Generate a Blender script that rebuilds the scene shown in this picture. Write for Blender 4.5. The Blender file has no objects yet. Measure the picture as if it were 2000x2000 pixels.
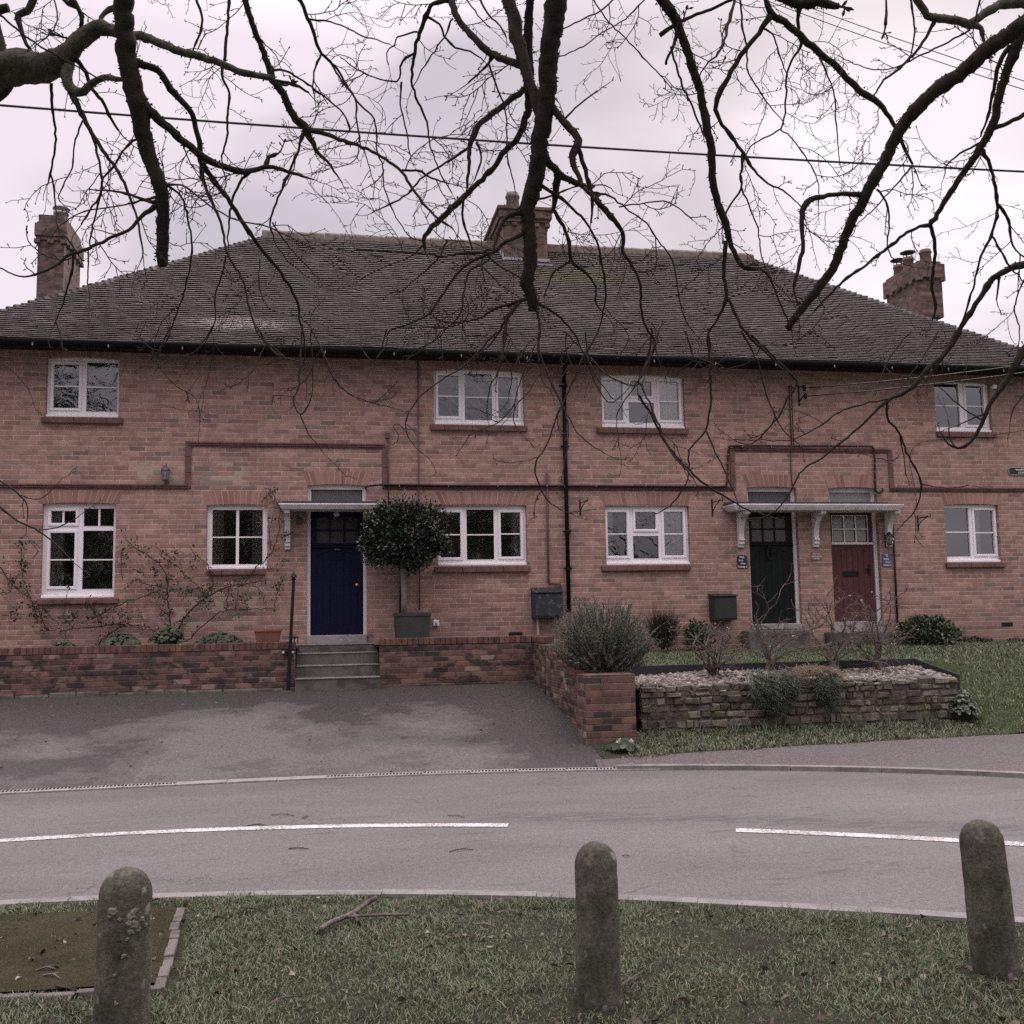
import bpy, math, random
import numpy as np
from math import sin, cos, tan, pi, radians, atan2, sqrt, floor
from mathutils import Vector, Matrix
random.seed(7)
SC = bpy.context.scene
COL = SC.collection

# ------------------------------------------------------------------ camera
CAM_D, CAM_H, FPX = 16.2, 1.65, 2000.0
TH, PI_, RO = radians(10.217), radians(5.780), radians(-1.002)
FW = Vector((sin(TH)*cos(PI_), cos(TH)*cos(PI_), sin(PI_)))
R0 = Vector((cos(TH), -sin(TH), 0)); U0 = R0.cross(FW)
RT = R0*cos(RO)+U0*sin(RO); UP = U0*cos(RO)-R0*sin(RO)
CC = Vector((0, -CAM_D, CAM_H))
cam = bpy.data.cameras.new('camera'); camo = bpy.data.objects.new('camera', cam); COL.objects.link(camo)
cam.sensor_width = 36.0; cam.lens = 36.0*FPX/2000.0; cam.clip_start = 0.1; cam.clip_end = 2000
m = Matrix.Identity(4)
for i in range(3):
    m[i][0] = RT[i]; m[i][1] = UP[i]; m[i][2] = -FW[i]; m[i][3] = CC[i]
camo.matrix_world = m
SC.camera = camo

# ------------------------------------------------------------------ world, sun, exposure
SUN_EL, SUN_AZ = radians(34), radians(32)      # sun behind the cloud, beyond the roof to the right
W = bpy.data.worlds.new('World'); SC.world = W; W.use_nodes = True
nt = W.node_tree; nt.nodes.clear()
def wn(t, **k):
    n = nt.nodes.new(t)
    for a, b in k.items(): setattr(n, a, b)
    return n
out = wn('ShaderNodeOutputWorld'); bg = wn('ShaderNodeBackground'); bg.inputs['Strength'].default_value = 0.1
sky = wn('ShaderNodeTexSky', sky_type='NISHITA', sun_disc=False); sky.sun_elevation = SUN_EL; sky.sun_rotation = SUN_AZ
tc = wn('ShaderNodeTexCoord'); sep = wn('ShaderNodeSeparateXYZ'); nt.links.new(tc.outputs['Generated'], sep.inputs[0])
mp = wn('ShaderNodeMapping'); mp.inputs['Scale'].default_value = (1.0, 1.0, 1.9); mp.inputs['Location'].default_value = (3.1, 0.4, 1.2)
nt.links.new(tc.outputs['Generated'], mp.inputs[0])
nz = wn('ShaderNodeTexNoise'); nz.inputs['Scale'].default_value = 2.0; nz.inputs['Detail'].default_value = 5; nz.inputs['Roughness'].default_value = 0.52
nz.inputs['Distortion'].default_value = 0.35
nt.links.new(mp.outputs[0], nz.inputs['Vector'])
cr = wn('ShaderNodeValToRGB'); cr.color_ramp.interpolation = 'EASE'
cr.color_ramp.elements[0].position = 0.38; cr.color_ramp.elements[0].color = (2.15, 1.93, 2.10, 1)
cr.color_ramp.elements[1].position = 0.60; cr.color_ramp.elements[1].color = (3.42, 2.96, 3.18, 1)
nt.links.new(nz.outputs['Fac'], cr.inputs[0])
# an overcast sky is brighter overhead: (1 + 2 sin el) / 3 of the zenith
zr = wn('ShaderNodeMapRange'); zr.inputs['From Min'].default_value = 0.50; zr.inputs['From Max'].default_value = 1.0
zr.inputs['To Min'].default_value = 1.0; zr.inputs['To Max'].default_value = 5.6
nt.links.new(sep.outputs['Z'], zr.inputs['Value'])
mul = wn('ShaderNodeVectorMath', operation='SCALE'); nt.links.new(cr.outputs[0], mul.inputs[0]); nt.links.new(zr.outputs[0], mul.inputs['Scale'])
# brightening of the cloud in front of the sun
SD = Vector((sin(SUN_AZ)*cos(SUN_EL), cos(SUN_AZ)*cos(SUN_EL), sin(SUN_EL)))
dt = wn('ShaderNodeVectorMath', operation='DOT_PRODUCT'); nt.links.new(tc.outputs['Generated'], dt.inputs[0])
gd = (FW+RT*(765/2000)+UP*(640/2000)).normalized(); dt.inputs[1].default_value = gd
gr = wn('ShaderNodeMapRange', interpolation_type='SMOOTHERSTEP'); gr.inputs['From Min'].default_value = 0.982; gr.inputs['From Max'].default_value = 1.0
gr.inputs['To Min'].default_value = 1.0; gr.inputs['To Max'].default_value = 1.45
nt.links.new(dt.outputs['Value'], gr.inputs['Value'])
mul2 = wn('ShaderNodeVectorMath', operation='SCALE'); nt.links.new(mul.outputs[0], mul2.inputs[0]); nt.links.new(gr.outputs[0], mul2.inputs['Scale'])
mx = wn('ShaderNodeMix', data_type='RGBA'); mx.inputs['Factor'].default_value = 0.95
nt.links.new(sky.outputs[0], mx.inputs['A']); nt.links.new(mul2.outputs[0], mx.inputs['B'])
nt.links.new(mx.outputs['Result'], bg.inputs['Color']); nt.links.new(bg.outputs[0], out.inputs[0])

sl = bpy.data.lights.new('sun', 'SUN'); sl.energy = 0.6; sl.angle = radians(25); sl.color = (1.0, 0.95, 0.93)
so = bpy.data.objects.new('sun', sl); COL.objects.link(so); so.rotation_euler = SD.to_track_quat('Z', 'Y').to_euler()
SC.view_settings.view_transform = 'Standard'; SC.view_settings.look = 'None'
SC.view_settings.exposure = 1.43; SC.view_settings.gamma = 1.0; SC.view_settings.use_curve_mapping = False
SC.cycles.use_denoising = False
SC.cycles.max_bounces = 6; SC.cycles.diffuse_bounces = 3; SC.cycles.transparent_max_bounces = 12

# ------------------------------------------------------------------ measuring helpers (photo pixel -> point of a real plane)
def ray(x, y): return FW + RT*((x-1000)/FPX) + UP*((1000-y)/FPX)
def on_y(x, y, Y=0.0):
    d = ray(x, y); return CC + d*((Y-CC.y)/d.y)
def on_z(x, y, Z=0.0):
    d = ray(x, y); return CC + d*((Z-CC.z)/d.z)
def deep(x, y, z): return CC + ray(x, y)*z            # z = depth along the optical axis
def zm(ox, oy, s): return lambda x, y: (ox+x/s, oy+y/s)

# ------------------------------------------------------------------ mesh builder
class MB:
    def __init__(s): s.v = []; s.f = []; s.r = []
    def add(s, vs, fs, rnd=0.5):
        n = len(s.v); s.v += [tuple(a) for a in vs]; s.f += [tuple(i+n for i in q) for q in fs]; s.r += [rnd]*len(fs); return s
    def quad(s, a, b, c, d, rnd=0.5): return s.add((a, b, c, d), ((0, 1, 2, 3),), rnd)
    def box(s, x0, x1, y0, y1, z0, z1, rnd=0.5):
        return s.add([(x, y, z) for z in (z0, z1) for y in (y0, y1) for x in (x0, x1)],
                     ((0, 2, 3, 1), (4, 5, 7, 6), (0, 1, 5, 4), (2, 6, 7, 3), (0, 4, 6, 2), (1, 3, 7, 5)), rnd)
    def hexa(s, p, rnd=0.5):   # 8 points: bottom ring 0-3 (ccw), top ring 4-7
        return s.add(p, ((3, 2, 1, 0), (4, 5, 6, 7), (0, 1, 5, 4), (1, 2, 6, 5), (2, 3, 7, 6), (3, 0, 4, 7)), rnd)
    def prism(s, poly, a, b, axis, rnd=0.5):   # 2-D polygon extruded a..b along axis
        n = len(poly)
        def P(u, w, t): return {'x': (t, u, w), 'y': (u, t, w), 'z': (u, w, t)}[axis]
        vs = [P(u, w, a) for u, w in poly]+[P(u, w, b) for u, w in poly]
        fs = [tuple(range(n))[::-1], tuple(range(n, 2*n))]+[(i, (i+1) % n, n+(i+1) % n, n+i) for i in range(n)]
        return s.add(vs, fs, rnd)
    def tube(s, pts, rad, n=6, cap=True, rnd=0.5):
        pts = [Vector(p) for p in pts]
        if not hasattr(rad, '__len__'): rad = [rad]*len(pts)
        base = len(s.v); nn = None
        for i, p in enumerate(pts):
            t = (pts[min(i+1, len(pts)-1)]-pts[max(i-1, 0)])
            if t.length < 1e-9: t = Vector((0, 0, 1))
            t.normalize()
            if nn is None:
                nn = t.cross(Vector((0.31, 0.2, 0.93)));
                if nn.length < 1e-3: nn = t.cross(Vector((1, 0, 0)))
            else: nn = nn - t*nn.dot(t)
            nn.normalize(); bb = t.cross(nn)
            for k in range(n):
                a = 2*pi*k/n
                s.v.append(tuple(p+(nn*cos(a)+bb*sin(a))*rad[i]))
        m_ = len(pts)
        for i in range(m_-1):
            for k in range(n):
                a = base+i*n+k; b = base+i*n+(k+1) % n
                s.f.append((a, b, b+n, a+n)); s.r.append(rnd)
        if cap:
            s.f.append(tuple(base+k for k in range(n))[::-1]); s.f.append(tuple(base+(m_-1)*n+k for k in range(n))); s.r += [rnd]*2
        return s
    def lathe(s, prof, c=(0, 0, 0), n=16, rnd=0.5):
        base = len(s.v)
        for r, z in prof:
            for k in range(n):
                a = 2*pi*k/n; s.v.append((c[0]+r*cos(a), c[1]+r*sin(a), c[2]+z))
        for i in range(len(prof)-1):
            for k in range(n):
                a = base+i*n+k; b = base+i*n+(k+1) % n
                s.f.append((a, b, b+n, a+n)); s.r.append(rnd)
        s.f.append(tuple(base+k for k in range(n))[::-1]); s.f.append(tuple(base+(len(prof)-1)*n+k for k in range(n))); s.r += [rnd]*2
        return s
    def build(s, name, mat, parent=None, smooth=False, uv=False, bevel=0, label=None, kind=None, org=None):
        me = bpy.data.meshes.new(name)
        o_ = Vector(org) if org is not None else (Vector(parent['_o']) if parent is not None and '_o' in parent else Vector((0, 0, 0)))
        me.from_pydata([(a[0]-o_.x, a[1]-o_.y, a[2]-o_.z) for a in s.v], [], s.f)
        at = me.attributes.new('rnd', 'FLOAT', 'FACE'); at.data.foreach_set('value', s.r)
        if uv:
            ul = me.uv_layers.new(name='UVMap'); buf = []
            for p in me.polygons:
                nx, ny, nz_ = p.normal
                for li in p.loop_indices:
                    q = Vector(me.vertices[me.loops[li].vertex_index].co)+o_
                    if abs(nz_) > 0.75: buf += [q.x, q.y]
                    else:
                        l = sqrt(nx*nx+ny*ny); buf += [q.x*(-ny/l)+q.y*(nx/l), q.z]
            ul.data.foreach_set('uv', buf)
        if smooth: me.polygons.foreach_set('use_smooth', [True]*len(me.polygons))
        me.materials.append(mat)
        ob = bpy.data.objects.new(name, me); COL.objects.link(ob)
        if parent is not None: ob.parent = parent
        elif org is not None: ob.location = o_
        if bevel:
            b = ob.modifiers.new('bevel', 'BEVEL'); b.width = bevel; b.segments = 2; b.limit_method = 'ANGLE'; b.angle_limit = radians(40)
        if label: ob['label'] = label
        if kind: ob['kind'] = kind
        return ob

def tag(o, label, cat, group=None, kind=None):
    o['label'] = label; o['category'] = cat
    if group: o['group'] = group
    if kind: o['kind'] = kind
    return o
def thing(name, label, cat, loc=(0, 0, 0), group=None):
    o = bpy.data.objects.new(name, None); COL.objects.link(o); o.location = loc; o['_o'] = [float(a) for a in loc]
    return tag(o, label, cat, group)
def sub(o):     # lets a mesh part carry sub-parts built in world coordinates
    p = o.parent; o['_o'] = list(p['_o']) if p is not None and '_o' in p else [0.0, 0.0, 0.0]; return o
def copy_tree(o, parent=None):
    c = o.copy(); COL.objects.link(c)
    if parent is not None: c.parent = parent
    for ch in list(o.children): copy_tree(ch, c)
    return c

# ------------------------------------------------------------------ material builder
class MT:
    def __init__(s, name, rough=0.8, spec=0.3):
        s.m = bpy.data.materials.new(name); s.m.use_nodes = True; s.t = s.m.node_tree
        s.b = s.t.nodes['Principled BSDF']; s.o = s.t.nodes['Material Output']
        s.b.inputs['Roughness'].default_value = rough; s.b.inputs['Specular IOR Level'].default_value = spec
    def n(s, t, ins=None, **k):
        nd = s.t.nodes.new(t)
        for a, b in k.items(): setattr(nd, a, b)
        for a, b in (ins or {}).items(): s.set(nd.inputs[a], b)
        return nd
    def set(s, sock, v):
        if isinstance(v, bpy.types.NodeSocket): s.t.links.new(v, sock)
        elif hasattr(v, 'outputs'): s.t.links.new(v.outputs[0], sock)
        else: sock.default_value = v
    def math(s, op, a, b=None, c=None, clamp=False):
        nd = s.n('ShaderNodeMath', operation=op); nd.use_clamp = clamp; s.set(nd.inputs[0], a)
        if b is not None: s.set(nd.inputs[1], b)
        if c is not None: s.set(nd.inputs[2], c)
        return nd.outputs[0]
    def coord(s, kind='Object'): return s.n('ShaderNodeTexCoord').outputs[kind]
    def noise(s, vec, scale, detail=4, rough=0.55, dist=0.0, out=0):
        nd = s.n('ShaderNodeTexNoise', {'Vector': vec, 'Scale': scale, 'Detail': detail, 'Roughness': rough, 'Distortion': dist}); return nd.outputs[out]
    def scl(s, vec, sc): return s.n('ShaderNodeMapping', {'Vector': vec, 'Scale': sc}).outputs[0]
    def ramp(s, fac, stops, interp='LINEAR'):
        nd = s.n('ShaderNodeValToRGB', {'Fac': fac}); cr_ = nd.color_ramp; cr_.interpolation = interp
        while len(cr_.elements) < len(stops): cr_.elements.new(0.5)
        for e, (p, c) in zip(cr_.elements, stops): e.position = p; e.color = (*c, 1) if len(c) == 3 else c
        return nd.outputs[0]
    def step(s, v, a, b): return s.n('ShaderNodeMapRange', {'Value': v, 'From Min': a, 'From Max': b}, interpolation_type='SMOOTHSTEP').outputs[0]
    def mix(s, f, a, b, blend='MIX'):
        nd = s.n('ShaderNodeMix', data_type='RGBA', blend_type=blend); s.set(nd.inputs['Factor'], f)
        for k, v in (('A', a), ('B', b)):
            sk = [i for i in nd.inputs if i.name == k and i.type == 'RGBA'][0]
            s.set(sk, (*v, 1) if isinstance(v, tuple) and len(v) == 3 else v)
        return [q for q in nd.outputs if q.type == 'RGBA'][0]
    def attr(s, name='rnd'): return s.n('ShaderNodeAttribute', attribute_name=name).outputs['Fac']
    def color(s, v): s.set(s.b.inputs['Base Color'], (*v, 1) if isinstance(v, tuple) and len(v) == 3 else v); return s
    def rough(s, v): s.set(s.b.inputs['Roughness'], v); return s
    def bump(s, h, strength=0.5, dist=0.01):
        nd = s.n('ShaderNodeBump', {'Height': h, 'Strength': strength, 'Distance': dist}); s.t.links.new(nd.outputs[0], s.b.inputs['Normal']); return s

def simple(name, col, rough=0.6, spec=0.3, var=0.25, scale=9.0, bump=0.15, metal=0.0):
    t = MT(name, rough, spec); t.b.inputs['Metallic'].default_value = metal
    ob = t.coord(); n1 = t.noise(ob, scale, 6, 0.6); n2 = t.noise(ob, scale*7, 3)
    f = t.math('MULTIPLY_ADD', n2, 0.4, t.math('MULTIPLY', n1, 0.6))
    lo = tuple(c*(1-var) for c in col); hi = tuple(min(1, c*(1+var)) for c in col)
    t.color(t.ramp(f, [(0.3, lo), (0.7, hi)]))
    t.rough(t.n('ShaderNodeMapRange', {'Value': n1, 'To Min': max(0.05, rough-0.12), 'To Max': min(1, rough+0.12)}).outputs[0])
    if bump: t.bump(n2, bump, 0.004)
    return t.m

def brick_mat(name, tones, mortar, bw=0.2375, bh=0.0745, mort=0.0085, stain=None, stain_amt=0.4, relief=0.6, seed=0.0, edge=0.006, soot=None, weather=False, patch=False):
    t = MT(name, 0.86, 0.2)
    uv = t.coord('UV'); ob = t.coord()
    wob = t.noise(ob, 26.0, 3, 0.6, out=1)
    off = t.n('ShaderNodeVectorMath', {0: wob, 1: (0.5, 0.5, 0.5)}, operation='SUBTRACT')
    offs = t.n('ShaderNodeVectorMath', {0: off.outputs[0], 'Scale': edge}, operation='SCALE')
    uvw = t.n('ShaderNodeVectorMath', {0: uv, 1: offs.outputs[0]}, operation='ADD').outputs[0]
    sp = t.n('ShaderNodeSeparateXYZ', {0: uvw})
    vv = t.math('DIVIDE', sp.outputs[1], bh); row = t.math('FLOOR', vv); fv = t.math('FRACT', vv)
    ro = t.n('ShaderNodeTexWhiteNoise', {'W': t.math('ADD', row, seed)}, noise_dimensions='1D').outputs[0]
    sh = t.math('MULTIPLY_ADD', t.math('FLOORED_MODULO', row, 2.0), 0.5, t.math('MULTIPLY', ro, 0.16))
    uu = t.math('ADD', t.math('DIVIDE', sp.outputs[0], bw), sh); col = t.math('FLOOR', uu); fu = t.math('FRACT', uu)
    idv = t.n('ShaderNodeCombineXYZ', {0: col, 1: row, 2: seed})
    wn_ = t.n('ShaderNodeTexWhiteNoise', {'Vector': idv}, noise_dimensions='3D'); rid = wn_.outputs[0]
    rid2 = t.n('ShaderNodeSeparateColor', {0: wn_.outputs[1]}).outputs[1]
    # distance to the nearest joint in metres
    du = t.math('MULTIPLY', t.math('SUBTRACT', 0.5, t.math('ABSOLUTE', t.math('SUBTRACT', fu, 0.5))), bw)
    dv = t.math('MULTIPLY', t.math('SUBTRACT', 0.5, t.math('ABSOLUTE', t.math('SUBTRACT', fv, 0.5))), bh)
    dist = t.math('MINIMUM', du, dv)
    br = t.step(dist, mort*0.32, mort*0.85)
    base = t.ramp(rid, tones, 'CONSTANT')
    nfine = t.noise(ob, 60.0, 5, 0.65); nmed = t.noise(ob, 7.0, 4, 0.6); nbig = t.noise(ob, 0.9, 4, 0.55)
    base = t.mix(0.75, base, t.ramp(nfine, [(0.3, (0.72, 0.72, 0.72)), (0.7, (1.25, 1.25, 1.25))]), 'MULTIPLY')
    base = t.mix(0.7, base, t.ramp(nmed, [(0.3, (0.78, 0.78, 0.8)), (0.7, (1.18, 1.18, 1.16))]), 'MULTIPLY')
    base = t.mix(1.0, base, t.ramp(rid2, [(0.0, (0.86, 0.86, 0.86)), (1.0, (1.12, 1.12, 1.12))]), 'MULTIPLY')
    mc = t.mix(t.step(nmed, 0.35, 0.7), tuple(c*0.62 for c in mortar), mortar)
    c = t.mix(br, mc, base)
    c = t.mix(0.8, c, t.ramp(nbig, [(0.3, (0.84, 0.85, 0.87)), (0.7, (1.12, 1.1, 1.08))]), 'MULTIPLY')
    if stain:
        ns = t.noise(t.scl(ob, (1.0, 1.0, 1.9)), 4.2, 7, 0.72, 0.25)
        c = t.mix(t.math('MULTIPLY', t.step(ns, 0.47, 0.62), stain_amt), c, stain)
    if weather:
        spz = t.n('ShaderNodeSeparateXYZ', {0: uv}).outputs[1]
        st1 = t.noise(t.scl(ob, (5.0, 5.0, 0.45)), 1.6, 5, 0.7, 0.3)
        c = t.mix(t.math('MULTIPLY', t.step(st1, 0.52, 0.74), 0.28), c, (0.125, 0.085, 0.075))
        lime = t.noise(t.scl(ob, (1.0, 1.0, 1.6)), 1.3, 6, 0.7, 0.5)
        c = t.mix(t.math('MULTIPLY', t.step(lime, 0.57, 0.70), 0.30), c, (0.43, 0.34, 0.30))
        damp = t.math('MULTIPLY', t.step(t.math('MULTIPLY_ADD', nbig, 0.9, spz), 2.05, 1.45), t.step(nmed, 0.3, 0.7))
        c = t.mix(t.math('MULTIPLY', damp, 0.45), c, (0.115, 0.088, 0.078))
    if patch:
        def bx(u0, u1, v0, v1):
            q = t.n('ShaderNodeSeparateXYZ', {0: uv}); jx = t.math('MULTIPLY_ADD', nmed, 0.35, q.outputs[0]); jz = t.math('MULTIPLY_ADD', nmed, 0.25, q.outputs[1])
            return t.math('MULTIPLY', t.math('MULTIPLY', t.step(jx, u0, u0+.12), t.step(jx, u1+.12, u1)), t.math('MULTIPLY', t.step(jz, v0, v0+.08), t.step(jz, v1+.08, v1)))
        pm = t.math('MAXIMUM', bx(-2.75, -1.15, 3.78, 4.15), bx(-2.3, -.95, 1.65, 2.25))
        c = t.mix(t.math('MULTIPLY', pm, t.math('MULTIPLY', t.step(rid2, .35, .55), .7)), c, (0.44, 0.36, 0.285))
        c = t.mix(t.math('MULTIPLY', pm, t.math('MULTIPLY', t.step(rid, .72, .8), .6)), c, (0.185, 0.155, 0.125))
    if soot: c = t.mix(1.0, c, soot, 'MULTIPLY')
    t.color(c)
    h = t.math('ADD', t.math('MULTIPLY', br, 1.0), t.math('MULTIPLY', nfine, 0.35))
    h = t.math('ADD', h, t.math('MULTIPLY', rid2, 0.35))
    t.bump(h, relief, 0.008)
    return t.m
# ------------------------------------------------------------------ materials of the house
BR = [(0.0, (0.352, 0.208, 0.168)), (0.22, (0.386, 0.234, 0.190)), (0.44, (0.326, 0.192, 0.156)), (0.58, (0.408, 0.256, 0.208)),
      (0.72, (0.305, 0.181, 0.150)), (0.87, (0.345, 0.224, 0.184)), (0.94, (0.245, 0.155, 0.130)), (0.98, (0.235, 0.170, 0.142))]
M_brick = brick_mat('house_brick', BR, (0.56, 0.465, 0.42), mort=0.0095, stain=(0.17, 0.118, 0.10), stain_amt=0.22, weather=True, patch=True)
M_soft = brick_mat('arch_brick', [(0.0, (0.27, 0.13, 0.10)), (1.0, (0.3, 0.15, 0.12))], (0.36, 0.27, 0.235), bw=50, bh=50)
GW = [(0.0, (0.165, 0.094, 0.077)), (0.2, (0.108, 0.066, 0.056)), (0.4, (0.205, 0.124, 0.100)), (0.52, (0.076, 0.050, 0.044)),
      (0.66, (0.142, 0.082, 0.067)), (0.82, (0.275, 0.190, 0.158)), (0.87, (0.055, 0.040, 0.037)), (0.95, (0.185, 0.110, 0.090))]
M_gwall = brick_mat('garden_wall_brick', GW, (0.185, 0.150, 0.130), bw=0.231, bh=0.0775, mort=0.012, stain=(0.032, 0.027, 0.023), stain_amt=0.9, relief=0.9, seed=3.0, edge=0.010)
M_pier = brick_mat('pier_brick', GW, (0.21, 0.165, 0.14), bw=0.231, bh=0.0775, mort=0.010, stain=(0.05, 0.04, 0.035), stain_amt=0.45, relief=0.9, seed=5.0, edge=0.009)
CH = [(0.0, (0.165, 0.108, 0.092)), (0.3, (0.135, 0.088, 0.077)), (0.55, (0.19, 0.125, 0.106)), (0.8, (0.105, 0.073, 0.065))]
M_chim = brick_mat('chimney_brick', CH, (0.20, 0.165, 0.145), stain=(0.045, 0.040, 0.036), stain_amt=0.75, seed=9.0)

def voussoir_mat():
    t = MT('rubbed_arch_brick', 0.85, 0.2); ob = t.coord(); r = t.attr()
    c = t.ramp(r, [(0.0, (0.26, 0.142, 0.112)), (0.45, (0.315, 0.176, 0.140)), (0.8, (0.36, 0.213, 0.170)), (1.0, (0.23, 0.128, 0.105))])
    n = t.noise(ob, 40, 5, 0.65); c = t.mix(0.7, c, t.ramp(n, [(0.3, (0.8, 0.8, 0.8)), (0.7, (1.18, 1.18, 1.18))]), 'MULTIPLY')
    t.color(c); t.bump(n, 0.3, 0.004); return t.m
M_vous = voussoir_mat()
M_mortar = simple('pale_mortar', (0.42, 0.34, 0.305), 0.95, 0.1, 0.2, 30)

def white_paint(name, col=(0.80, 0.77, 0.79), dirt=0.35, rough=0.35, sc=3.0):
    t = MT(name, rough, 0.45); ob = t.coord()
    n = t.noise(t.scl(ob, (1, 1, 0.35)), sc, 6, 0.65); n2 = t.noise(ob, 45, 4)
    f = t.math('MULTIPLY', t.step(t.math('MULTIPLY_ADD', n2, 0.25, n), 0.55, 0.85), dirt)
    t.color(t.mix(f, col, (0.42, 0.39, 0.36))); t.bump(n2, 0.08, 0.003); return t.m
M_pvc = white_paint('white_window_frame', (0.86, 0.83, 0.85), dirt=0.12, rough=0.28)
M_white = white_paint('weathered_white_paint', (0.72, 0.69, 0.70), 0.55, 0.5, 5.0)

def glass_mat(name, wav=0.5, scale=3.5, ior=1.75):
    t = MT(name); t.t.nodes.remove(t.b)
    ob = t.coord()
    n = t.noise(ob, scale, 3, 0.5, 1.2)
    bp = t.n('ShaderNodeBump', {'Height': n, 'Strength': wav, 'Distance': 0.02})
    gl = t.n('ShaderNodeBsdfGlossy', {'Roughness': 0.0, 'Color': (0.95, 0.97, 1, 1), 'Normal': bp.outputs[0]})
    tr = t.n('ShaderNodeBsdfTransparent', {'Color': (0.94, 0.96, 0.96, 1)})
    fr = t.n('ShaderNodeFresnel', {'IOR': ior})
    mxs = t.n('ShaderNodeMixShader', {0: fr.outputs[0], 1: tr.outputs[0], 2: gl.outputs[0]})
    t.t.links.new(mxs.outputs[0], t.o.inputs[0]); return t.m
M_glass = glass_mat('window_glass', 0.10, 2.2, 2.5)
M_glassw = glass_mat('wavy_window_glass', 0.30, 4.0, 2.1)
M_glassf = glass_mat('flat_window_glass', 0.05, 1.2, 2.6)
def frosted():
    t = MT('obscured_glass', 0.3, 0.6); ob = t.coord(); n = t.noise(t.scl(ob, (30, 30, 70)), 2.0, 4, 0.7)
    t.color(t.ramp(n, [(0.3, (0.035, 0.035, 0.036)), (0.7, (0.15, 0.148, 0.15))])); t.bump(n, 0.7, 0.01); return t.m
M_frost = frosted()
def frosted_pale():
    t = MT('pale_obscured_glass', 0.3, 0.6); ob = t.coord(); n = t.noise(t.scl(ob, (20, 20, 60)), 2.0, 4, 0.7)
    t.color(t.ramp(n, [(0.3, (0.20, 0.195, 0.19)), (0.7, (0.40, 0.39, 0.38))])); t.bump(n, 0.6, 0.01); return t.m
M_frostp = frosted_pale()
M_room = simple('pale_room_walls', (0.42, 0.39, 0.36), 0.95, 0.05, 0.3, 2, 0)
M_curt = simple('pale_curtain', (0.80, 0.77, 0.73), 0.95, 0.05, 0.22, 6, 0.1)
M_black = simple('black_painted_iron', (0.008, 0.008, 0.009), 0.5, 0.3, 0.3, 14)
M_gutter = simple('black_gutter', (0.006, 0.006, 0.007), 0.6, 0.2, 0.3, 5)
M_lead = simple('lead_flashing', (0.30, 0.31, 0.335), 0.55, 0.4, 0.22, 8)
M_slate = simple('dark_roofing_felt', (0.075, 0.075, 0.085), 0.8, 0.2, 0.3, 8)
M_pipe = simple('dull_brown_pipe', (0.10, 0.072, 0.066), 0.6, 0.3, 0.3, 12)
M_cable = simple('black_cable', (0.020, 0.018, 0.019), 0.6, 0.3, 0.2, 10)
M_bracket = simple('galvanised_clip', (0.5, 0.49, 0.48), 0.5, 0.4, 0.2, 20)
M_clip = simple('dull_grey_clip', (0.20, 0.19, 0.185), 0.6, 0.3, 0.2, 20)
def concrete(name, col, dark, sc=3.0, amt=0.7, moss=None):
    t = MT(name, 0.9, 0.2); ob = t.coord()
    n = t.noise(ob, sc, 6, 0.65, 0.3); n2 = t.noise(ob, 60, 4, 0.7); n3 = t.noise(ob, 11, 5, 0.6)
    c = t.mix(t.math('MULTIPLY', t.step(n, 0.42, 0.64), amt), col, dark)
    c = t.mix(0.8, c, t.ramp(n2, [(0.25, (0.65, 0.65, 0.65)), (0.75, (1.3, 1.3, 1.3))]), 'MULTIPLY')
    if moss: c = t.mix(t.math('MULTIPLY', t.step(n3, 0.5, 0.68), 0.75), c, moss)
    t.color(c); t.bump(t.math('MULTIPLY_ADD', n2, 0.5, n3), 0.45, 0.006); return t.m
M_step = concrete('weathered_concrete_step', (0.125, 0.122, 0.108), (0.052, 0.052, 0.042), 3.2, 0.85)
M_slab = concrete('pale_threshold_stone', (0.34, 0.33, 0.32), (0.17, 0.17, 0.155), 3, 0.6)

# ------------------------------------------------------------------ the terrace
HX0, HX1, HYB = -5.49, 12.75, 8.2        # wall corners
EZ, RZ, RY = 5.825, 9.25, 4.10            # eave height, ridge height, ridge line
EX0, EX1, EY = -5.80, 13.00, -0.48
RX0, RX1 = -1.20, 8.95
house = thing('cottage_terrace', 'long two-storey red brick cottage terrace under a dark hipped tile roof', 'house', (3.6, 0.0, 1.0))
YF = 0.075                                # plane of the window frames, inside the reveal
def rect(x0, x1, y0, y1, Y=YF):
    xm, ym = (x0+x1)/2, (y0+y1)/2
    return on_y(x0, ym, Y).x, on_y(x1, ym, Y).x, on_y(xm, y1, Y).z, on_y(xm, y0, Y).z
R1 = zm(0, 680, 4.83); R4 = zm(0, 640, 2.5415); R5 = zm(650, 650, 2.576); R6 = zm(1250, 650, 2.576); R7 = zm(1650, 680, 5.52)
Z2 = zm(550, 900, 3.863); Z3 = zm(1400, 900, 4.83)

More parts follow.
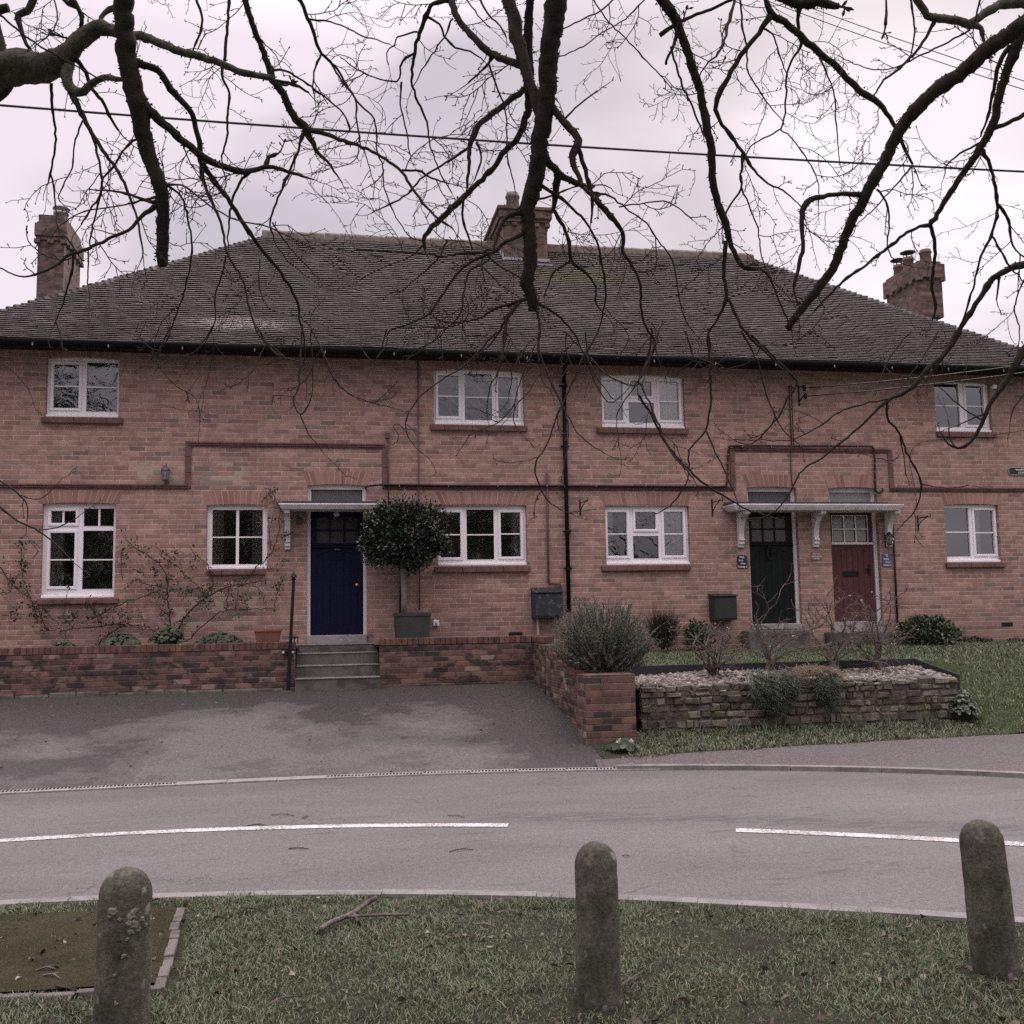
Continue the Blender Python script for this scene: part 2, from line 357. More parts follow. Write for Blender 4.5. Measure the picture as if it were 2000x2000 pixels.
# window: outer frame in pixels + what is in it; panes are given as (zoom, x0, x1, y0, y1, [bar rows], [bar columns], sash?)
WIN = [
 ('A_up', (92.3, 234.2, 698, 816.6), R1, [(510, 746, 156, 566, [360], [], 1), (820, 1110, 140, 602, [370], [], 0)], (385, 1160, 660, 706), 'w'),
 ('A_low', (83.0, 227.0, 984, 1168.5), R4, [(256, 377, 911, 970, [], [315], 1), (417, 567, 898, 985, [], [493], 0), (249, 369, 1020, 1284, [1152], [], 1), (411, 562, 1008, 1297, [1152], [], 0)], (183, 588, 1345, 1370), 'n'),
 ('B_low', (404.2, 522.6, 987, 1112.3), R4, [(1054, 1304, 905, 1175, [1040], [1179], 0)], (1028, 1318, 1203, 1226), 'n'),
 ('C_up', (847.0, 1021.9, 722, 831.7), R5, [(530, 631, 217, 420, [319], [], 1), (663, 799, 208, 440, [325], [], 0), (832, 930, 226, 429, [327], [], 1)], (490, 980, 468, 492), 'w'),
 ('C_low', (854.5, 1027.3, 988, 1105.2), R5, [(540, 641, 905, 1130, [1016], [], 1), (673, 810, 890, 1141, [1016], [], 0), (845, 943, 905, 1126, [1012], [], 1)], (513, 995, 1177, 1203), 'n'),
 ('D_up', (1172.0, 1334.0, 732, 837.2), R5, [(1362, 1456, 240, 440, [341], [], 1), (1500, 1600, 246, 318, [], [], 1), (1488, 1615, 352, 453, [], [], 0), (1642, 1738, 247, 440, [346], [], 1)], (1330, 1790, 483, 506), 'w'),
 ('D_low', (1180.7, 1344.2, 989, 1103.5), R5, [(1382, 1478, 904, 1122, [1012], [], 1), (1521, 1622, 903, 988, [], [], 1), (1510, 1638, 1022, 1136, [], [], 0), (1666, 1761, 902, 1120, [1012], [], 1)], (1353, 1803, 1170, 1196), 'w'),
 ('E_up', (1822.0, 1930.5, 746, 844.8), R7, [(965, 1228, 385, 852, [622], [], 0), (1303, 1487, 410, 828, [628], [], 1)], (1000, 1636, 915, 957), 'f'),
 ('E_low', (1842.0, 1947.6, 986, 1098.6), R6, [(1530, 1655, 882, 1126, [1003], [], 0), (1683, 1778, 894, 1113, [1006], [], 1)], (1543, 1843, 1157, 1179), 'f'),
]
OPEN = [rect(*w[1]) for w in WIN]
# doors: opening at the wall plane
DOORS = {'blue': rect(600.0, 715.6, 947, 1241, 0.06), 'green': rect(1459, 1556, 952, 1219, 0.10), 'red': rect(1619, 1713, 953.5, 1214, 0.10)}
OPEN += list(DOORS.values())
# front wall with its openings
xs = sorted(set([HX0, HX1]+[a for o in OPEN for a in o[:2]])); zs = sorted(set([0.2, EZ-0.02]+[a for o in OPEN for a in o[2:]]))
wb = MB()
for i in range(len(xs)-1):
    for j in range(len(zs)-1):
        cx, cz = (xs[i]+xs[i+1])/2, (zs[j]+zs[j+1])/2
        if any(o[0] < cx < o[1] and o[2] < cz < o[3] for o in OPEN): continue
        wb.quad((xs[i], 0, zs[j]), (xs[i+1], 0, zs[j]), (xs[i+1], 0, zs[j+1]), (xs[i], 0, zs[j+1]))
for x0, x1, z0, z1 in OPEN:
    d = 0.24
    wb.quad((x0, 0, z0), (x0, 0, z1), (x0, d, z1), (x0, d, z0)); wb.quad((x1, 0, z1), (x1, 0, z0), (x1, d, z0), (x1, d, z1))
    wb.quad((x0, 0, z1), (x1, 0, z1), (x1, d, z1), (x0, d, z1)); wb.quad((x0, 0, z0), (x0, d, z0), (x1, d, z0), (x1, 0, z0))
wb.quad((HX0, HYB, 0.2), (HX0, 0, 0.2), (HX0, 0, EZ-.02), (HX0, HYB, EZ-.02)); wb.quad((HX1, 0, 0.2), (HX1, HYB, 0.2), (HX1, HYB, EZ-.02), (HX1, 0, EZ-.02))
wb.quad((HX1, HYB, 0.2), (HX0, HYB, 0.2), (HX0, HYB, EZ-.02), (HX1, HYB, EZ-.02))
wall = wb.build('wall', M_brick, house, uv=True)

# brick arches over the openings
def arch(top, bot, zoomf, name='brick_arch', nb=None, rise=0.02):
    (tx0, tx1, ty), (bx0, bx1, by) = top, bot
    a, b = on_y(*zoomf(tx0, ty)), on_y(*zoomf(tx1, ty)); c, d = on_y(*zoomf(bx0, by)), on_y(*zoomf(bx1, by))
    zt, zb = (a.z+b.z)/2, (c.z+d.z)/2
    n = nb or max(9, int((c-d).length/0.078)); mb = MB(); mo = MB()
    P = lambda f, w: (a.x+(b.x-a.x)*f+((c.x+(d.x-c.x)*f)-(a.x+(b.x-a.x)*f))*w, 0, zt+(zb-zt)*w+(rise*(1-(2*f-1)**2) if w > .5 else 0))
    g = 0.085
    for k in range(n):
        f0, f1 = (k+g)/n, (k+1-g)/n; jit = random.uniform(-.002, .002)
        q = [P(f0, 1), P(f1, 1), P(f1, 0.0), P(f0, 0.0)]
        fr = [(x, -0.007+jit, z) for x, _, z in q]; bk = [(x, 0.09, z) for x, _, z in q]
        mb.hexa([fr[0], fr[1], bk[1], bk[0], fr[3], fr[2], bk[2], bk[3]], random.random())
    q = [P(k/12, 1) for k in range(13)]+[P(1-k/12, 0) for k in range(13)]
    mo.prism([(x, z) for x, _, z in q], -0.003, 0.088, 'y')
    o = sub(mb.build(name, M_vous, house)); mo.build('mortar_bed', M_mortar, o)
arch((370, 1178, 1336), (404, 1106, 1468), R1); arch((1003, 1350, 812), (1026, 1331, 882), R4)
arch((150, 688, 80), (194, 642, 187), Z2); arch((483, 1005, 802), (518, 972, 868), R5); arch((1340, 1803, 805), (1364, 1788, 871), R5)
arch((232, 775, 131), (288, 748, 254), Z3); arch((1000, 1536, 140), (1050, 1498, 260), Z3); arch((1024, 1697, 1560), (1070, 1657, 1692), R7)
for w in WIN:
    if w[0].endswith('up'):
        x0, x1, y0, y1 = w[1]; idt = lambda x, y: (x, y)
        arch((x0-8, x1+8, y0-17), (x0+(5 if w[0][0] == 'E' else 0), x1, y0+3), idt, rise=0.028)

M_dband = simple('sooty_moulded_brick', (0.150, 0.090, 0.078), 0.9, 0.15, 0.4, 6, 0.3)
# string course that steps up round the doors
def band(px):
    mb = MB(); pts = [on_y(*p) for p in px]
    for i in range(len(pts)-1):
        a, b = pts[i], pts[i+1]
        if abs(a.x-b.x) > abs(a.z-b.z):
            x0, x1 = min(a.x, b.x), max(a.x, b.x); z = (a.z+b.z)/2; n = max(1, int((x1-x0)/0.118))
            for k in range(n):
                u0, u1 = x0+(x1-x0)*(k+.02)/n, x0+(x1-x0)*(k+.98)/n; r = random.random()*.5
                mb.box(u0, u1, -0.048, 0.02, z-0.012, z+0.014, r); mb.box(u0, u1, -0.034, 0.02, z-0.040, z-0.0125, r); mb.box(u0, u1, -0.018, 0.02, z-0.062, z-0.0405, r)
            mb.box(x0, x1, -0.012, 0.02, z-0.058, z+0.010, 0.2)
        else:
            z0, z1 = min(a.z, b.z)-.055, max(a.z, b.z)+.005; n = max(1, int((z1-z0)/0.2375))
            for k in range(n):
                mb.box(a.x-0.045, a.x+0.045, -0.022, 0.02, z0+(z1-z0)*(k+.015)/n, z0+(z1-z0)*(k+.985)/n, random.random())
    mb.build('string_course', M_dband, house, bevel=0.004)
zc = on_y(500, 947).z
band([(-60, 947), (367, 948), (367, 862), (752, 872), (752, 949), (1432, 951.5), (1432, 875), (1737, 879), (1737, 954), (2060, 955)])

# roof: every tile of the front slope
tp = (RZ-EZ)/(RY-EY); SL = sqrt((RZ-EZ)**2+(RY-EY)**2); sv = Vector((0, (RY-EY)/SL, (RZ-EZ)/SL)); nv = Vector((0, -sv.z, sv.y))
_d = ray(466, 634); _k = (RZ-EZ)/(RY-EY); _t = (EZ+(CC.y-EY)*_k-CC.z)/(_d.z-_d.y*_k); SPX, SPY, SPZ = CC+_d*_t
def roof_mat():
    t = MT('old_clay_roof_tiles', 0.85, 0.22); ob = t.coord(); r = t.attr()
    c = t.ramp(r, [(0.0, (0.072, 0.064, 0.058)), (0.25, (0.110, 0.097, 0.088)), (0.5, (0.102, 0.095, 0.088)), (0.72, (0.135, 0.119, 0.108)), (0.9, (0.140, 0.136, 0.128)), (1.0, (0.18, 0.14, 0.12))])
    nb = t.noise(ob, 0.8, 4, 0.6); nm = t.noise(ob, 9, 5, 0.65); nf = t.noise(ob, 30, 4, 0.7, 0.4)
    c = t.mix(0.8, c, t.ramp(nb, [(0.3, (0.78, 0.8, 0.8)), (0.7, (1.25, 1.2, 1.18))]), 'MULTIPLY')
    c = t.mix(0.8, c, t.ramp(nm, [(0.3, (0.78, 0.78, 0.78)), (0.7, (1.2, 1.19, 1.17))]), 'MULTIPLY')
    li = t.math('MULTIPLY', t.step(nf, 0.64, 0.72), t.step(t.noise(ob, 1.7, 3, 0.6), 0.42, 0.62))
    c = t.mix(t.math('MULTIPLY', li, 0.9), c, (0.62, 0.59, 0.57))
    # moss below the middle chimney and the pale splash near the left eave
    def blob(x, y, z, rx, ry):
        o = t.n('ShaderNodeVectorMath', {0: ob, 1: (3.6-x, -y, 1.0-z)}, operation='ADD').outputs[0]
        o = t.n('ShaderNodeVectorMath', {0: o, 1: (1/rx, 1/ry, 1/ry)}, operation='MULTIPLY').outputs[0]
        l = t.n('ShaderNodeVectorMath', {0: o}, operation='LENGTH').outputs['Value']
        return t.step(t.math('MULTIPLY_ADD', nm, 0.9, l), 1.5, 0.75)
    c = t.mix(t.math('MULTIPLY', blob(4.6, 2.7, 8.2, 1.5, 0.85), 0.55), c, (0.115, 0.125, 0.05))
    c = t.mix(t.math('MULTIPLY', t.math('MULTIPLY', blob(SPX, SPY, SPZ, 1.1, 0.40), t.step(nf, 0.47, 0.56)), 0.95), c, (0.55, 0.50, 0.49))
    t.color(c); t.bump(nf, 0.5, 0.006); return t.m
M_tile = roof_mat()
NR = 57; GA, GB = .072, 2*SL/57-.072; SROW = [GA*i+(GB-GA)*i*(i-1)/(2*(NR-1)) for i in range(NR+1)]; rb = MB(); rng = random.Random(3)
CHX0, CHX1 = 3.47, 4.36
for i in range(NR):
    g = SROW[i+1]-SROW[i]; s0 = SROW[i]-0.03; f = SROW[i]/SL
    xl, xr = EX0+(RX0-EX0)*f, EX1+(RX1-EX1)*f
    tw = 0.165; k0 = int(floor(xl/tw))-1; x = k0*tw+(tw/2 if i % 2 else 0); wavy = 0.010*sin(i*1.7)
    while x < xr:
        a, b = max(x, xl-0.03), min(x+tw-0.004, xr+0.03); x += tw
        if b-a < 0.03: continue
        xm = (a+b)/2
        sag = 0.012*sin(xm*0.9+1)+0.008*sin(xm*2.3)
        dz = rng.uniform(-0.0012, 0.0014); slip = rng.uniform(-0.0022, 0.0022)-(0.03 if rng.random() < 0.012 else 0)
        tk = rng.uniform(0.031, 0.035)+.006*f; te = rng.uniform(.010, .013); tl = rng.uniform(-0.0022, 0.0022)
        def P(xx, s, h): p = Vector((xx, EY, EZ))+sv*s+nv*h; p.z += sag*(0.6+0.4*f); return tuple(p)
        sA, sB = s0+slip, s0+g*1.25+slip
        hA, hB = tk+dz, 0.006+dz*0.4
        rr = min(1, max(0, rng.gauss(0.46, 0.17)))
        v = [P(a, sA, hA+tl), P(b, sA, hA-tl), P(b, sB, hB), P(a, sB, hB), P(a, sA, hA+tl-te), P(b, sA, hA-tl-te), P(b, sB, hB-.02), P(a, sB, hB-.02)]
        rb.add(v, ((0, 1, 2, 3), (4, 5, 1, 0), (5, 6, 2, 1), (7, 4, 0, 3), (7, 6, 5, 4)), rr)
# side and rear slopes
def slope(A, B, C_, D_, rows, mb):     # A,B eave; C_,D_ ridge side (B->C_, A->D_)
    A, B, C_, D_ = map(Vector, (A, B, C_, D_)); nn = (B-A).cross(D_-A).normalized()
    for i in range(rows):
        f0, f1 = i/rows, (i+1.0)/rows
        a, b = A.lerp(D_, f0), B.lerp(C_, f0); c, d = B.lerp(C_, f1), A.lerp(D_, f1)
        mb.quad(a+nn*.03, b+nn*.03, c+nn*.004, d+nn*.004, random.random()); mb.quad(a, b, b+nn*.03, a+nn*.03, .3)
YB = 2*RY-EY
slope((EX0, YB, EZ), (EX0, EY, EZ), (RX0, RY, RZ), (RX0, RY, RZ), 50, rb); slope((EX1, EY, EZ), (EX1, YB, EZ), (RX1, RY, RZ), (RX1, RY, RZ), 50, rb)
slope((EX1, YB, EZ), (EX0, YB, EZ), (RX0, RY, RZ), (RX1, RY, RZ), 50, rb)
rb.quad((EX0, EY+.01, EZ-.012), (EX1, EY+.01, EZ-.012), (RX1, RY, RZ-.015), (RX0, RY, RZ-.015), .0)
roof = sub(rb.build('roof', M_tile, house))
def cap_run(p, q, n, w, h, mb, wob=0.006):
    p, q = Vector(p), Vector(q)
    for k in range(n):
        a, b = p.lerp(q, k/n), p.lerp(q, (k+.985)/n); d = (b-a).normalized(); sd = d.cross(Vector((0, 0, 1))).normalized(); j = random.uniform(-wob, wob)
        u = Vector((0, 0, 1)); ring = [(-w, -w*.78), (-w*.75, h*.35), (-w*.3, h), (w*.3, h), (w*.75, h*.35), (w, -w*.78)]
        va = [a+sd*x+u*(z+j+.012) for x, z in ring]; vb = [b+sd*x+u*(z+j) for x, z in ring]
        m_ = len(ring); mb.add(va+vb, [(i, i+1, m_+i+1, m_+i) for i in range(m_-1)]+[tuple(range(m_))[::-1], tuple(range(m_, 2*m_))], random.random())
rg = MB(); cap_run((RX0-.1, RY, RZ+.03), (RX1+.1, RY, RZ+.03), 34, 0.15, 0.085, rg)
def ridge_mat():
    t = MT('stone_ridge', 0.9, 0.2); ob = t.coord(); n = t.noise(ob, 12, 5, 0.6)
    t.color(t.ramp(n, [(0.3, (0.085, 0.072, 0.060)), (0.6, (0.165, 0.138, 0.112)), (0.8, (0.075, 0.068, 0.050))])); t.bump(n, 0.4, 0.01); return t.m
rg.build('ridge_tile', ridge_mat(), roof)
for (ex, rx) in ((EX0, RX0), (EX1, RX1)):
    for ey in (EY, YB):
        hp = MB(); A, B = Vector((ex, ey, EZ)), Vector((rx, RY, RZ)); n = 56
        for k in range(n):
            a = A.lerp(B, k/n); b = A.lerp(B, (k+1.35)/n) if k < n-1 else B
            d = (b-a).normalized(); sd = d.cross(Vector((0, 0, 1))).normalized(); u = sd.cross(d)
            w_ = random.uniform(.055, .08); hh = random.uniform(.05, .065)
            hp.hexa([a-sd*w_-u*.03, a+sd*w_-u*.03, b+sd*w_-u*.05, b-sd*w_-u*.05, a-sd*.03+u*hh, a+sd*.03+u*hh, b+sd*.03+u*.012, b-sd*.03+u*.012], random.random())
        hp.build('hip_tile', M_tile, roof)
# eaves: soffit, fascia and gutter
ev = MB(); ev.quad((EX0, EY, EZ-.05), (EX0, .02, EZ-.05), (EX1, .02, EZ-.05), (EX1, EY, EZ-.05)); ev.box(EX0, EX1, EY+.02, EY+.045, EZ-.11, EZ-.01)
ev.quad((EX0, -.0, EZ-.05), (EX0, YB, EZ-.05), (HX0, YB, EZ-.05), (HX0, 0, EZ-.05)); ev.quad((HX1, 0, EZ-.05), (HX1, YB, EZ-.05), (EX1, YB, EZ-.05), (EX1, 0, EZ-.05))
M_fascia = simple('dark_stained_fascia', (0.014, 0.012, 0.012), 0.7, 0.25, 0.3, 6)
ev.build('fascia', M_fascia, house)
gt = MB(); nseg = 9
prof = [(EY-.005+.057*(-1+cos(pi+pi*k/nseg)), EZ-.035+.062*sin(pi+pi*k/nseg)) for k in range(nseg+1)]
gt.prism(prof+[(y*0.96+EY*.04-.002, z+.006) for y, z in prof[::-1]], EX0+.02, EX1-.02, 'x')
gut = sub(gt.build('gutter', M_gutter, house))
for x in np.arange(EX0+.5, EX1, 1.05): gc = MB(); gc.box(x-.008, x+.008, EY-.120, EY-.11, EZ-.13, EZ-.085); gc.build('gutter_bracket', M_clip, gut)

# chimneys
def pot(mb, x, y, z, h, r0, r1):
    mb.lathe([(r0*1.02, -.05), (r0, 0), (r1*1.02, h*.72), (r1*1.18, h*.76), (r1*1.2, h*.86), (r1*1.05, h*.89), (r1*1.05, h), (r1*.8, h), (r1*.78, h*.6)], (x, y, z), 18)
M_pot = simple('sooty_clay_pot', (0.16, 0.105, 0.088), 0.85, 0.2, 0.35, 6, 0.3)
M_pot2 = simple('buff_grey_clay_pot', (0.15, 0.135, 0.115), 0.85, 0.2, 0.35, 6, 0.3)
def chimney(x0, x1, y0, y1, zb, zt, corb, dent=False, label=None):
    mb = MB(); mb.box(x0, x1, y0, y1, zb, zt)
    for (za, zz, e) in corb: mb.box(x0-e, x1+e, y0-e, y1+e, za, zz)
    if dent:                                  # a row of headers under the cap
        za = dent; n = max(2, int((x1-x0)/.21)); m_ = max(2, int((y1-y0)/.21))
        for k in range(n+1):
            c_ = x0+(x1-x0)*k/n; mb.box(c_-.05, c_+.05, y0-.055, y0, za, za+.07)
        for k in range(m_+1):
            c_ = y0+(y1-y0)*k/m_
            for xx, e in ((x0, -1), (x1, 1)): mb.box(min(xx, xx+.055*e), max(xx, xx+.055*e), c_-.05, c_+.05, za, za+.07)
    return sub(mb.build('chimney', M_chim, roof, uv=True, label=label))
# middle stack across the ridge
c1 = chimney(3.46, 4.36, 3.42, 5.2, 8.2, 9.86, [(9.55, 9.62, .05), (9.62, 9.78, .09), (9.78, 9.84, .13)], dent=9.46, label='large corbelled brick chimney astride the ridge')
pm = MB(); pot(pm, 3.72, 3.75, 9.86, .42, .15, .125); pm.build('chimney_pot', M_pot2, c1, smooth=True)
pm = MB(); pot(pm, 4.16, 4.3, 9.86, .42, .15, .125); pm.build('chimney_pot', M_pot2, c1, smooth=True)
fl = MB(); fl.box(3.42, 4.40, 3.385, 3.43, 8.62, 8.80); fl.box(3.40, 4.42, 3.24, 3.43, 8.60, 8.635)
for k in range(7):
    y = 3.42+k*.12; z = EZ+(y-EY)*tp; fl.box(3.435, 3.475, y, y+.125, z-.05, z+.16)
fl.build('flashing', M_lead, c1)
# left stack beyond the hip
c2 = chimney(-5.07, -4.63, 2.55, 3.75, 6.6, 8.89, [(8.42, 8.49, .03), (8.49, 8.72, .05), (8.72, 8.75, .02)], dent=8.36, label='tall plain brick chimney at the end nearer the blue door')
pm = MB(); pm.lathe([(.11, 0), (.11, .1), (.135, .11), (.135, .15), (.10, .16), (.10, .2), (.15, .21), (.14, .25), (.05, .27)], (-4.76, 2.82, 8.89), 18); pm.build('chimney_cowl', simple('steel_cowl', (.3, .29, .3), .4, .5, .3, 6, 0, .6), c2, smooth=True)
pm = MB(); pot(pm, -4.85, 3.45, 8.85, .2, .12, .11); pm.build('chimney_pot', M_pot, c2, smooth=True)
# right stack with its three pots
c3 = chimney(11.95, 12.46, 2.45, 3.7, 7.6, 8.78, [(8.42, 8.72, .05), (8.40, 8.43, .03)], dent=8.36, label='brick chimney with three pots at the end nearer the red door')
for (px_, py_, hh, rr) in ((12.27, 2.68, .33, .125), (12.12, 3.08, .30, .12), (12.14, 3.5, .28, .11)):
    pm = MB(); pot(pm, px_, py_, 8.77, hh, rr, rr*.86); pm.build('chimney_pot', M_pot, c3, smooth=True)
for (px_, py_, zz) in ((12.12, 3.08, 9.07), (12.14, 3.5, 9.05)):
    cw = MB()
    for k in range(5): cw.tube([(px_+.085*cos(k*1.257), py_+.085*sin(k*1.257), zz-.03), (px_+.085*cos(k*1.257), py_+.085*sin(k*1.257), zz+.12)], .008, 5)
    cw.lathe([(.02, .17), (.10, .15), (.16, .115), (.16, .105), (.02, .12)], (px_, py_, zz), 14); cw.build('chimney_cowl', M_black, c3)
# ------------------------------------------------------------------ windows
def grid_holes(mb, x0, x1, z0, z1, holes, y0, y1):
    X = sorted(set([x0, x1]+[a for h in holes for a in h[:2]])); Z = sorted(set([z0, z1]+[a for h in holes for a in h[2:]]))
    for i in range(len(X)-1):
        for j in range(len(Z)-1):
            cx, cz = (X[i]+X[i+1])/2, (Z[j]+Z[j+1])/2
            if any(h[0] < cx < h[1] and h[2] < cz < h[3] for h in holes): continue
            mb.quad((X[i], y0, Z[j]), (X[i+1], y0, Z[j]), (X[i+1], y0, Z[j+1]), (X[i], y0, Z[j+1]))
    for a, b, c, d in holes+[(x1, x0, z0, z1)]:
        mb.quad((a, y0, c), (a, y1, c), (a, y1, d), (a, y0, d)); mb.quad((b, y0, d), (b, y1, d), (b, y1, c), (b, y0, c))
        mb.quad((a, y0, d), (a, y1, d), (b, y1, d), (b, y0, d)); mb.quad((a, y0, c), (b, y0, c), (b, y1, c), (a, y1, c))
def ring(mb, x0, x1, z0, z1, w, y0, y1):   # a square-edged frame round a pane
    mb.box(x0-w, x1+w, y0, y1, z1, z1+w); mb.box(x0-w, x1+w, y0, y1, z0-w, z0); mb.box(x0-w, x0, y0, y1, z0, z1); mb.box(x1, x1+w, y0, y1, z0, z1)
def curtain(x0, x1, z0, z1, y, win, seed):
    r = random.Random(seed); mb = MB(); n = max(6, int((x1-x0)/0.018)); ph = r.random()*6
    pr = [(x0+(x1-x0)*k/n, y+0.022*sin(k*1.15+ph)+0.012*sin(k*.43+ph)) for k in range(n+1)]
    for k in range(n):
        (a, ya), (b, yb) = pr[k], pr[k+1]; mb.quad((a, ya, z0), (b, yb, z0), (b, yb, z1), (a, ya, z1), r.random())
    mb.build('curtain', M_curt, win, smooth=True)
CURT = {'A_low': [(0.0, 0.27)], 'B_low': [(0.0, 0.26), (0.74, 1.0)], 'C_low': [(0.84, 0.97)], 'C_up': [(0.86, 1.0)], 'D_up': [(0.0, 0.34), (0.68, 1.0)], 'D_low': [(0, .12), (0.66, 1.0)], 'E_low': [(0.55, 0.74)]}
WLAB = {'A_up': 'two-light white window under the eaves at the end with the climbing rose', 'A_low': 'tall white window with two small lights above, beside the climbing rose',
        'B_low': 'small four-pane white window between the climbing rose and the blue door', 'C_up': 'three-light white window under the eaves nearest the blue door', 'C_low': 'three-light white window with a white jug on its ledge, beside the clipped bay tree',
        'D_up': 'upper white window with curtains and a small top-hung light, just past the downpipe', 'D_low': 'lower white window with curtains and a small top-hung light, between the downpipe and the dark green door',
        'E_up': 'two-light white window standing ajar under the eaves', 'E_low': 'two-light white window reflecting sky beside the red door'}
YD = YF+0.012
for wi, (nm, pxr, Z, panes, sill, gl) in enumerate(WIN):
    x0, x1, z0, z1 = OPEN[wi]; x0 += .002; x1 -= .002; z1 += .03
    hs = []
    for p in panes:
        a, b = on_y(*Z(p[0], (p[2]+p[3])/2), YD).x, on_y(*Z(p[1], (p[2]+p[3])/2), YD).x
        d, c = on_y(*Z((p[0]+p[1])/2, p[2]), YD).z, on_y(*Z((p[0]+p[1])/2, p[3]), YD).z
        hs.append((max(a, x0+.03), min(b, x1-.03), max(c, z0+.05), min(d, z1-.04)))
    fb = MB(); grid_holes(fb, x0, x1, z0, z1, hs, YF, YF+.06)
    for p, h in zip(panes, hs):
        for by in p[4]:
            zb_ = on_y(*Z((p[0]+p[1])/2, by), YD).z; fb.box(h[0], h[1], YF+.010, YF+.045, zb_-.010, zb_+.010)
        for bx in p[5]:
            xb = on_y(*Z(bx, (p[2]+p[3])/2), YD).x; w_ = .022 if nm == 'B_low' else .013; fb.box(xb-w_, xb+w_, YF+.008, YF+.045, h[2], h[3])
        ring(fb, h[0], h[1], h[2], h[3], 0.006, YF+.004, YF-.004)
    win = sub(fb.build('window', M_pvc, house, label=WLAB[nm]))
    for p, h in zip(panes, hs):
        if p[6]:
            sb = MB(); ring(sb, h[0]-.004, h[1]+.004, h[2]-.004, h[3]+.004, 0.040, YF-.020, YF+.0)
            s_ = sb.build('sash', M_pvc, win, bevel=.005)
        gb = MB(); gb.quad((h[0], YF+.028, h[2]), (h[1], YF+.028, h[2]), (h[1], YF+.028, h[3]), (h[0], YF+.028, h[3]))
        gb.build('pane', {'w': M_glassw, 'n': M_glass, 'f': M_glassf}[gl], win)
    lb = MB(); lb.box(x0+.002, x1-.002, YF-.060, YF-.001, z0+.004, z0+.036); lb.box(x0+.002, x1-.002, YF-.03, YF-.002, z0+.0365, z0+.048); lb.build('frame_sill', M_pvc, win, bevel=.005)
    sx0, sx1 = on_y(*Z(sill[0], sill[2]), -.05).x, on_y(*Z(sill[1], sill[2]), -.05).x
    zt_, zb_ = OPEN[wi][2]+.002, on_y(*Z((sill[0]+sill[1])/2, sill[3]), -.05).z
    kb = MB(); n = max(3, int(round((sx1-sx0)/.235)))
    for k in range(n):
        a, b = sx0+(sx1-sx0)*(k+.012)/n, sx0+(sx1-sx0)*(k+.988)/n; r = random.random()*.6
        kb.hexa([(a, -.065, zb_), (b, -.065, zb_), (b, .07, zb_), (a, .07, zb_), (a, -.062, zt_-.018), (b, -.062, zt_-.018), (b, .07, zt_), (a, .07, zt_)], r)
    kb.box(sx0+.01, sx1-.01, -.045, .06, zb_+.005, zt_-.022, .1)
    M_sillb = M_dband
    kb.build('sill', M_sillb, win, bevel=.004)
    ib = MB(); d = .24
    X0, X1, Z0, Z1 = x0-.15, x1+.15, z0-.2, z1+.05
    ib.quad((X0, 1.5, Z0), (X0, 1.5, Z1), (X1, 1.5, Z1), (X1, 1.5, Z0)); ib.quad((X0, d, Z0), (X0, d, Z1), (X0, 1.5, Z1), (X0, 1.5, Z0)); ib.quad((X1, d, Z0), (X1, 1.5, Z0), (X1, 1.5, Z1), (X1, d, Z1))
    ib.quad((X0, d, Z0), (X0, 1.5, Z0), (X1, 1.5, Z0), (X1, d, Z0)); ib.quad((X0, d, Z1), (X1, d, Z1), (X1, 1.5, Z1), (X0, 1.5, Z1))
    ib.build('room_interior', M_room, win)
    for (a, b) in CURT.get(nm, []): curtain(x0+(x1-x0)*a, x0+(x1-x0)*b, z0+.02, z1-.02, .145, win, wi*7+int(a*10))
# the upper right casement stands a little open
# ------------------------------------------------------------------ doors
def planks_mat(name, col, rough=0.55, dirt=(0.02, 0.02, 0.02)):
    t = MT(name, rough, 0.15); ob = t.coord(); n = t.noise(t.scl(ob, (14, 14, 1.3)), 2.0, 5, 0.6); n2 = t.noise(ob, 5, 4, 0.6)
    c = t.mix(0.9, col, t.ramp(n, [(0.3, (0.8, 0.8, 0.8)), (0.7, (1.2, 1.2, 1.2))]), 'MULTIPLY')
    c = t.mix(t.math('MULTIPLY', t.step(n2, .5, .75), .25), c, dirt); t.color(c); t.bump(n, .12, .004); return t.m
M_blue = planks_mat('navy_door_paint', (0.0045, 0.0065, 0.030)); M_dgreen = planks_mat('dark_green_door_paint', (0.0085, 0.012, 0.0115)); M_red = planks_mat('dull_red_door_paint', (0.098, 0.041, 0.042))
M_brass = simple('brass', (0.35, 0.25, 0.11), 0.35, 0.5, 0.2, 10, 0, 0.8)
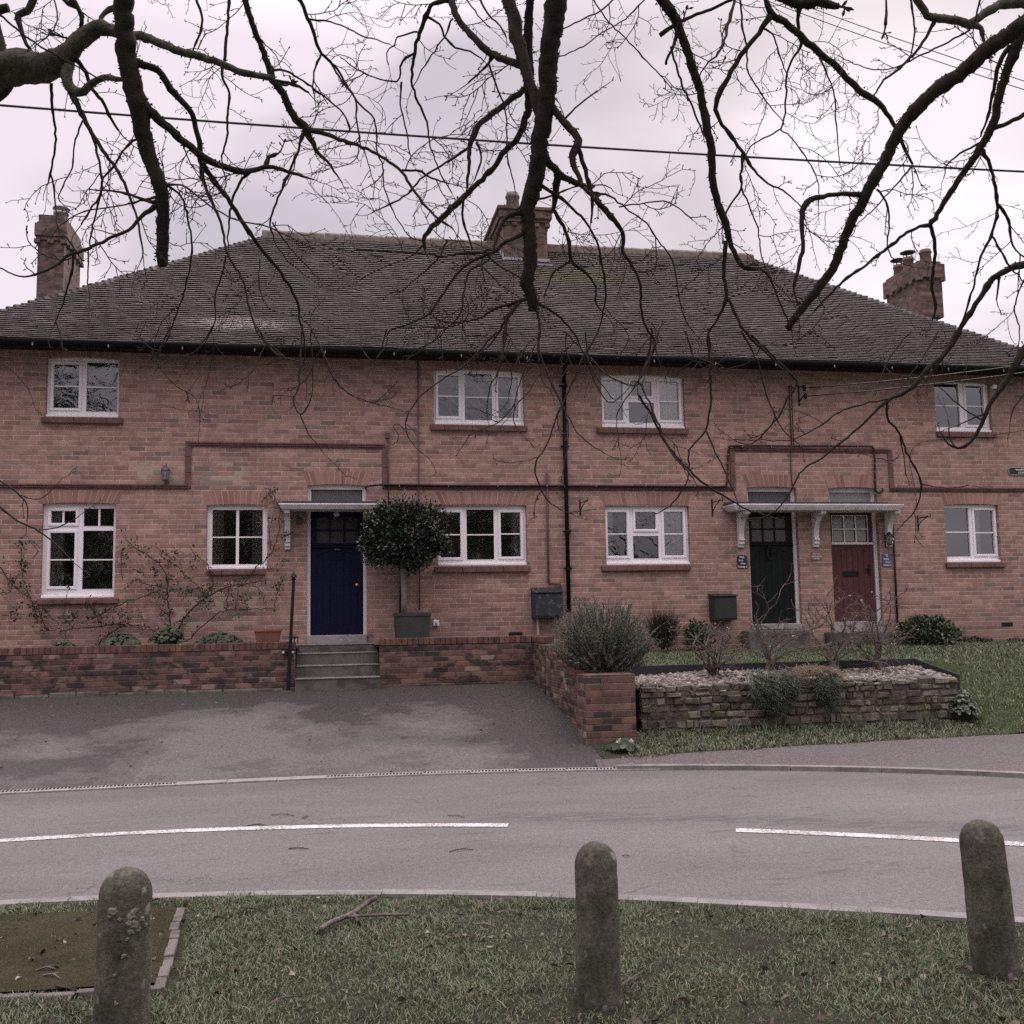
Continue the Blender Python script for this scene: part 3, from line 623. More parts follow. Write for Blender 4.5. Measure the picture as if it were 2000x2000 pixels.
def door(key, rc, mat, yfr, glaz_px, Z, ledge_py, barmat, frost, label, leaf_px):
    x0, x1, z0, z1 = rc; yl = yfr+.03
    lx0, lx1 = x0+.052, x1-.052
    lz1 = on_y(*Z((leaf_px[0]+leaf_px[1])/2, leaf_px[2]), yl).z; lz0 = z0+.012
    a, b = on_y(*Z(glaz_px[0], glaz_px[2]), yl).x, on_y(*Z(glaz_px[1], glaz_px[2]), yl).x
    gx0, gx1 = max(a, lx0+.05), min(b, lx1-.05)
    gz1, gz0 = on_y(*Z(glaz_px[0], glaz_px[2]), yl).z, on_y(*Z(glaz_px[0], glaz_px[3]), yl).z
    mb = MB(); cols = []
    for i in range(3):
        for j in range(2):
            w_, h_ = (gx1-gx0)/3, (gz1-gz0)/2; cols.append((gx0+w_*i+.012, gx0+w_*(i+1)-.012, gz0+h_*j+.012, gz0+h_*(j+1)-.012))
    zl = on_y(*Z(glaz_px[0], ledge_py), yl).z
    grid_holes(mb, lx0, lx1, zl, lz1, cols, yl, yl+.045)
    # boarded lower part: grooves, a frame and a curved top rail
    mb.box(lx0, lx1, yl+.014, yl+.04, lz0, zl)
    fr = .085; mb.box(lx0, lx0+fr, yl, yl+.0138, lz0, zl); mb.box(lx1-fr, lx1, yl, yl+.0138, lz0, zl); mb.box(lx0+fr, lx1-fr, yl, yl+.0138, lz0, lz0+.14)
    n = 6
    for k in range(n):
        u0, u1 = lx0+fr+(lx1-lx0-2*fr)*(k+.035)/n, lx0+fr+(lx1-lx0-2*fr)*(k+.965)/n; um = ((u0+u1)/2-(lx0+lx1)/2)/((lx1-lx0)/2-fr)
        mb.box(u0, u1, yl+.005, yl+.0139, lz0+.141, zl-.16+.09*(1-um*um))
    m_ = 14; arc = [(lx0+fr+(lx1-lx0-2*fr)*k/m_, zl-.15+.09*(1-(2*k/m_-1)**2)) for k in range(m_+1)]
    mb.prism(arc+[(lx1-fr, zl-.0005), (lx0+fr, zl-.0005)], yl, yl+.0137, 'y')
    d = sub(mb.build('door', mat, house, label=label))
    if barmat is not mat:
        wb_ = MB(); ring(wb_, gx0, gx1, gz0, gz1, .012, yl-.008, yl+.0)
        for i in (1, 2): u = gx0+(gx1-gx0)*i/3; wb_.box(u-.011, u+.011, yl-.008, yl-.0005, gz0, gz1)
        zm_ = (gz0+gz1)/2; wb_.box(gx0, gx1, yl-.0085, yl-.0007, zm_-.010, zm_+.010); wb_.build('glazing_bar', barmat, d)
    lb = MB(); lb.prism([(yl-.045, zl-.012), (yl-.045, zl+.004), (yl-.001, zl+.03), (yl-.001, zl-.02)], lx0+.01, lx1-.01, 'x'); lb.build('weatherboard', barmat, d, bevel=.003)
    gb = MB(); gb.quad((gx0, yl+.02, gz0), (gx1, yl+.02, gz0), (gx1, yl+.02, gz1), (gx0, yl+.02, gz1)); gb.build('pane', frost, d)
    # frame with the fanlight over the canopy
    fb = MB(); fz0, fz1 = lz1+.06, z1-.075
    grid_holes(fb, x0+.001, x1-.001, lz1+.004, z1+.02, [(x0+.06, x1-.06, fz0, fz1)], yfr, yfr+.07)
    fb.box(x0+.001, lx0-.003, yfr, yfr+.07, z0+.002, lz1+.0038); fb.box(lx1+.003, x1-.001, yfr, yfr+.07, z0+.002, lz1+.0038)
    fb.box(x0+.001, x0+.030, yfr-.014, yfr-.0005, z0+.002, z1); fb.box(x1-.030, x1-.001, yfr-.014, yfr-.0005, z0+.002, z1); fb.box(x0+.0305, x1-.0305, yfr-.013, yfr-.0006, z1-.03, z1+.0)
    f = fb.build('door_frame', M_white, d)
    tb = MB(); tb.quad((x0+.06, yfr+.035, fz0), (x1-.06, yfr+.035, fz0), (x1-.06, yfr+.035, fz1), (x0+.06, yfr+.035, fz1)); tb.build('fanlight', M_frostp if key == 'red' else M_frost, d)
    ib = MB(); ib.box(x0-.02, x1+.02, .25, .3, z0-.1, z1+.1); ib.build('hall_interior', M_room, d)
    return d, yl, (lx0, lx1, lz0, lz1, zl)
def frost_dark():
    t = MT('dark_rippled_glass', 0.25, 0.6); ob = t.coord(); n = t.noise(t.scl(ob, (30, 30, 70)), 2.0, 4, 0.7); t.color((0.012, 0.012, 0.014)); t.bump(n, 0.8, 0.01); return t.m
M_frostd = frost_dark()
dB, yB, rB = door('blue', DOORS['blue'], M_blue, 0.06, (258, 578, 420, 628), Z2, 648, M_blue, M_frostd, 'navy blue boarded front door with a brass knob', (222, 617, 384))
dG, yG, rG = door('green', DOORS['green'], M_dgreen, 0.10, (308, 652, 520, 768), Z3, 790, M_dgreen, M_frost, 'dark green boarded front door', (300, 700, 488))
dR, yR, rR = door('red', DOORS['red'], M_red, 0.10, (1078, 1410, 522, 768), Z3, 785, M_white, M_frostp, 'dull red boarded front door with white glazing bars', (1070, 1440, 492))
# ironmongery
def at(zf, x, y, Y): return on_y(*zf(x, y), Y)
k = at(Z2, 568, 937, yB-.03); mb = MB(); mb.lathe([(.028, 0), (.028, .006), (.010, .012), (.010, .03), (.026, .04), (.030, .055), (.02, .068), (.0, .07)], (0, 0, 0), 16)
mb.v = [(k.x+v[0], yB-v[2], k.z+v[1]) for v in mb.v]; mb.build('knob', M_brass, dB, smooth=True)
k = at(Z2, 415, 400, yB); mb = MB(); mb.lathe([(.05, 0), (.05, .006), (.045, .01)], (0, 0, 0), 20); mb.v = [(k.x+v[0], yB-.001-v[2], k.z-.01+v[1]*.72) for v in mb.v]
npl = mb.build('number_plate', simple('white_enamel', (.45, .44, .44), .4, .4, .1), dB); sub(npl)
mb = MB()
for dx in (-.02, .02): mb.box(k.x+dx-.014, k.x+dx+.014, yB-.0125, yB-.0112, k.z-.028, k.z+.008)
k = at(Z2, 418, 670, yB); mb = MB()
mb.tube([(k.x-.035, yB-.006, k.z+.008), (k.x, yB-.006, k.z+.008), (k.x-.02, yB-.006, k.z-.012)], .004, 5); mb.tube([(k.x+.012, yB-.006, k.z+.008), (k.x+.03, yB-.006, k.z-.010), (k.x+.04, yB-.006, k.z+.008)], .004, 5); mb.build('numeral', M_bracket, dB)
k = at(Z2, 418, 735, yB); mb = MB(); ring(mb, k.x-.10, k.x+.10, k.z-.022, k.z+.022, .010, yB-.002, yB+.02); mb.box(k.x-.098, k.x+.098, yB+.003, yB+.02, k.z-.02, k.z+.02); mb.build('letter_slot', M_blue, dB, bevel=.004)
k = at(Z3, 495, 870, yG-.01); mb = MB(); mb.tube([(k.x+.045*cos(a), yG-.028, k.z+.1*sin(a)-.01) for a in np.linspace(0, 2*pi, 21)], .011, 6); mb.box(k.x-.02, k.x+.02, yG-.03, yG+.006, k.z+.08, k.z+.13); mb.build('knocker', M_black, dG)
k = at(Z3, 1266, 1064, yR-.01); mb = MB(); ring(mb, k.x-.12, k.x+.12, k.z-.025, k.z+.025, .018, yR-.014, yR+.006); mb.box(k.x-.118, k.x+.118, yR-.008, yR+.006, k.z-.023, k.z+.023); mb.build('letter_plate', M_black, dR, bevel=.003)
k = at(Z3, 1440, 1025, yR-.01); kx = min(k.x, rR[1]-.04); mb = MB(); mb.box(kx-.018, kx+.018, yR-.012, yR+.005, k.z-.1, k.z+.09); mb.tube([(kx, yR-.012, k.z), (kx, yR-.05, k.z), (kx-.11, yR-.055, k.z+.005)], .010, 6); mb.build('handle', M_black, dR)

# ------------------------------------------------------------------ canopies
def canopy(px0, px1, py0, py1, depth, brackets, label, bz):
    p0, p1 = on_y(px0, (py0+py1)/2, -depth), on_y(px1, (py0+py1)/2, -depth)
    zt_, zb_ = (on_y(px0, py0, -depth).z+on_y(px1, py0, -depth).z)/2, (on_y(px0, py1, -depth).z+on_y(px1, py1, -depth).z)/2
    x0, x1 = p0.x, p1.x; h = zt_-zb_
    mb = MB()
    for (a, b, e) in ((0, .30, .045), (.30, .58, .028), (.58, .78, .016), (.78, 1.0, 0.0)):   # stepped cornice, largest on top
        zz0, zz1 = zt_-h*b+.0005, zt_-h*a
        mb.box(x0-e+.045, x1+e-.045, -depth-e+.045, -.001, zz0, zz1)
    c = sub(mb.build('door_canopy', M_white, house, bevel=.006, label=label))
    sb = MB(); sb.hexa([(x0+.01, -depth+.02, zt_+.001), (x1-.01, -depth+.02, zt_+.001), (x1-.01, -.002, zt_+.001), (x0+.01, -.002, zt_+.001), (x0+.01, -depth+.02, zt_+.012), (x1-.01, -depth+.02, zt_+.012), (x1-.01, -.002, zt_+.05), (x0+.01, -.002, zt_+.05)])
    sb.box(x0+.03, x1-.03, -.022, -.0015, zt_+.05, zt_+.085); sb.build('canopy_roof', M_slate, c)
    for bx0, bx1, zbot in brackets:
        w_ = bx1-bx0; pr = []; zz = zb_-.001; zl_ = zz-zbot; D = depth-.10
        # profile in (y, z): scroll bracket, concave sweep, small volute foot
        pr = [(-.001, zz), (-D, zz), (-D, zz-.05), (-D+.035, zz-.065)]
        for kk in range(9):
            f = kk/8; pr.append((-(D-.05)+(D-.05-.075)*sin(f*pi/2), zz-.07-(zl_*.62)*(1-cos(f*pi/2))))
        pr += [(-.105, zz-zl_*.76), (-.115, zz-zl_*.80), (-.085, zz-zl_*.84), (-.09, zz-zl_*.91), (-.06, zz-zl_*.94), (-.055, zz-zl_), (-.001, zz-zl_)]
        bb = MB(); bb.prism(pr, bx0, bx1, 'x'); bb.build('canopy_bracket', M_white, c, bevel=.006)
    return c, zb_
zbk = on_y(562, 1073, -.08).z; xb = on_y(561, 1030, -.2).x
canB, _ = canopy(544, 748, 983, 993.5, .47, [(xb-.042, xb+.042, zbk), (.62, .70, zbk)], 'small white door canopy above the navy blue door', 0)
zbk2 = on_y(1447, 1069, -.08).z
b1 = on_y(1440, 1020, -.03).x; b2 = on_y(1586, 1020, -.03).x; b3 = on_y(1729, 1020, -.03).x
canG, _ = canopy(1433, 1766, 984, 995.5, .47, [(b1, b1+.095, zbk2), (b2, b2+.095, zbk2), (b3, b3+.095, zbk2)], 'long white canopy shared by the dark green and dull red doors', 0)

# ------------------------------------------------------------------ pipes of the house
def pipe(pxs, r, name, mat, y=-.05, clips=0, parent=None, n=8, elbow=True):
    pts = [on_y(p[0], p[1], p[2] if len(p) > 2 else y) for p in pxs]
    mb = MB(); mb.tube(pts, r, n)
    o = mb.build(name, mat, parent, smooth=True)
    return o, pts
dp, pts = pipe([(1104, 703, -.36), (1104, 716, -.36), (1101.5, 735, -.07), (1103, 850, -.07), (1111.5, 1196, -.07)], .036, 'downpipe', M_gutter, parent=house); sub(dp)
cb = MB()
for p in ((1102, 752), (1104.5, 871), (1109, 1038), (1110.5, 1110)):
    q = on_y(p[0], p[1], -.07); cb.lathe([(.044, -.03), (.044, .03)], q, 12); cb.box(q.x-.07, q.x+.07, -.03, -.015, q.z-.012, q.z+.012)
cb.build('pipe_collar', M_gutter, dp)
pipe([(816.5, 697, -.03), (818, 984, -.03), (819.6, 1191, -.03)], .011, 'conductor', M_pipe, parent=house)
pipe([(757.5, 851, -.03), (759, 985, -.03)], .009, 'conductor', M_pipe, parent=house)
pipe([(783.5, 1090, -.04), (783, 1150, -.04), (782, 1200, -.04)], .022, 'waste_pipe', M_black, parent=house)
pipe([(1743.5, 1014, -.03), (1748, 1110, -.03), (1753, 1217, -.03)], .018, 'waste_pipe', M_cable, parent=house)
pipe([(1068.3, 924, -.035), (1070, 1040, -.035), (1071.5, 1138.5, -.035), (1072.5, 1139.5, -.035), (1094.5, 1140.5, -.035), (1095, 1150, -.035)], .017, 'conduit', M_pipe, parent=house)
ab = MB(); q = on_y(1967, 1219.5, 0); ab.box(q.x-.11, q.x+.11, -.004, .02, q.z-.035, q.z+.035); ab.build('air_brick', M_black, house)
ab = MB(); q = on_y(1007, 1239, 0); ab.box(q.x-.11, q.x+.11, -.004, .02, q.z-.035, q.z+.035); ab.build('air_brick', M_black, house)
# threshold slabs and door steps on the right
def slab(px0, px1, py0, py1, y0, y1, name, mat, lab=None):
    a, b = on_y(px0, py0, y0), on_y(px1, py0, y0); z1_, z0_ = a.z, on_y((px0+px1)/2, py1, y0).z
    mb = MB(); mb.box(a.x, b.x, y0, y1, z0_, z1_); return mb.build(name, mat, house, bevel=.012)
slab(1470, 1566, 1219, 1229.5, -.07, .14, 'threshold', M_slab); slab(1629, 1724, 1214.5, 1236, -.03, .14, 'threshold', M_slab)
slab(1600+32*.0, 1717, 0, 1, 0, 0, 'x', M_slab) if False else None
for a, b, c in ((1464, 1582, 1232), (1630, 1745, 1235)):
    p, q = on_y(a, c, -.38), on_y(b, c, -.38); mb = MB(); mb.box(p.x, q.x, -.38, -.002, .9, p.z); mb.build('door_step', M_step, house, bevel=.02)
th = MB(); p, q = on_y(599, 1241, -.06), on_y(716.5, 1241, -.06); th.box(p.x, q.x, -.06, .10, on_y(650, 1257.5, -.06).z, p.z-.004); th.build('threshold', M_slab, house, bevel=.01)
# ------------------------------------------------------------------ ground, road, kerbs
PC = (-1.3, -19.0)
def polar(pxs, Z=0.0):
    P = [on_z(x, y, Z) for x, y in pxs]; a = [atan2(p.x-PC[0], p.y-PC[1]) for p in P]; r = [sqrt((p.x-PC[0])**2+(p.y-PC[1])**2) for p in P]
    co = np.polyfit(a, r, 3); lo, hi = min(a), max(a)
    return lambda t: float(np.polyval(co, min(max(t, lo), hi)))
rF = polar([(0, 1550), (200, 1540), (414, 1530), (725, 1519), (1035, 1503), (1200, 1503), (1450, 1505), (1730, 1508), (2000, 1517)])
rL = polar([(0, 1643), (300, 1625), (600, 1617), (990, 1611), (1437, 1623), (1880, 1642), (2000, 1650)])
rN = polar([(0, 1787), (350, 1773), (500, 1768), (900, 1769), (1300, 1781), (1650, 1801), (2000, 1826)])
def pol(t, r): return (PC[0]+r*sin(t), PC[1]+r*cos(t))
AN = [radians(a) for a in np.arange(-112, 112.1, 1.0)]
XF = np.array([pol(t, rF(t)) for t in [radians(a) for a in np.arange(-75, 75.1, 1.0)]])
def yF(x): return float(np.interp(x, XF[:, 0], XF[:, 1]))

def noise2(x, y): return sin(x*3.1+1.3*sin(y*2.3))*cos(y*2.7+1.1*sin(x*1.9))
def road_mat():
    t = MT('worn_asphalt', 0.88, 0.25); ob = t.coord()
    nf = t.noise(ob, 120, 4, 0.8); nm = t.noise(ob, 50, 4, 0.75); nb = t.noise(t.scl(ob, (0.6, 1.5, 1)), 0.9, 6, 0.65)
    c = t.ramp(nf, [(0.25, (0.068, 0.065, 0.062)), (0.5, (0.134, 0.127, 0.121)), (0.75, (0.228, 0.217, 0.207))])
    c = t.mix(0.8, c, t.ramp(nm, [(0.3, (0.66, 0.66, 0.66)), (0.7, (1.32, 1.32, 1.32))]), 'MULTIPLY')
    c = t.mix(0.9, c, t.ramp(nb, [(0.3, (0.78, 0.78, 0.79)), (0.7, (1.14, 1.13, 1.13))]), 'MULTIPLY')
    gr_ = t.noise(t.scl(ob, (1, .6, 1)), 26, 6, 0.85); c = t.mix(0.9, c, t.ramp(gr_, [(0.32, (0.70, 0.70, 0.70)), (0.68, (1.30, 1.30, 1.30))]), 'MULTIPLY')
    # dark scuffed seam along the crown of the road and tar patches
    sp = t.n('ShaderNodeSeparateXYZ', {0: ob}); dx = t.math('ADD', sp.outputs[0], -PC[0]); dy = t.math('ADD', sp.outputs[1], -PC[1])
    rr = t.math('SQRT', t.math('ADD', t.math('POWER', dx, 2), t.math('POWER', dy, 2)))
    ns = t.noise(t.scl(ob, (1.2, 4.5, 1)), 2.2, 5, 0.7, 0.5)
    ring_ = t.math('MULTIPLY', t.step(rr, 11.35, 11.58), t.step(rr, 12.0, 11.72))
    seam = t.math('MULTIPLY', t.math('MULTIPLY', ring_, t.step(sp.outputs[0], 0.6, 1.8)), t.step(ns, 0.40, 0.58))
    c = t.mix(t.math('MULTIPLY', seam, 0.92), c, (0.085, 0.08, 0.08))
    patch = t.math('MULTIPLY', t.step(t.noise(t.scl(ob, (0.8, 3.6, 1)), 1.6, 5, 0.65, 0.4), 0.60, 0.69), 0.6)
    c = t.mix(patch, c, (0.075, 0.071, 0.069))
    edge = t.math('MULTIPLY', t.step(rr, 13.2, 13.9), t.step(ns, 0.4, 0.65)); c = t.mix(t.math('MULTIPLY', edge, 0.55), c, (0.10, 0.095, 0.09))
    # hairline cracks
    vo = t.n('ShaderNodeTexVoronoi', {'Vector': t.n('ShaderNodeVectorMath', {0: ob, 1: t.n('ShaderNodeVectorMath', {0: t.noise(ob, 5, 4, 0.6, out=1), 'Scale': 0.5}, operation='SCALE').outputs[0]}, operation='ADD').outputs[0], 'Scale': 0.8}, feature='DISTANCE_TO_EDGE')
    crk = t.math('MULTIPLY', t.step(vo.outputs[0], 0.008, 0.002), t.step(t.noise(ob, 0.9, 2), 0.56, 0.62)); c = t.mix(t.math('MULTIPLY', crk, 0.7), c, (0.06, 0.055, 0.055))
    t.color(c); t.bump(t.math('MULTIPLY_ADD', nm, 0.5, nf), 0.5, 0.006); return t.m
def drive_mat():
    t = MT('damp_driveway_asphalt', 0.8, 0.3); ob = t.coord()
    nf = t.noise(ob, 115, 4, 0.8); nm = t.noise(ob, 45, 4, 0.75); nb = t.noise(t.scl(ob, (0.8, 1.0, 1)), 0.62, 5, 0.58, 0.3); n2 = t.noise(t.scl(ob, (0.9, 1.0, 1)), 2.6, 6, 0.66, 0.2)
    dry = t.ramp(nf, [(0.25, (0.068, 0.065, 0.062)), (0.5, (0.115, 0.109, 0.104)), (0.75, (0.185, 0.176, 0.168))])
    wet = t.ramp(nf, [(0.25, (0.020, 0.019, 0.018)), (0.75, (0.052, 0.050, 0.047))])
    sp = t.n('ShaderNodeSeparateXYZ', {0: ob})
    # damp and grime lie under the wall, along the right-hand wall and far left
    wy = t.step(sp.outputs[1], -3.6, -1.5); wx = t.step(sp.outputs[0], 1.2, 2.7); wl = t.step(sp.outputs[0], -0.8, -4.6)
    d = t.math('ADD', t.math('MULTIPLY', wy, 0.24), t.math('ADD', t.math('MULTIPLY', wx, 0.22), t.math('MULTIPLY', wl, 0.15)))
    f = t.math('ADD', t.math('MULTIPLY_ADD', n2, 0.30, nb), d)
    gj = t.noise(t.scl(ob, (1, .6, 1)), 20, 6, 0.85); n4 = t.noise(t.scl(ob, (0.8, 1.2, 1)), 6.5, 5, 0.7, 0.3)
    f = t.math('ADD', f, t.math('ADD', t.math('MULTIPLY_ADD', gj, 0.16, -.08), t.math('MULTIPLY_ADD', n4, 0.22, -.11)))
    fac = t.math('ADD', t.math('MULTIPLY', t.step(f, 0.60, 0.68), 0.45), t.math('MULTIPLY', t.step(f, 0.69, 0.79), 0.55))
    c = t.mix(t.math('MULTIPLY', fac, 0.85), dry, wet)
    gr_ = t.noise(t.scl(ob, (1, .6, 1)), 26, 6, 0.85); c = t.mix(0.9, c, t.ramp(gr_, [(0.32, (0.70, 0.70, 0.70)), (0.68, (1.30, 1.30, 1.30))]), 'MULTIPLY')
    moss = t.math('MULTIPLY', t.step(sp.outputs[1], -1.95, -1.35), t.step(n2, 0.34, 0.58)); c = t.mix(t.math('MULTIPLY', moss, 0.75), c, (0.050, 0.050, 0.030))
    c = t.mix(0.7, c, t.ramp(nm, [(0.3, (0.62, 0.62, 0.62)), (0.7, (1.35, 1.35, 1.35))]), 'MULTIPLY')
    t.color(c); t.rough(t.n('ShaderNodeMapRange', {'Value': fac, 'To Min': 0.88, 'To Max': 0.55}).outputs[0])
    t.bump(t.math('MULTIPLY_ADD', nm, 0.5, nf), 0.5, 0.006); return t.m
def path_mat():
    t = MT('gravelly_path', 0.92, 0.2); ob = t.coord(); nf = t.noise(t.scl(ob, (1, .6, 1)), 38, 6, 0.85); nm = t.noise(ob, 6, 5, 0.65); nb = t.noise(t.scl(ob, (0.7, 1.5, 1)), 0.9, 4, 0.55, 0.4)
    a = t.ramp(nf, [(0.25, (0.050, 0.043, 0.040)), (0.48, (0.110, 0.097, 0.092)), (0.7, (0.205, 0.185, 0.178))]); b = t.ramp(nf, [(0.25, (0.078, 0.073, 0.070)), (0.7, (0.150, 0.141, 0.136))])
    c = t.mix(t.step(nb, 0.52, 0.6), a, b); c = t.mix(t.math('MULTIPLY', t.step(nm, 0.55, 0.72), 0.5), c, (0.085, 0.075, 0.06))
    t.color(c); t.bump(nf, 0.8, 0.012); return t.m
def turf_mat(name, a, b, c_, sc=9.0):
    t = MT(name, 0.95, 0.1); ob = t.coord(); n = t.noise(ob, sc, 7, 0.75); nf = t.noise(ob, 75, 5, 0.8)
    c = t.ramp(n, [(0.3, a), (0.5, b), (0.68, c_)]); c = t.mix(0.95, c, t.ramp(nf, [(0.3, (0.42, 0.42, 0.42)), (0.7, (1.6, 1.6, 1.6))]), 'MULTIPLY')
    t.color(c); t.bump(nf, 1.0, 0.03); return t.m
M_road = road_mat(); M_drive = drive_mat(); M_path = path_mat()
M_turf = turf_mat('muddy_turf', (0.042, 0.037, 0.029), (0.060, 0.062, 0.040), (0.085, 0.098, 0.058))
M_lawn = turf_mat('lawn_turf', (0.045, 0.055, 0.028), (0.055, 0.074, 0.034), (0.075, 0.105, 0.045), 5)
M_soil = turf_mat('dark_soil', (0.032, 0.026, 0.021), (0.045, 0.037, 0.029), (0.06, 0.05, 0.036))
M_moss = turf_mat('mossy_grit', (0.044, 0.041, 0.022), (0.062, 0.059, 0.030), (0.090, 0.076, 0.046), 4)
M_kerb = concrete('concrete_kerb', (0.225, 0.212, 0.204), (0.12, 0.112, 0.104), 5, 0.7)
M_kerbd = concrete('dirty_kerb', (0.150, 0.135, 0.125), (0.065, 0.058, 0.050), 7, 0.75)

def sheet(name, fx, us, vs, mat, kind='structure', smooth=True):
    mb = MB(); n = len(vs)
    mb.v = [tuple(fx(u, v)) for u in us for v in vs]
    for i in range(len(us)-1):
        for j in range(n-1): mb.f.append((i*n+j, (i+1)*n+j, (i+1)*n+j+1, i*n+j+1)); mb.r.append(.5)
    return mb.build(name, mat, smooth=smooth, kind=kind)
gm = MB(); gm.quad((-300, -300, -.06), (300, -300, -.06), (300, 300, -.06), (-300, 300, -.06)); gm.build('ground', M_turf, kind='structure')
sheet('road', lambda t, f: (*pol(t, rN(t)-.02+(rF(t)-rN(t)+.04)*f), 0.0), AN, np.linspace(0, 1, 9), M_road)
def zgreen(x, y): return 0.078+0.012*noise2(x*.8, y*.8)+0.006*noise2(x*2.4+3, y*2.4)
def green(t, f):
    x, y = pol(t, (rN(t)-.075)*f); return (x, y, zgreen(x, y) if f < .985 else .068)
sheet('green', green, AN, list(np.linspace(0.02, 0.97, 60))+[1.0], M_turf)
# near kerb
def kerb_strip(r_of, a0, a1, w, z0, z1, name, mat, L=.9, gap=.006, y0=0):
    mb = MB(); t = a0
    while t < a1:
        dt_ = L/r_of(t); e = min(t+dt_, a1); n = 4; dz = random.uniform(-.003, .003)
        for k in range(n):
            p, q = t+(e-t)*(k/n)+(gap/r_of(t) if k == 0 else 0), t+(e-t)*((k+1)/n)
            A, B, C_, D_ = pol(p, r_of(p)-w), pol(p, r_of(p)), pol(q, r_of(q)), pol(q, r_of(q)-w)
            mb.hexa([(*A, z0), (*D_, z0), (*C_, z0), (*B, z0), (*A, z1+dz), (*D_, z1+dz), (*C_, z1+dz), (*B, z1+dz)])
        t = e
    return mb.build(name, mat, kind='structure')
kerb_strip(lambda t: rN(t), radians(-112), radians(112), .10, -.05, .086, 'kerb', M_kerb)
# far side: drain channel up to the end of the drive, then a low kerb
tD = atan2(3.02-PC[0], yF(3.02)-PC[1])
kerb_strip(lambda t: rF(t)+.06, tD, radians(112), .12, -.05, .046, 'kerb', M_kerb)
dr = thing('drain_channel', 'long slotted concrete drain channel between the driveway and the road', 'drain', (*pol(0, rF(0)), 0))
chb = MB(); slb = MB(); t = radians(-75); n = 0
while t < tD:
    r = rF(t); e = t+0.5/r; plain = (radians(-1.0) < t < radians(4.5))
    w0, w1 = -.085, .105
    A, B, C_, D_ = pol(t+.004/r, r+w0), pol(t+.004/r, r+w1), pol(e, rF(e)+w1), pol(e, rF(e)+w0); chb.hexa([(*A, -.05), (*D_, -.05), (*C_, -.05), (*B, -.05), (*A, .016), (*D_, .016), (*C_, .016), (*B, .016)])
    if not plain:
        for k in range(14):
            p = t+(e-t)*(k+.5)/14; hw = .010/r
            A, B, C_, D_ = pol(p-hw, r-.012), pol(p-hw, r+.066), pol(p+hw, r+.066), pol(p+hw, r-.012); slb.quad((*A, .0185), (*D_, .0185), (*C_, .0185), (*B, .0185))
    t = e
chb.build('channel', concrete('pale_drain_concrete', (0.30, 0.285, 0.275), (0.17, 0.16, 0.15), 6, 0.6), dr); slb.build('slot_shade', simple('drain_slot', (.02, .019, .018), .9, .1, .2), dr)  # flat dark strips painted for the shade inside the open slots
# road marking: two dashes of the centre line
def mark_mat():
    t = MT('worn_road_paint', 0.75, 0.3); ob = t.coord(); n = t.noise(ob, 45, 4, 0.75); nb = t.noise(ob, 3, 3)
    f = t.step(t.math('MULTIPLY_ADD', nb, 0.35, n), 0.60, 0.76); t.color(t.mix(f, (0.60, 0.585, 0.58), (0.20, 0.188, 0.186))); return t.m
mb = MB(); ang = lambda px, py: atan2(on_z(px, py).x-PC[0], on_z(px, py).y-PC[1])
for (a, b) in ((radians(-62), radians(-32)), (radians(-24), ang(993, 1611)), (ang(1437, 1623), ang(1878, 1641)), (ang(1884, 1642), radians(40)), (radians(50), radians(75))):
    n = max(4, int((b-a)*60))
    for k in range(n):
        p, q = a+(b-a)*k/n, a+(b-a)*(k+1)/n; w = .066; j = random.uniform(-.004, .004)
        mb.quad((*pol(p, rL(p)-w+j), .0045), (*pol(q, rL(q)-w+j), .0045), (*pol(q, rL(q)+w), .0045), (*pol(p, rL(p)+w), .0045))
mb.build('road_marking', mark_mat(), kind='structure')
# driveway rising to the wall
def fdrive(x, t):
    y0 = yF(x)+.10; y = y0+(-1.22-y0)*t; return (x, y, .006+.672*max(t, 0)**.82*(1-.03*max(0, -x-3)/5))
sheet('driveway', fdrive, np.linspace(-14, 2.96, 70), np.linspace(0, 1, 24), M_drive)
# verge, path and lawn to the right
def fdz(y):
    y0 = yF(2.96)+.07; return .006+.672*max(0, (y-y0)/(-1.22-y0))**.82
EP = [(2.4, -5.22), (2.97, -5.24), (3.6, -5.20), (4.27, -5.10), (5.59, -4.95), (6.76, -4.83), (8.44, -4.72), (10, -4.9), (13, -6.2), (18, -9.5), (26, -16)]
def yE(x): return float(np.interp(x, [p[0] for p in EP], [p[1] for p in EP]))
def smooth01(v): v = max(0, min(1, v)); return v*v*(3-2*v)
def zlawnA(x, y): return .935+.10*smooth01((y+2.95)/2.9)
def zlawnB(x, y):
    e = yE(x); t = max(0, min(1, (y-e)/(0-e))); return .115+.93*(1-(1-t)**2.6)
def zverge(x, y):
    e = yE(x); return .10+.10*smooth01((y-e)/(-4.0-e))
def zright(x, y):
    e = yE(x)
    w_ = smooth01((x-2.95)/.9)
    if y < e: k = yF(x)+.06; return .012+.09*max(0, min(1, (y-k)/(e-k)))*(.4+.6*w_)+(1-w_)*max(0, fdz(y)-.01)
    if y < -3.98 and x < 4: return zverge(x, y)*w_+(1-w_)*max(.014, fdz(y))
    if y < -3.98: return zverge(x, y)+(zlawnB(x, y)-zverge(x, y))*smooth01((x-7.95)/.6)
    if y < -2.93: return zlawnB(x, y)
    return zlawnA(x, y)+(zlawnB(x, y)-zlawnA(x, y))*smooth01((x-8.0)/1.4)
XR = list(np.linspace(2.84, 14, 56))+list(np.linspace(14.5, 26, 12))
sheet('path', lambda x, t: (x, yF(x)+.06+(yE(x)-yF(x)-.06)*t, zright(x, yF(x)+.06+(yE(x)-yF(x)-.06)*t-1e-4)), XR, np.linspace(0, 1, 8), M_path)
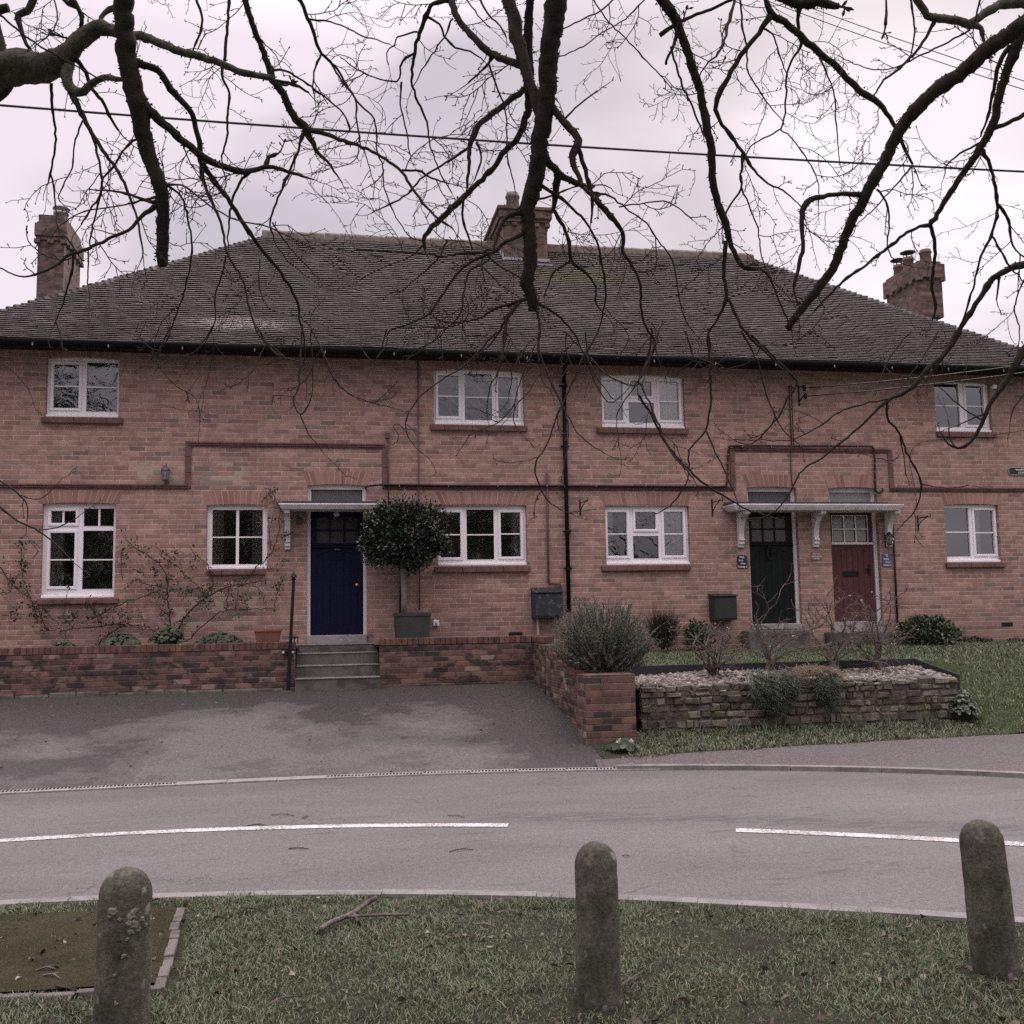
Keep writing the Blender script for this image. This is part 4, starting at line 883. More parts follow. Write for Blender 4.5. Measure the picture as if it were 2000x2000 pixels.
sheet('verge', lambda x, t: (x, yE(x)+(-3.985-yE(x))*t, zright(x, yE(x)+(-3.985-yE(x))*t-1e-4)), list(np.linspace(2.96, 8.1, 40)), np.linspace(0, 1, 10), M_turf)
sheet('bank', lambda x, t: (x, yE(x)+(0.0-yE(x))*t, zright(x, yE(x)+(0-yE(x))*t)+(.012*noise2(x, t*5))), list(np.linspace(8.03, 14, 40))+list(np.linspace(14.5, 26, 12)), np.linspace(0, 1, 40), M_lawn)
sheet('lawn', lambda x, y: (x, y, zlawnA(x, y)+(zlawnB(x, y)-zlawnA(x, y))*smooth01((x-8.0)/1.4)), np.linspace(3.1, 8.1, 20), np.linspace(-2.93, 0.0, 16), M_lawn)
sheet('planting_bed', lambda x, y: (x, y, 1.245+.012*noise2(x*3, y*5)), np.linspace(-14, -.42, 90), np.linspace(-1.12, 0.0, 6), M_soil)
sheet('terrace_paving', lambda x, y: (x, y, 1.265), np.linspace(.66, 3.2, 6), np.linspace(-1.12, 0.0, 3), M_step)
sheet('gravel_base', lambda x, y: (x, y, .695+.098*(y+4)/1.1), np.linspace(3.3, 8.06, 10), np.linspace(-4.0, -2.92, 4), M_soil)
# mossy grit panel with its edging on the near left
pa, pb, pc_, pd = on_z(-700, 1822, .085), on_z(352, 1776, .085), on_z(314, 1924, .085), on_z(-500, 1975, .085)
mb = MB(); mb.quad((pd.x, pd.y, .0975), (pc_.x, pc_.y, .0975), (pb.x, pb.y, .0975), (pa.x, pa.y, .0975)); mb.build('mossy_patch', M_moss, kind='structure')
PANEL = [(pd.x, pd.y), (pc_.x, pc_.y), (pb.x, pb.y), (pa.x, pa.y)]
def in_poly(x, y, P):
    r = False; j = len(P)-1
    for i in range(len(P)):
        if (P[i][1] > y) != (P[j][1] > y) and x < (P[j][0]-P[i][0])*(y-P[i][1])/(P[j][1]-P[i][1])+P[i][0]: r = not r
        j = i
    return r
def edging(a, b, w, n, nm):
    mb = MB(); a, b = Vector((a.x, a.y, 0)), Vector((b.x, b.y, 0)); d = (b-a).normalized(); s_ = Vector((d.y, -d.x, 0))
    for k in range(n):
        p, q = a.lerp(b, (k+.02)/n), a.lerp(b, (k+.98)/n); j = random.uniform(-.006, .006); h = .101+random.uniform(-.006, .004); c = [p-s_*(w/2)+s_*j, q-s_*(w/2)+s_*j, q+s_*(w/2)+s_*j, p+s_*(w/2)+s_*j]
        mb.hexa([(v.x, v.y, .02) for v in c]+[(v.x, v.y, h) for v in c], random.random())
    return mb.build(nm, M_kerbd, kind='structure', bevel=.006)
edging(on_z(352, 1772, .1), on_z(312, 1928, .1), .046, 9, 'edging_kerb'); edging(on_z(318, 1926, .1), on_z(-480, 1977, .1), .042, 9, 'edging_kerb')

# ------------------------------------------------------------------ garden walls and steps
def coping(mb, p, q, z0, z1, th, side):   # bricks laid on edge across the wall top
    p, q = Vector(p), Vector(q); n = int((q-p).length/.077); d = (q-p)/n; s_ = Vector(side)
    for k in range(n):
        a, b = p+d*(k+.04), p+d*(k+.96); j = random.uniform(-.004, .004); h = z1+random.uniform(-.004, .003); o = s_*j
        c = [a+o, b+o, b+s_*th+o, a+s_*th+o]; mb.hexa([(v.x, v.y, z0) for v in c]+[(v.x, v.y, h) for v in c], random.random())
M_cop = None
def cop_mat():
    t = MT('dirty_coping_brick', 0.9, 0.2); ob = t.coord(); r = t.attr(); n = t.noise(ob, 7, 6, 0.65, .4); nf = t.noise(ob, 55, 4, .7)
    c = t.ramp(r, [(0, (0.13, 0.068, 0.055)), (.4, (0.19, 0.098, 0.078)), (.7, (0.10, 0.058, 0.050)), (1, (0.235, 0.135, 0.105))])
    c = t.mix(t.math('MULTIPLY', t.step(n, .45, .62), .75), c, (0.05, 0.043, 0.037)); c = t.mix(.7, c, t.ramp(nf, [(.3, (.7, .7, .7)), (.7, (1.25, 1.25, 1.25))]), 'MULTIPLY')
    t.color(c); t.bump(nf, .5, .006); return t.m
M_cop = cop_mat()
WY = -1.30; ZT = 1.335
lw = thing('garden_wall', 'low weathered red brick retaining wall in front of the climbing rose', 'wall', (-3.5, WY, .6))
mb = MB(); mb.box(-14, -.46, WY, WY+.215, .3, ZT-.105); mb.build('brickwork', M_gwall, lw, uv=True)
mb = MB(); coping(mb, (-14, WY-.006, 0), (-.455, WY-.006, 0), ZT-.100, ZT, .225, (0, 1, 0)); mb.box(-14, -.462, WY+.006, WY+.21, ZT-.1045, ZT-.012, .2); mb.build('coping', M_cop, lw, bevel=.006)
mb = MB(); x = -9.0
while x < -.5:
    l = random.uniform(.12, .5); h = random.uniform(.015, .05); zb = fdrive(x, .97)[2]; mb.hexa([(x, WY-.035, zb-.05), (x+l, WY-.03, zb-.05), (x+l, WY-.001, zb-.05), (x, WY-.001, zb-.05), (x+.01, WY-.025, zb+h), (x+l-.02, WY-.02, zb+h*.7), (x+l-.02, WY-.001, zb+h+.02), (x+.01, WY-.001, zb+h+.01)]); x += l
mb.build('footing', M_step, lw)
rw = thing('garden_wall', 'low weathered red brick wall that turns down the driveway edge to a square pier', 'wall', (2.9, -2.9, .4))
mb = MB(); mb.box(.725, 2.96, WY, WY+.215, .3, ZT-.085)
TOPS = [(-1.085, -1.75, 1.345), (-1.75, -2.35, 1.235), (-2.35, -2.95, 1.135), (-2.95, -3.5, 1.06), (-3.5, -4.22, .985)]
for y1, y0, z in TOPS: mb.box(2.961, 3.18, y0+.0005, y1-.0005, .05, z-.08)
mb.build('brickwork', M_gwall, rw, uv=True)
mb = MB(); coping(mb, (.725, WY-.006, 0), (2.94, WY-.006, 0), ZT-.080, ZT+.018, .225, (0, 1, 0))
for y1, y0, z in TOPS: coping(mb, (2.953, y0+.004, 0), (2.953, y1-.004, 0), z-.078, z, .232, (1, 0, 0))
mb.build('coping', M_cop, rw, bevel=.006)
mb = MB(); mb.box(2.905, 3.50, -4.63, -4.2215, 0.0, .955); mb.build('pier', M_pier, rw, uv=True, bevel=.006)
M_tread = concrete('worn_step_edge', (0.20, 0.195, 0.175), (0.10, 0.10, 0.085), 5, .8)
st = thing('door_steps', 'four worn concrete steps with dark risers rising to the navy blue door', 'steps', (.13, -1.0, .62))
ys = [-1.45, -1.16, -.88, -.60]; pz = [1325, 1300, 1276, 1259]
zprev = .3
for k in range(4):
    p, q = on_y(586 if k == 0 else 590, pz[k], ys[k]), on_y(733, pz[k]-2.5, ys[k]); z = (p.z+q.z)/2-.014
    mb = MB(); x0, x1 = -.456, .7235
    mb.box(x0, x1, ys[k], (ys[k+1]+.02 if k < 3 else -.062), zprev-.0 if k == 0 else zprev-.02, z); mb.build('step', M_step, st); mb = MB(); mb.box(x0+.001, x1-.001, ys[k]-.012, ys[k]+.30 if k < 3 else -.064, z+.0005, z+.014); mb.build('tread', M_tread, st, bevel=.006); zprev = z

# stone retaining wall of the gravel bed
def stone_mat():
    t = MT('lichened_rubble_stone', 0.92, 0.2); ob = t.coord(); r = t.attr(); n = t.noise(ob, 9, 6, .65, .3); nf = t.noise(ob, 45, 5, .7)
    c = t.ramp(r, [(0, (.080, .070, .057)), (.3, (.135, .119, .097)), (.6, (.18, .16, .13)), (.93, (.235, .21, .17)), (.97, (.55, .50, .46)), (1, (.6, .55, .5))])
    c = t.mix(t.math('MULTIPLY', t.step(n, .46, .64), .7), c, (.055, .048, .04)); c = t.mix(t.math('MULTIPLY', t.step(t.noise(ob, 5, 3), .58, .7), .5), c, (.13, .125, .055))
    c = t.mix(.85, c, t.ramp(nf, [(.3, (.6, .6, .6)), (.7, (1.35, 1.35, 1.33))]), 'MULTIPLY'); t.color(c); t.bump(t.math('MULTIPLY_ADD', nf, .6, n), 1.0, .02); return t.m
M_rub = stone_mat()
sw = thing('stone_wall', 'low dry rubble stone wall holding up the pale gravel bed', 'wall', (5.8, -4.0, .15))
mb = MB(); rs = random.Random(11); z = .06; courses = []
while z < .70:
    h = rs.uniform(.05, .125); h = min(h, .745-z) if z+h > .70 else h; courses.append((z, h)); z += h
for ci, (z, h) in enumerate(courses):
    x = 3.72+rs.uniform(0, .02)
    while x < 7.97:
        l = rs.choice((rs.uniform(.06, .13), rs.uniform(.12, .28)))*(1.1 if h > .08 else .9); l = min(l, 7.99-x)
        if l < .05: break
        g_ = .003; f = -4.07+rs.uniform(-.022, .014); top = (ci == len(courses)-1)
        hh = h+(rs.uniform(-.02, .025) if top else rs.uniform(-.016, .012))
        J = lambda s_=.010: rs.uniform(-s_, s_)
        o4 = [(x+g_, z+g_), (x+l-g_, z+g_), (x+l-g_, z+hh-g_), (x+g_, z+hh-g_)]; o4 = [(a+J(.012), b+J(.012)) for a, b in o4]
        cx, cz = x+l/2, z+hh/2; i4 = [(cx+(a-cx)*.80+J(.006), cz+(b-cz)*.68+J(.004)) for a, b in o4]
        dep = -3.72 if top else -3.95; rr = rs.uniform(0, .92)
        if abs(x+l/2-6.85) < .12 and .42 < z+h/2 < .54 and l > .12: rr = 1.0
        V = [(a, dep, b) for a, b in o4]+[(a, f+.028+J(.006), b) for a, b in o4]+[(a, f+J(.008), b) for a, b in i4]
        F_ = [(8, 9, 10, 11)]+[(4+i, 4+(i+1) % 4, 8+(i+1) % 4, 8+i) for i in range(4)]+[(i, (i+1) % 4, 4+(i+1) % 4, 4+i) for i in range(4)]
        mb.add(V, F_, rr); x += l
mb.build('stonework', M_rub, sw)
mb = MB(); mb.box(3.735, 7.985, -4.052, -3.74, -.02, .70, .25); mb.build('core', M_rub, sw)
# timber edging round the gravel
M_board = simple('black_timber_edging', (.030, .030, .034), .6, .3, .25, 6)
bd = thing('timber_edging', 'black board edging between the pale gravel bed and the lawn', 'edging', (5.8, -2.92, .7))
mb = MB(); mb.box(3.3, 8.10, -2.935, -2.90, .68, .955); mb.build('back_board', M_board, bd, bevel=.004)
mb = MB(); mb.hexa([(8.07, -2.936, .68), (8.10, -2.936, .68), (8.15, -3.86, .58), (8.12, -3.86, .58)][::-1]+[(8.07, -2.936, .955), (8.10, -2.936, .955), (8.15, -3.86, .785), (8.12, -3.86, .785)][::-1]); mb.build('end_board', M_board, bd)

# ------------------------------------------------------------------ bollards
def bollard_mat():
    t = MT('mossy_concrete_bollard', 0.93, 0.15); ob = t.coord(); n = t.noise(ob, 7, 6, .65, .3); nf = t.noise(ob, 70, 5, .7); nv = t.noise(t.scl(ob, (9, 9, 1.1)), 1.6, 5, .6)
    c = t.ramp(n, [(.3, (.046, .046, .034)), (.5, (.096, .093, .076)), (.7, (.165, .160, .138))]); c = t.mix(.8, c, t.ramp(nv, [(.3, (.7, .72, .66)), (.7, (1.25, 1.22, 1.15))]), 'MULTIPLY')
    c = t.mix(.9, c, t.ramp(nf, [(.28, (.45, .45, .45)), (.5, (.95, .95, .95)), (.75, (1.6, 1.58, 1.5))]), 'MULTIPLY')
    vo = t.n('ShaderNodeTexVoronoi', {'Vector': t.n('ShaderNodeVectorMath', {0: ob, 1: t.n('ShaderNodeVectorMath', {0: t.noise(ob, 25, 3, .6, out=1), 'Scale': .05}, operation='SCALE').outputs[0]}, operation='ADD').outputs[0], 'Scale': 11.0, 'Randomness': 1.0})
    li = t.math('MULTIPLY', t.step(vo.outputs[0], .26, .17), t.step(t.noise(ob, 4.5, 2), .46, .54)); c = t.mix(t.math('MULTIPLY', li, .85), c, (.27, .26, .235))
    li2 = t.math('MULTIPLY', t.step(t.noise(ob, 38, 3, .6), .66, .72), t.step(n, .4, .6)); c = t.mix(t.math('MULTIPLY', li2, .6), c, (.24, .23, .21))
    t.color(c); t.bump(t.math('MULTIPLY_ADD', nf, 1.0, n), 1.0, .007); return t.m
M_bol = bollard_mat()
def bollard(px_top, py_top, base, r, label, tilt=(0, 0), sd=0):
    b = on_z(*base, .08); tp_ = on_y(px_top, py_top, b.y); h = tp_.z-b.z; rs = random.Random(sd); hh = h+.06; root = thing('bollard', label, 'bollard', (b.x, b.y, b.z), 'concrete bollards along the edge of the green')
    mb = MB(); pr = [(r*1.03, -.06), (r*1.02, .03), (r*1.0, .15)]+[(r*(1.0-.05*f), .15+(h-r-.15)*f) for f in np.linspace(.1, 1, 12)]
    pr += [(r*.95*cos(a), h-r+r*sin(a)) for a in np.linspace(.12, 1.52, 11)]; mb.lathe(pr, (0, 0, 0), 40)
    mb.v = [(x*(1+.016*sin(z*19+3*atan2(y, x)+sd)+.010*sin(z*47+5*atan2(y, x))), y*(1+.016*cos(z*17+2*atan2(y, x)+sd)), z) for x, y, z in mb.v]
    o = mb.build('post', M_bol, None, smooth=True, org=(0, 0, 0)); o.parent = root; root.rotation_euler = (radians(tilt[0]), radians(tilt[1]), 0)
    return root
bA = bollard(246, 1694, (236, 2058), .099, 'domed mossy concrete bollard with pale lichen patches beside the edged mossy patch', (0, .6), 1)
bollard(1171, 1643, (1171, 1960), .091, 'upright domed concrete bollard standing in the middle of the grass', (0, 0), 2)
b3 = bollard(1917, 1600, (1946, 1897), .096, 'leaning domed concrete bollard nearest the end of the broken white line', (0, 0), 3)
b3.rotation_euler = (0, radians(-3.2), 0)

M_lichen = concrete('grey_lichen', (.215, .21, .185), (.10, .098, .080), 90, .8)
lb_ = MB(); rs = random.Random(4)
for (px_, py_, s_) in ((219, 1781, .021), (254, 1788, .019), (262, 1806, .017), (249, 1803, .014), (275, 1795, .013), (254, 1820, .011), (239, 1868, .009), (225, 1960, .011), (262, 1778, .010), (231, 1796, .009), (268, 1815, .010), (283, 1806, .008), (210, 1792, .008), (246, 1835, .007), (222, 1905, .006)):
    d = ray(px_, py_); ox, oy = CC.x-bA.location.x, CC.y-bA.location.y; A = d.x**2+d.y**2; Bq = ox*d.x+oy*d.y; Cq = ox*ox+oy*oy-.0975**2; disc = Bq*Bq-A*Cq
    if disc < 0: continue
    t_ = (-Bq-sqrt(disc))/A; p = CC+d*t_; nn = Vector((p.x-bA.location.x, p.y-bA.location.y, 0)).normalized(); u = Vector((-nn.y, nn.x, 0)); n = 14; c0 = Vector((p.x, p.y, p.z))-Vector(bA.location)
    ri = [c0+(u*cos(a)+Vector((0, 0, 1))*sin(a))*s_*rs.uniform(.55, 1.25)-nn*(.5*s_*s_/.1)*cos(a)**2 for a in np.linspace(0, 2*pi, n+1)[:-1]]; base = len(lb_.v)
    lb_.v += [tuple(c0+nn*.003)]+[tuple(c0.lerp(q, .6)+nn*.0035) for q in ri]+[tuple(q-nn*.001) for q in ri]
    for k in range(n): k2 = (k+1) % n; lb_.f += [(base, base+1+k, base+1+k2), (base+1+k, base+1+n+k, base+1+n+k2, base+1+k2)]; lb_.r += [.5, .5]
lo_ = lb_.build('lichen', M_lichen, None, org=(0, 0, 0)); lo_.parent = bA; lo_['kind'] = 'stuff'
# ------------------------------------------------------------------ leaf, blade and stem tools
def npmesh(name, V, F, rnd, mat, parent=None, smooth=False, kind=None):
    me = bpy.data.meshes.new(name); V = np.asarray(V, np.float32); F = np.asarray(F, np.int32); k = F.shape[1]
    if parent is not None and '_o' in parent: V = V-np.array(list(parent['_o']), np.float32)
    me.vertices.add(len(V)); me.vertices.foreach_set('co', V.ravel()); me.loops.add(F.size); me.loops.foreach_set('vertex_index', F.ravel())
    me.polygons.add(len(F)); me.polygons.foreach_set('loop_start', np.arange(0, F.size, k, dtype=np.int32)); me.polygons.foreach_set('loop_total', np.full(len(F), k, np.int32))
    me.update(calc_edges=True); at_ = me.attributes.new('rnd', 'FLOAT', 'FACE'); at_.data.foreach_set('value', np.asarray(rnd, np.float32))
    if smooth: me.polygons.foreach_set('use_smooth', np.ones(len(F), bool))
    me.materials.append(mat); o = bpy.data.objects.new(name, me); COL.objects.link(o)
    if parent is not None: o.parent = parent
    if kind: o['kind'] = kind
    return o
def unit(a): return a/np.maximum(np.linalg.norm(a, axis=1, keepdims=True), 1e-9)
def leaf_geo(P, D, L, Wd, rg, droop=0.25, cup=0.25):
    """pointed leaves: base P, direction D, length L, width Wd -> 6-vertex folded leaf as 4 triangles"""
    n = len(P); D = unit(D); R = unit(np.cross(D, unit(rg.normal(size=(n, 3))))); N = np.cross(R, D); L = L[:, None]; Wd = Wd[:, None]
    M1 = P+D*L*.38-N*L*droop*.1; M2 = P+D*L*.72-N*L*droop*.35; T = P+D*L-N*L*droop
    v = np.stack([P, M1+R*Wd*.5+N*Wd*cup, M1-R*Wd*.5+N*Wd*cup, M2+R*Wd*.36+N*Wd*cup*.7, M2-R*Wd*.36+N*Wd*cup*.7, T], 1).reshape(-1, 3)
    b = (np.arange(n)*6)[:, None, None]; f = (b+np.array([[0, 1, 2], [2, 1, 3], [2, 3, 4], [4, 3, 5]])).reshape(-1, 3)
    r = np.repeat(rg.random(n), 4); return v, f, r
def blade_geo(P, D, L, W, rg, bend=0.5, azim=None):
    n = len(P); D = unit(D); az = rg.random(n)*2*pi if azim is None else azim; B = np.stack([np.cos(az), np.sin(az), np.zeros(n)], 1); R = unit(np.cross(D, B)+1e-6); L = L[:, None]; W = W[:, None]
    bl = (bend*(.4+.9*rg.random(n)))[:, None]
    M = P+D*L*.55+B*L*bl*.22; T = P+D*L*(1-.25*bl)+B*L*bl*.8
    v = np.stack([P-R*W*.5, P+R*W*.5, M-R*W*.42, M+R*W*.42, T], 1).reshape(-1, 3); b = (np.arange(n)*5)[:, None, None]
    f = (b+np.array([[0, 1, 3], [0, 3, 2], [2, 3, 4]])).reshape(-1, 3); return v, f, np.repeat(rg.random(n), 3)
def leaf_mat(name, stops, rough=.5, spec=.35, trans=.0):
    t = MT(name, rough, spec); r = t.attr(); ob = t.coord(); n = t.noise(ob, 3.5, 3)
    c = t.ramp(r, stops); c = t.mix(.6, c, t.ramp(n, [(.3, (.75, .75, .75)), (.7, (1.2, 1.2, 1.2))]), 'MULTIPLY'); t.color(c); return t.m
M_grass = leaf_mat('grass_blades', [(0, (.078, .098, .056)), (.35, (.122, .152, .084)), (.7, (.165, .200, .112)), (.88, (.215, .240, .150)), (.94, (.27, .25, .19)), (1, (.34, .31, .24))], .6, .25)
M_bay = leaf_mat('bay_leaves', [(0, (.010, .016, .009)), (.4, (.017, .026, .013)), (.75, (.027, .040, .019)), (.93, (.040, .056, .026)), (1, (.06, .075, .035))], .30, .5)
M_rose = leaf_mat('rosemary_leaves', [(0, (.058, .070, .052)), (.4, (.098, .114, .086)), (.8, (.145, .162, .128)), (1, (.22, .235, .195))], .7, .15)
M_evergreen = leaf_mat('dark_evergreen_leaves', [(0, (.022, .034, .016)), (.5, (.040, .058, .026)), (.85, (.062, .085, .040)), (1, (.10, .125, .06))], .4, .4)
M_broom = leaf_mat('broom_twigs', [(0, (.024, .024, .016)), (.6, (.045, .047, .030)), (1, (.07, .068, .045))], .8, .1)
M_mallow = leaf_mat('soft_green_leaves', [(0, (.020, .032, .017)), (.5, (.036, .053, .028)), (.85, (.058, .078, .044)), (1, (.10, .118, .075))], .6, .25)
M_trail = leaf_mat('blue_green_trailing_leaves', [(0, (.040, .048, .036)), (.5, (.085, .100, .076)), (.85, (.13, .15, .115)), (1, (.19, .205, .16))], .6, .2)
M_straw = leaf_mat('dead_straw', [(0, (.17, .13, .085)), (.5, (.28, .22, .15)), (1, (.42, .35, .26))], .9, .1)
M_dleaf = leaf_mat('fallen_leaves', [(0, (.055, .042, .030)), (.4, (.10, .08, .06)), (.8, (.15, .125, .10)), (1, (.27, .24, .21))], .7, .25)
M_pleaf = leaf_mat('pale_rose_leaves', [(0, (.06, .075, .04)), (.5, (.12, .13, .08)), (.8, (.26, .25, .18)), (1, (.42, .39, .32))], .5, .3)
M_petal = leaf_mat('cream_petals', [(0, (.55, .56, .42)), (1, (.75, .74, .66))], .6, .2)
def bark(name, a, b, sc=20):
    t = MT(name, .92, .15); ob = t.coord(); n = t.noise(ob, sc, 6, .7); c = t.ramp(n, [(.3, a), (.7, b)]); t.color(c); t.bump(n, .9, .01); return t.m
M_stem = bark('rose_stems', (.060, .045, .038), (.185, .155, .135), 14); M_stemd = bark('climber_stems', (.030, .025, .019), (.075, .062, .048), 14); M_baytrunk = bark('bay_trunk', (.16, .145, .125), (.30, .275, .245), 12)

# ------------------------------------------------------------------ grass
rg = np.random.default_rng(5)
N = 340000
a = rg.uniform(radians(-34), radians(44), N); rr = 9.25-np.abs(rg.normal(0, 1.75, N))-.05; x = PC[0]+rr*np.sin(a); y = PC[1]+rr*np.cos(a)
rn_ = np.array([rN(t) for t in np.linspace(-.62, .8, 200)]); lim = np.interp(a, np.linspace(-.62, .8, 200), rn_)-.125+np.minimum(0, .04*np.sin(a*95))+.02*rg.normal(size=N); keep = (rr < lim) & (y > -14.0) & (x > -5) & (x < 6)
den = .5+.5*np.sin(x*2.1+1.7*np.sin(y*1.6))*np.cos(y*2.3+np.sin(x*1.3)); den = den*.55+.45*(.5+.5*np.sin(x*6.3+2*np.sin(y*5.1))*np.cos(y*6.1))
keep &= rg.random(N) < np.clip(den*1.75-.02, .26, 1)
xx, yy = x, y; P4 = PANEL
def inpoly_np(x, y, P):
    r = np.zeros(len(x), bool); j = len(P)-1
    for i in range(len(P)):
        c_ = ((P[i][1] > y) != (P[j][1] > y)) & (x < (P[j][0]-P[i][0])*(y-P[i][1])/(P[j][1]-P[i][1]+1e-12)+P[i][0]); r ^= c_; j = i
    return r
PX = [(PANEL[0][0], PANEL[0][1]-.03), (PANEL[1][0]+.07, PANEL[1][1]-.03), (PANEL[2][0]+.07, PANEL[2][1]-.08), (PANEL[3][0], PANEL[3][1]-.08)]
keep &= ~inpoly_np(x, y, PX)
for q in ((1171, 1960), (1946, 1897), (236, 2058)):
    b = on_z(*q, .08); keep &= ((x-b.x+.03)**2+(y-b.y)**2 > (.115+.05*np.sin(5*np.arctan2(y-b.y, x-b.x)+q[0])*rg.random(N))**2)
x, y, den = x[keep], y[keep], den[keep]; n = len(x)
z = .078+.012*np.sin(x*.8*3.1+1.3*np.sin(y*.8*2.3))*np.cos(y*.8*2.7+1.1*np.sin(x*.8*1.9))-.004
P = np.stack([x, y, z], 1); D = np.stack([rg.normal(0, .38, n), rg.normal(0, .38, n), np.ones(n)], 1)
L = rg.uniform(.014, .034, n)*(.6+.75*den); ed = rg.random(n) < .02; L[ed] *= 1.7
ek = np.interp(np.arctan2(x-PC[0], y-PC[1]), np.linspace(-.62, .8, 200), rn_)-np.hypot(x-PC[0], y-PC[1]); tu = (ek < .30) & (np.sin(x*7.3+np.sin(x*3.1)*2) > .25); L[tu] *= 1.75
cl_ = (np.sin(x*11+np.sin(y*7)*2)*np.sin(y*12.5+np.sin(x*5)*2) > .72); L[cl_] *= 1.45
v, f, r = blade_geo(P, D, L, rg.uniform(.0022, .0040, n), rg, .9); npmesh('grass', v, f, r, M_grass, kind='stuff')
bpy.data.objects['grass']['label'] = 'rough short grass round the concrete bollards'
# far grass: lawn, bank and verge
def scatter(nm, n, xr, yr, zf, L, W, ok=None, lab=None, mat=None):
    x = rg.uniform(*xr, n); y = rg.uniform(*yr, n); k = np.array([ok(a_, b_) for a_, b_ in zip(x, y)]) if ok else np.ones(n, bool); x, y = x[k], y[k]; m_ = len(x)
    z = np.array([zf(a_, b_) for a_, b_ in zip(x, y)])-.006; P = np.stack([x, y, z], 1); D = np.stack([rg.normal(0, .35, m_), rg.normal(0, .35, m_), np.ones(m_)], 1)
    v, f, r = blade_geo(P, D, rg.uniform(*L, m_), np.full(m_, W)*rg.uniform(.7, 1.3, m_), rg, .8); o = npmesh(nm, v, f, r, mat or M_grass, kind='stuff'); o['label'] = lab; return o
zl = lambda x, y: zlawnA(x, y)+(zlawnB(x, y)-zlawnA(x, y))*smooth01((x-8.0)/1.4)
scatter('lawn_grass', 26000, (3.2, 8.1), (-2.9, -.02), zl, (.025, .05), .006, None, 'short lawn grass behind the black board edging')
scatter('bank_grass', 42000, (8.05, 13.5), (-6.0, -.03), zright, (.03, .075), .007, lambda x, y: y > yE(x)+.02*sin(x*9) and not (x < 8.2 and y > -4), 'longer grass on the bank beside the stone wall')
scatter('verge_grass', 20000, (3.25, 8.1), (-5.4, -4.03), zright, (.03, .085), .006, lambda x, y: y > yE(x)+.05*sin(x*5)+.03*sin(x*17), 'verge grass below the rubble stone wall')
# litter of leaves on the green, the verge and the drive
def litter(nm, n, fx, sz, lab):
    P = []; 
    while len(P) < n:
        q = fx()
        if q is not None: P.append(q)
    P = np.array(P); D = np.stack([rg.normal(size=n), rg.normal(size=n), rg.normal(0, .22, n)], 1); v, f, r = leaf_geo(P, D, rg.uniform(*sz, n), rg.uniform(sz[0]*.5, sz[1]*.6, n), rg, .3, .25)
    o = npmesh(nm, v, f, r, M_dleaf, kind='stuff'); o['label'] = lab
def f1():
    x, y = rg.uniform(-2.6, 4.4), rg.uniform(-13.2, -9.8); t = atan2(x-PC[0], y-PC[1])
    return (x, y, zgreen(x, y)+.016) if sqrt((x-PC[0])**2+(y-PC[1])**2) < rN(t)-.1 and (noise2(x*1.2, y*1.1) > .1 or rg.random() < .25) else None
litter('leaf_litter', 760, f1, (.018, .055), 'scattered dead leaves lying in the rough grass')
def f2():
    x, y = rg.uniform(3.1, 8.2), rg.uniform(-5.3, -4.1); return (x, y, zright(x, y)+.03) if y > yE(x)-.05 else None
litter('leaf_litter', 260, f2, (.03, .07), 'dead leaves along the verge below the stone wall')
def f3():
    t = rg.random(); x = rg.uniform(-5, 2.8); t = t**.6; q = fdrive(x, t); return (q[0], q[1], q[2]+.012) if rg.random() < .3+.7*smooth01((x-.8)/1.8) else None
litter('leaf_litter', 330, f3, (.015, .042), 'small dead leaves blown over the driveway')
def f4():
    x, y = rg.uniform(-2.6, -.75), rg.uniform(-11.4, -10.1); return (x, y, .103) if in_poly(x, y, PANEL) else None
litter('leaf_litter', 90, f4, (.012, .035), 'fragments of dead leaf on the mossy patch')
# pebbles of the gravel bed
ico = np.array([(0, 0, 1)]+[(.894*cos(k*2*pi/5), .894*sin(k*2*pi/5), .447) for k in range(5)]+[(.894*cos((k+.5)*2*pi/5), .894*sin((k+.5)*2*pi/5), -.447) for k in range(5)]+[(0, 0, -1)])
icf = np.array([(0, 1+k, 1+(k+1) % 5) for k in range(5)]+[(1+k, 6+k, 1+(k+1) % 5) for k in range(5)]+[(1+(k+1) % 5, 6+k, 6+(k+1) % 5) for k in range(5)]+[(11, 6+(k+1) % 5, 6+k) for k in range(5)])
n = 6500; gx = rg.uniform(3.45, 8.05, n); gy = rg.uniform(-3.98, -2.95, n); gz = .720+.095*(gy+4)/1.05+rg.uniform(-.004, .03, n)+.02*np.sin(gx*2.1)*np.cos(gy*3)
sc_ = rg.uniform(.014, .036, n)[:, None, None]*np.stack([rg.uniform(.8, 1.4, n), rg.uniform(.8, 1.3, n), rg.uniform(.5, .9, n)], 1)[:, None, :]
th_ = rg.random(n)*6.28; c_, s_ = np.cos(th_)[:, None], np.sin(th_)[:, None]; I = ico[None]*sc_*rg.uniform(.8, 1.2, (n, 12, 1)); I = np.stack([I[:, :, 0]*c_-I[:, :, 1]*s_, I[:, :, 0]*s_+I[:, :, 1]*c_, I[:, :, 2]], 2)
V = (I+np.stack([gx, gy, gz], 1)[:, None, :]).reshape(-1, 3); F = ((np.arange(n)*12)[:, None, None]+icf[None]).reshape(-1, 3)
M_peb = leaf_mat('buff_pebbles', [(0, (.085, .072, .060)), (.3, (.15, .128, .108)), (.6, (.21, .182, .156)), (.85, (.29, .258, .228)), (1, (.40, .36, .33))], .8, .25)
o = npmesh('gravel', V, F, np.repeat(rg.random(n), 20), M_peb, kind='stuff'); o['label'] = 'buff pebble gravel above the rubble stone wall'

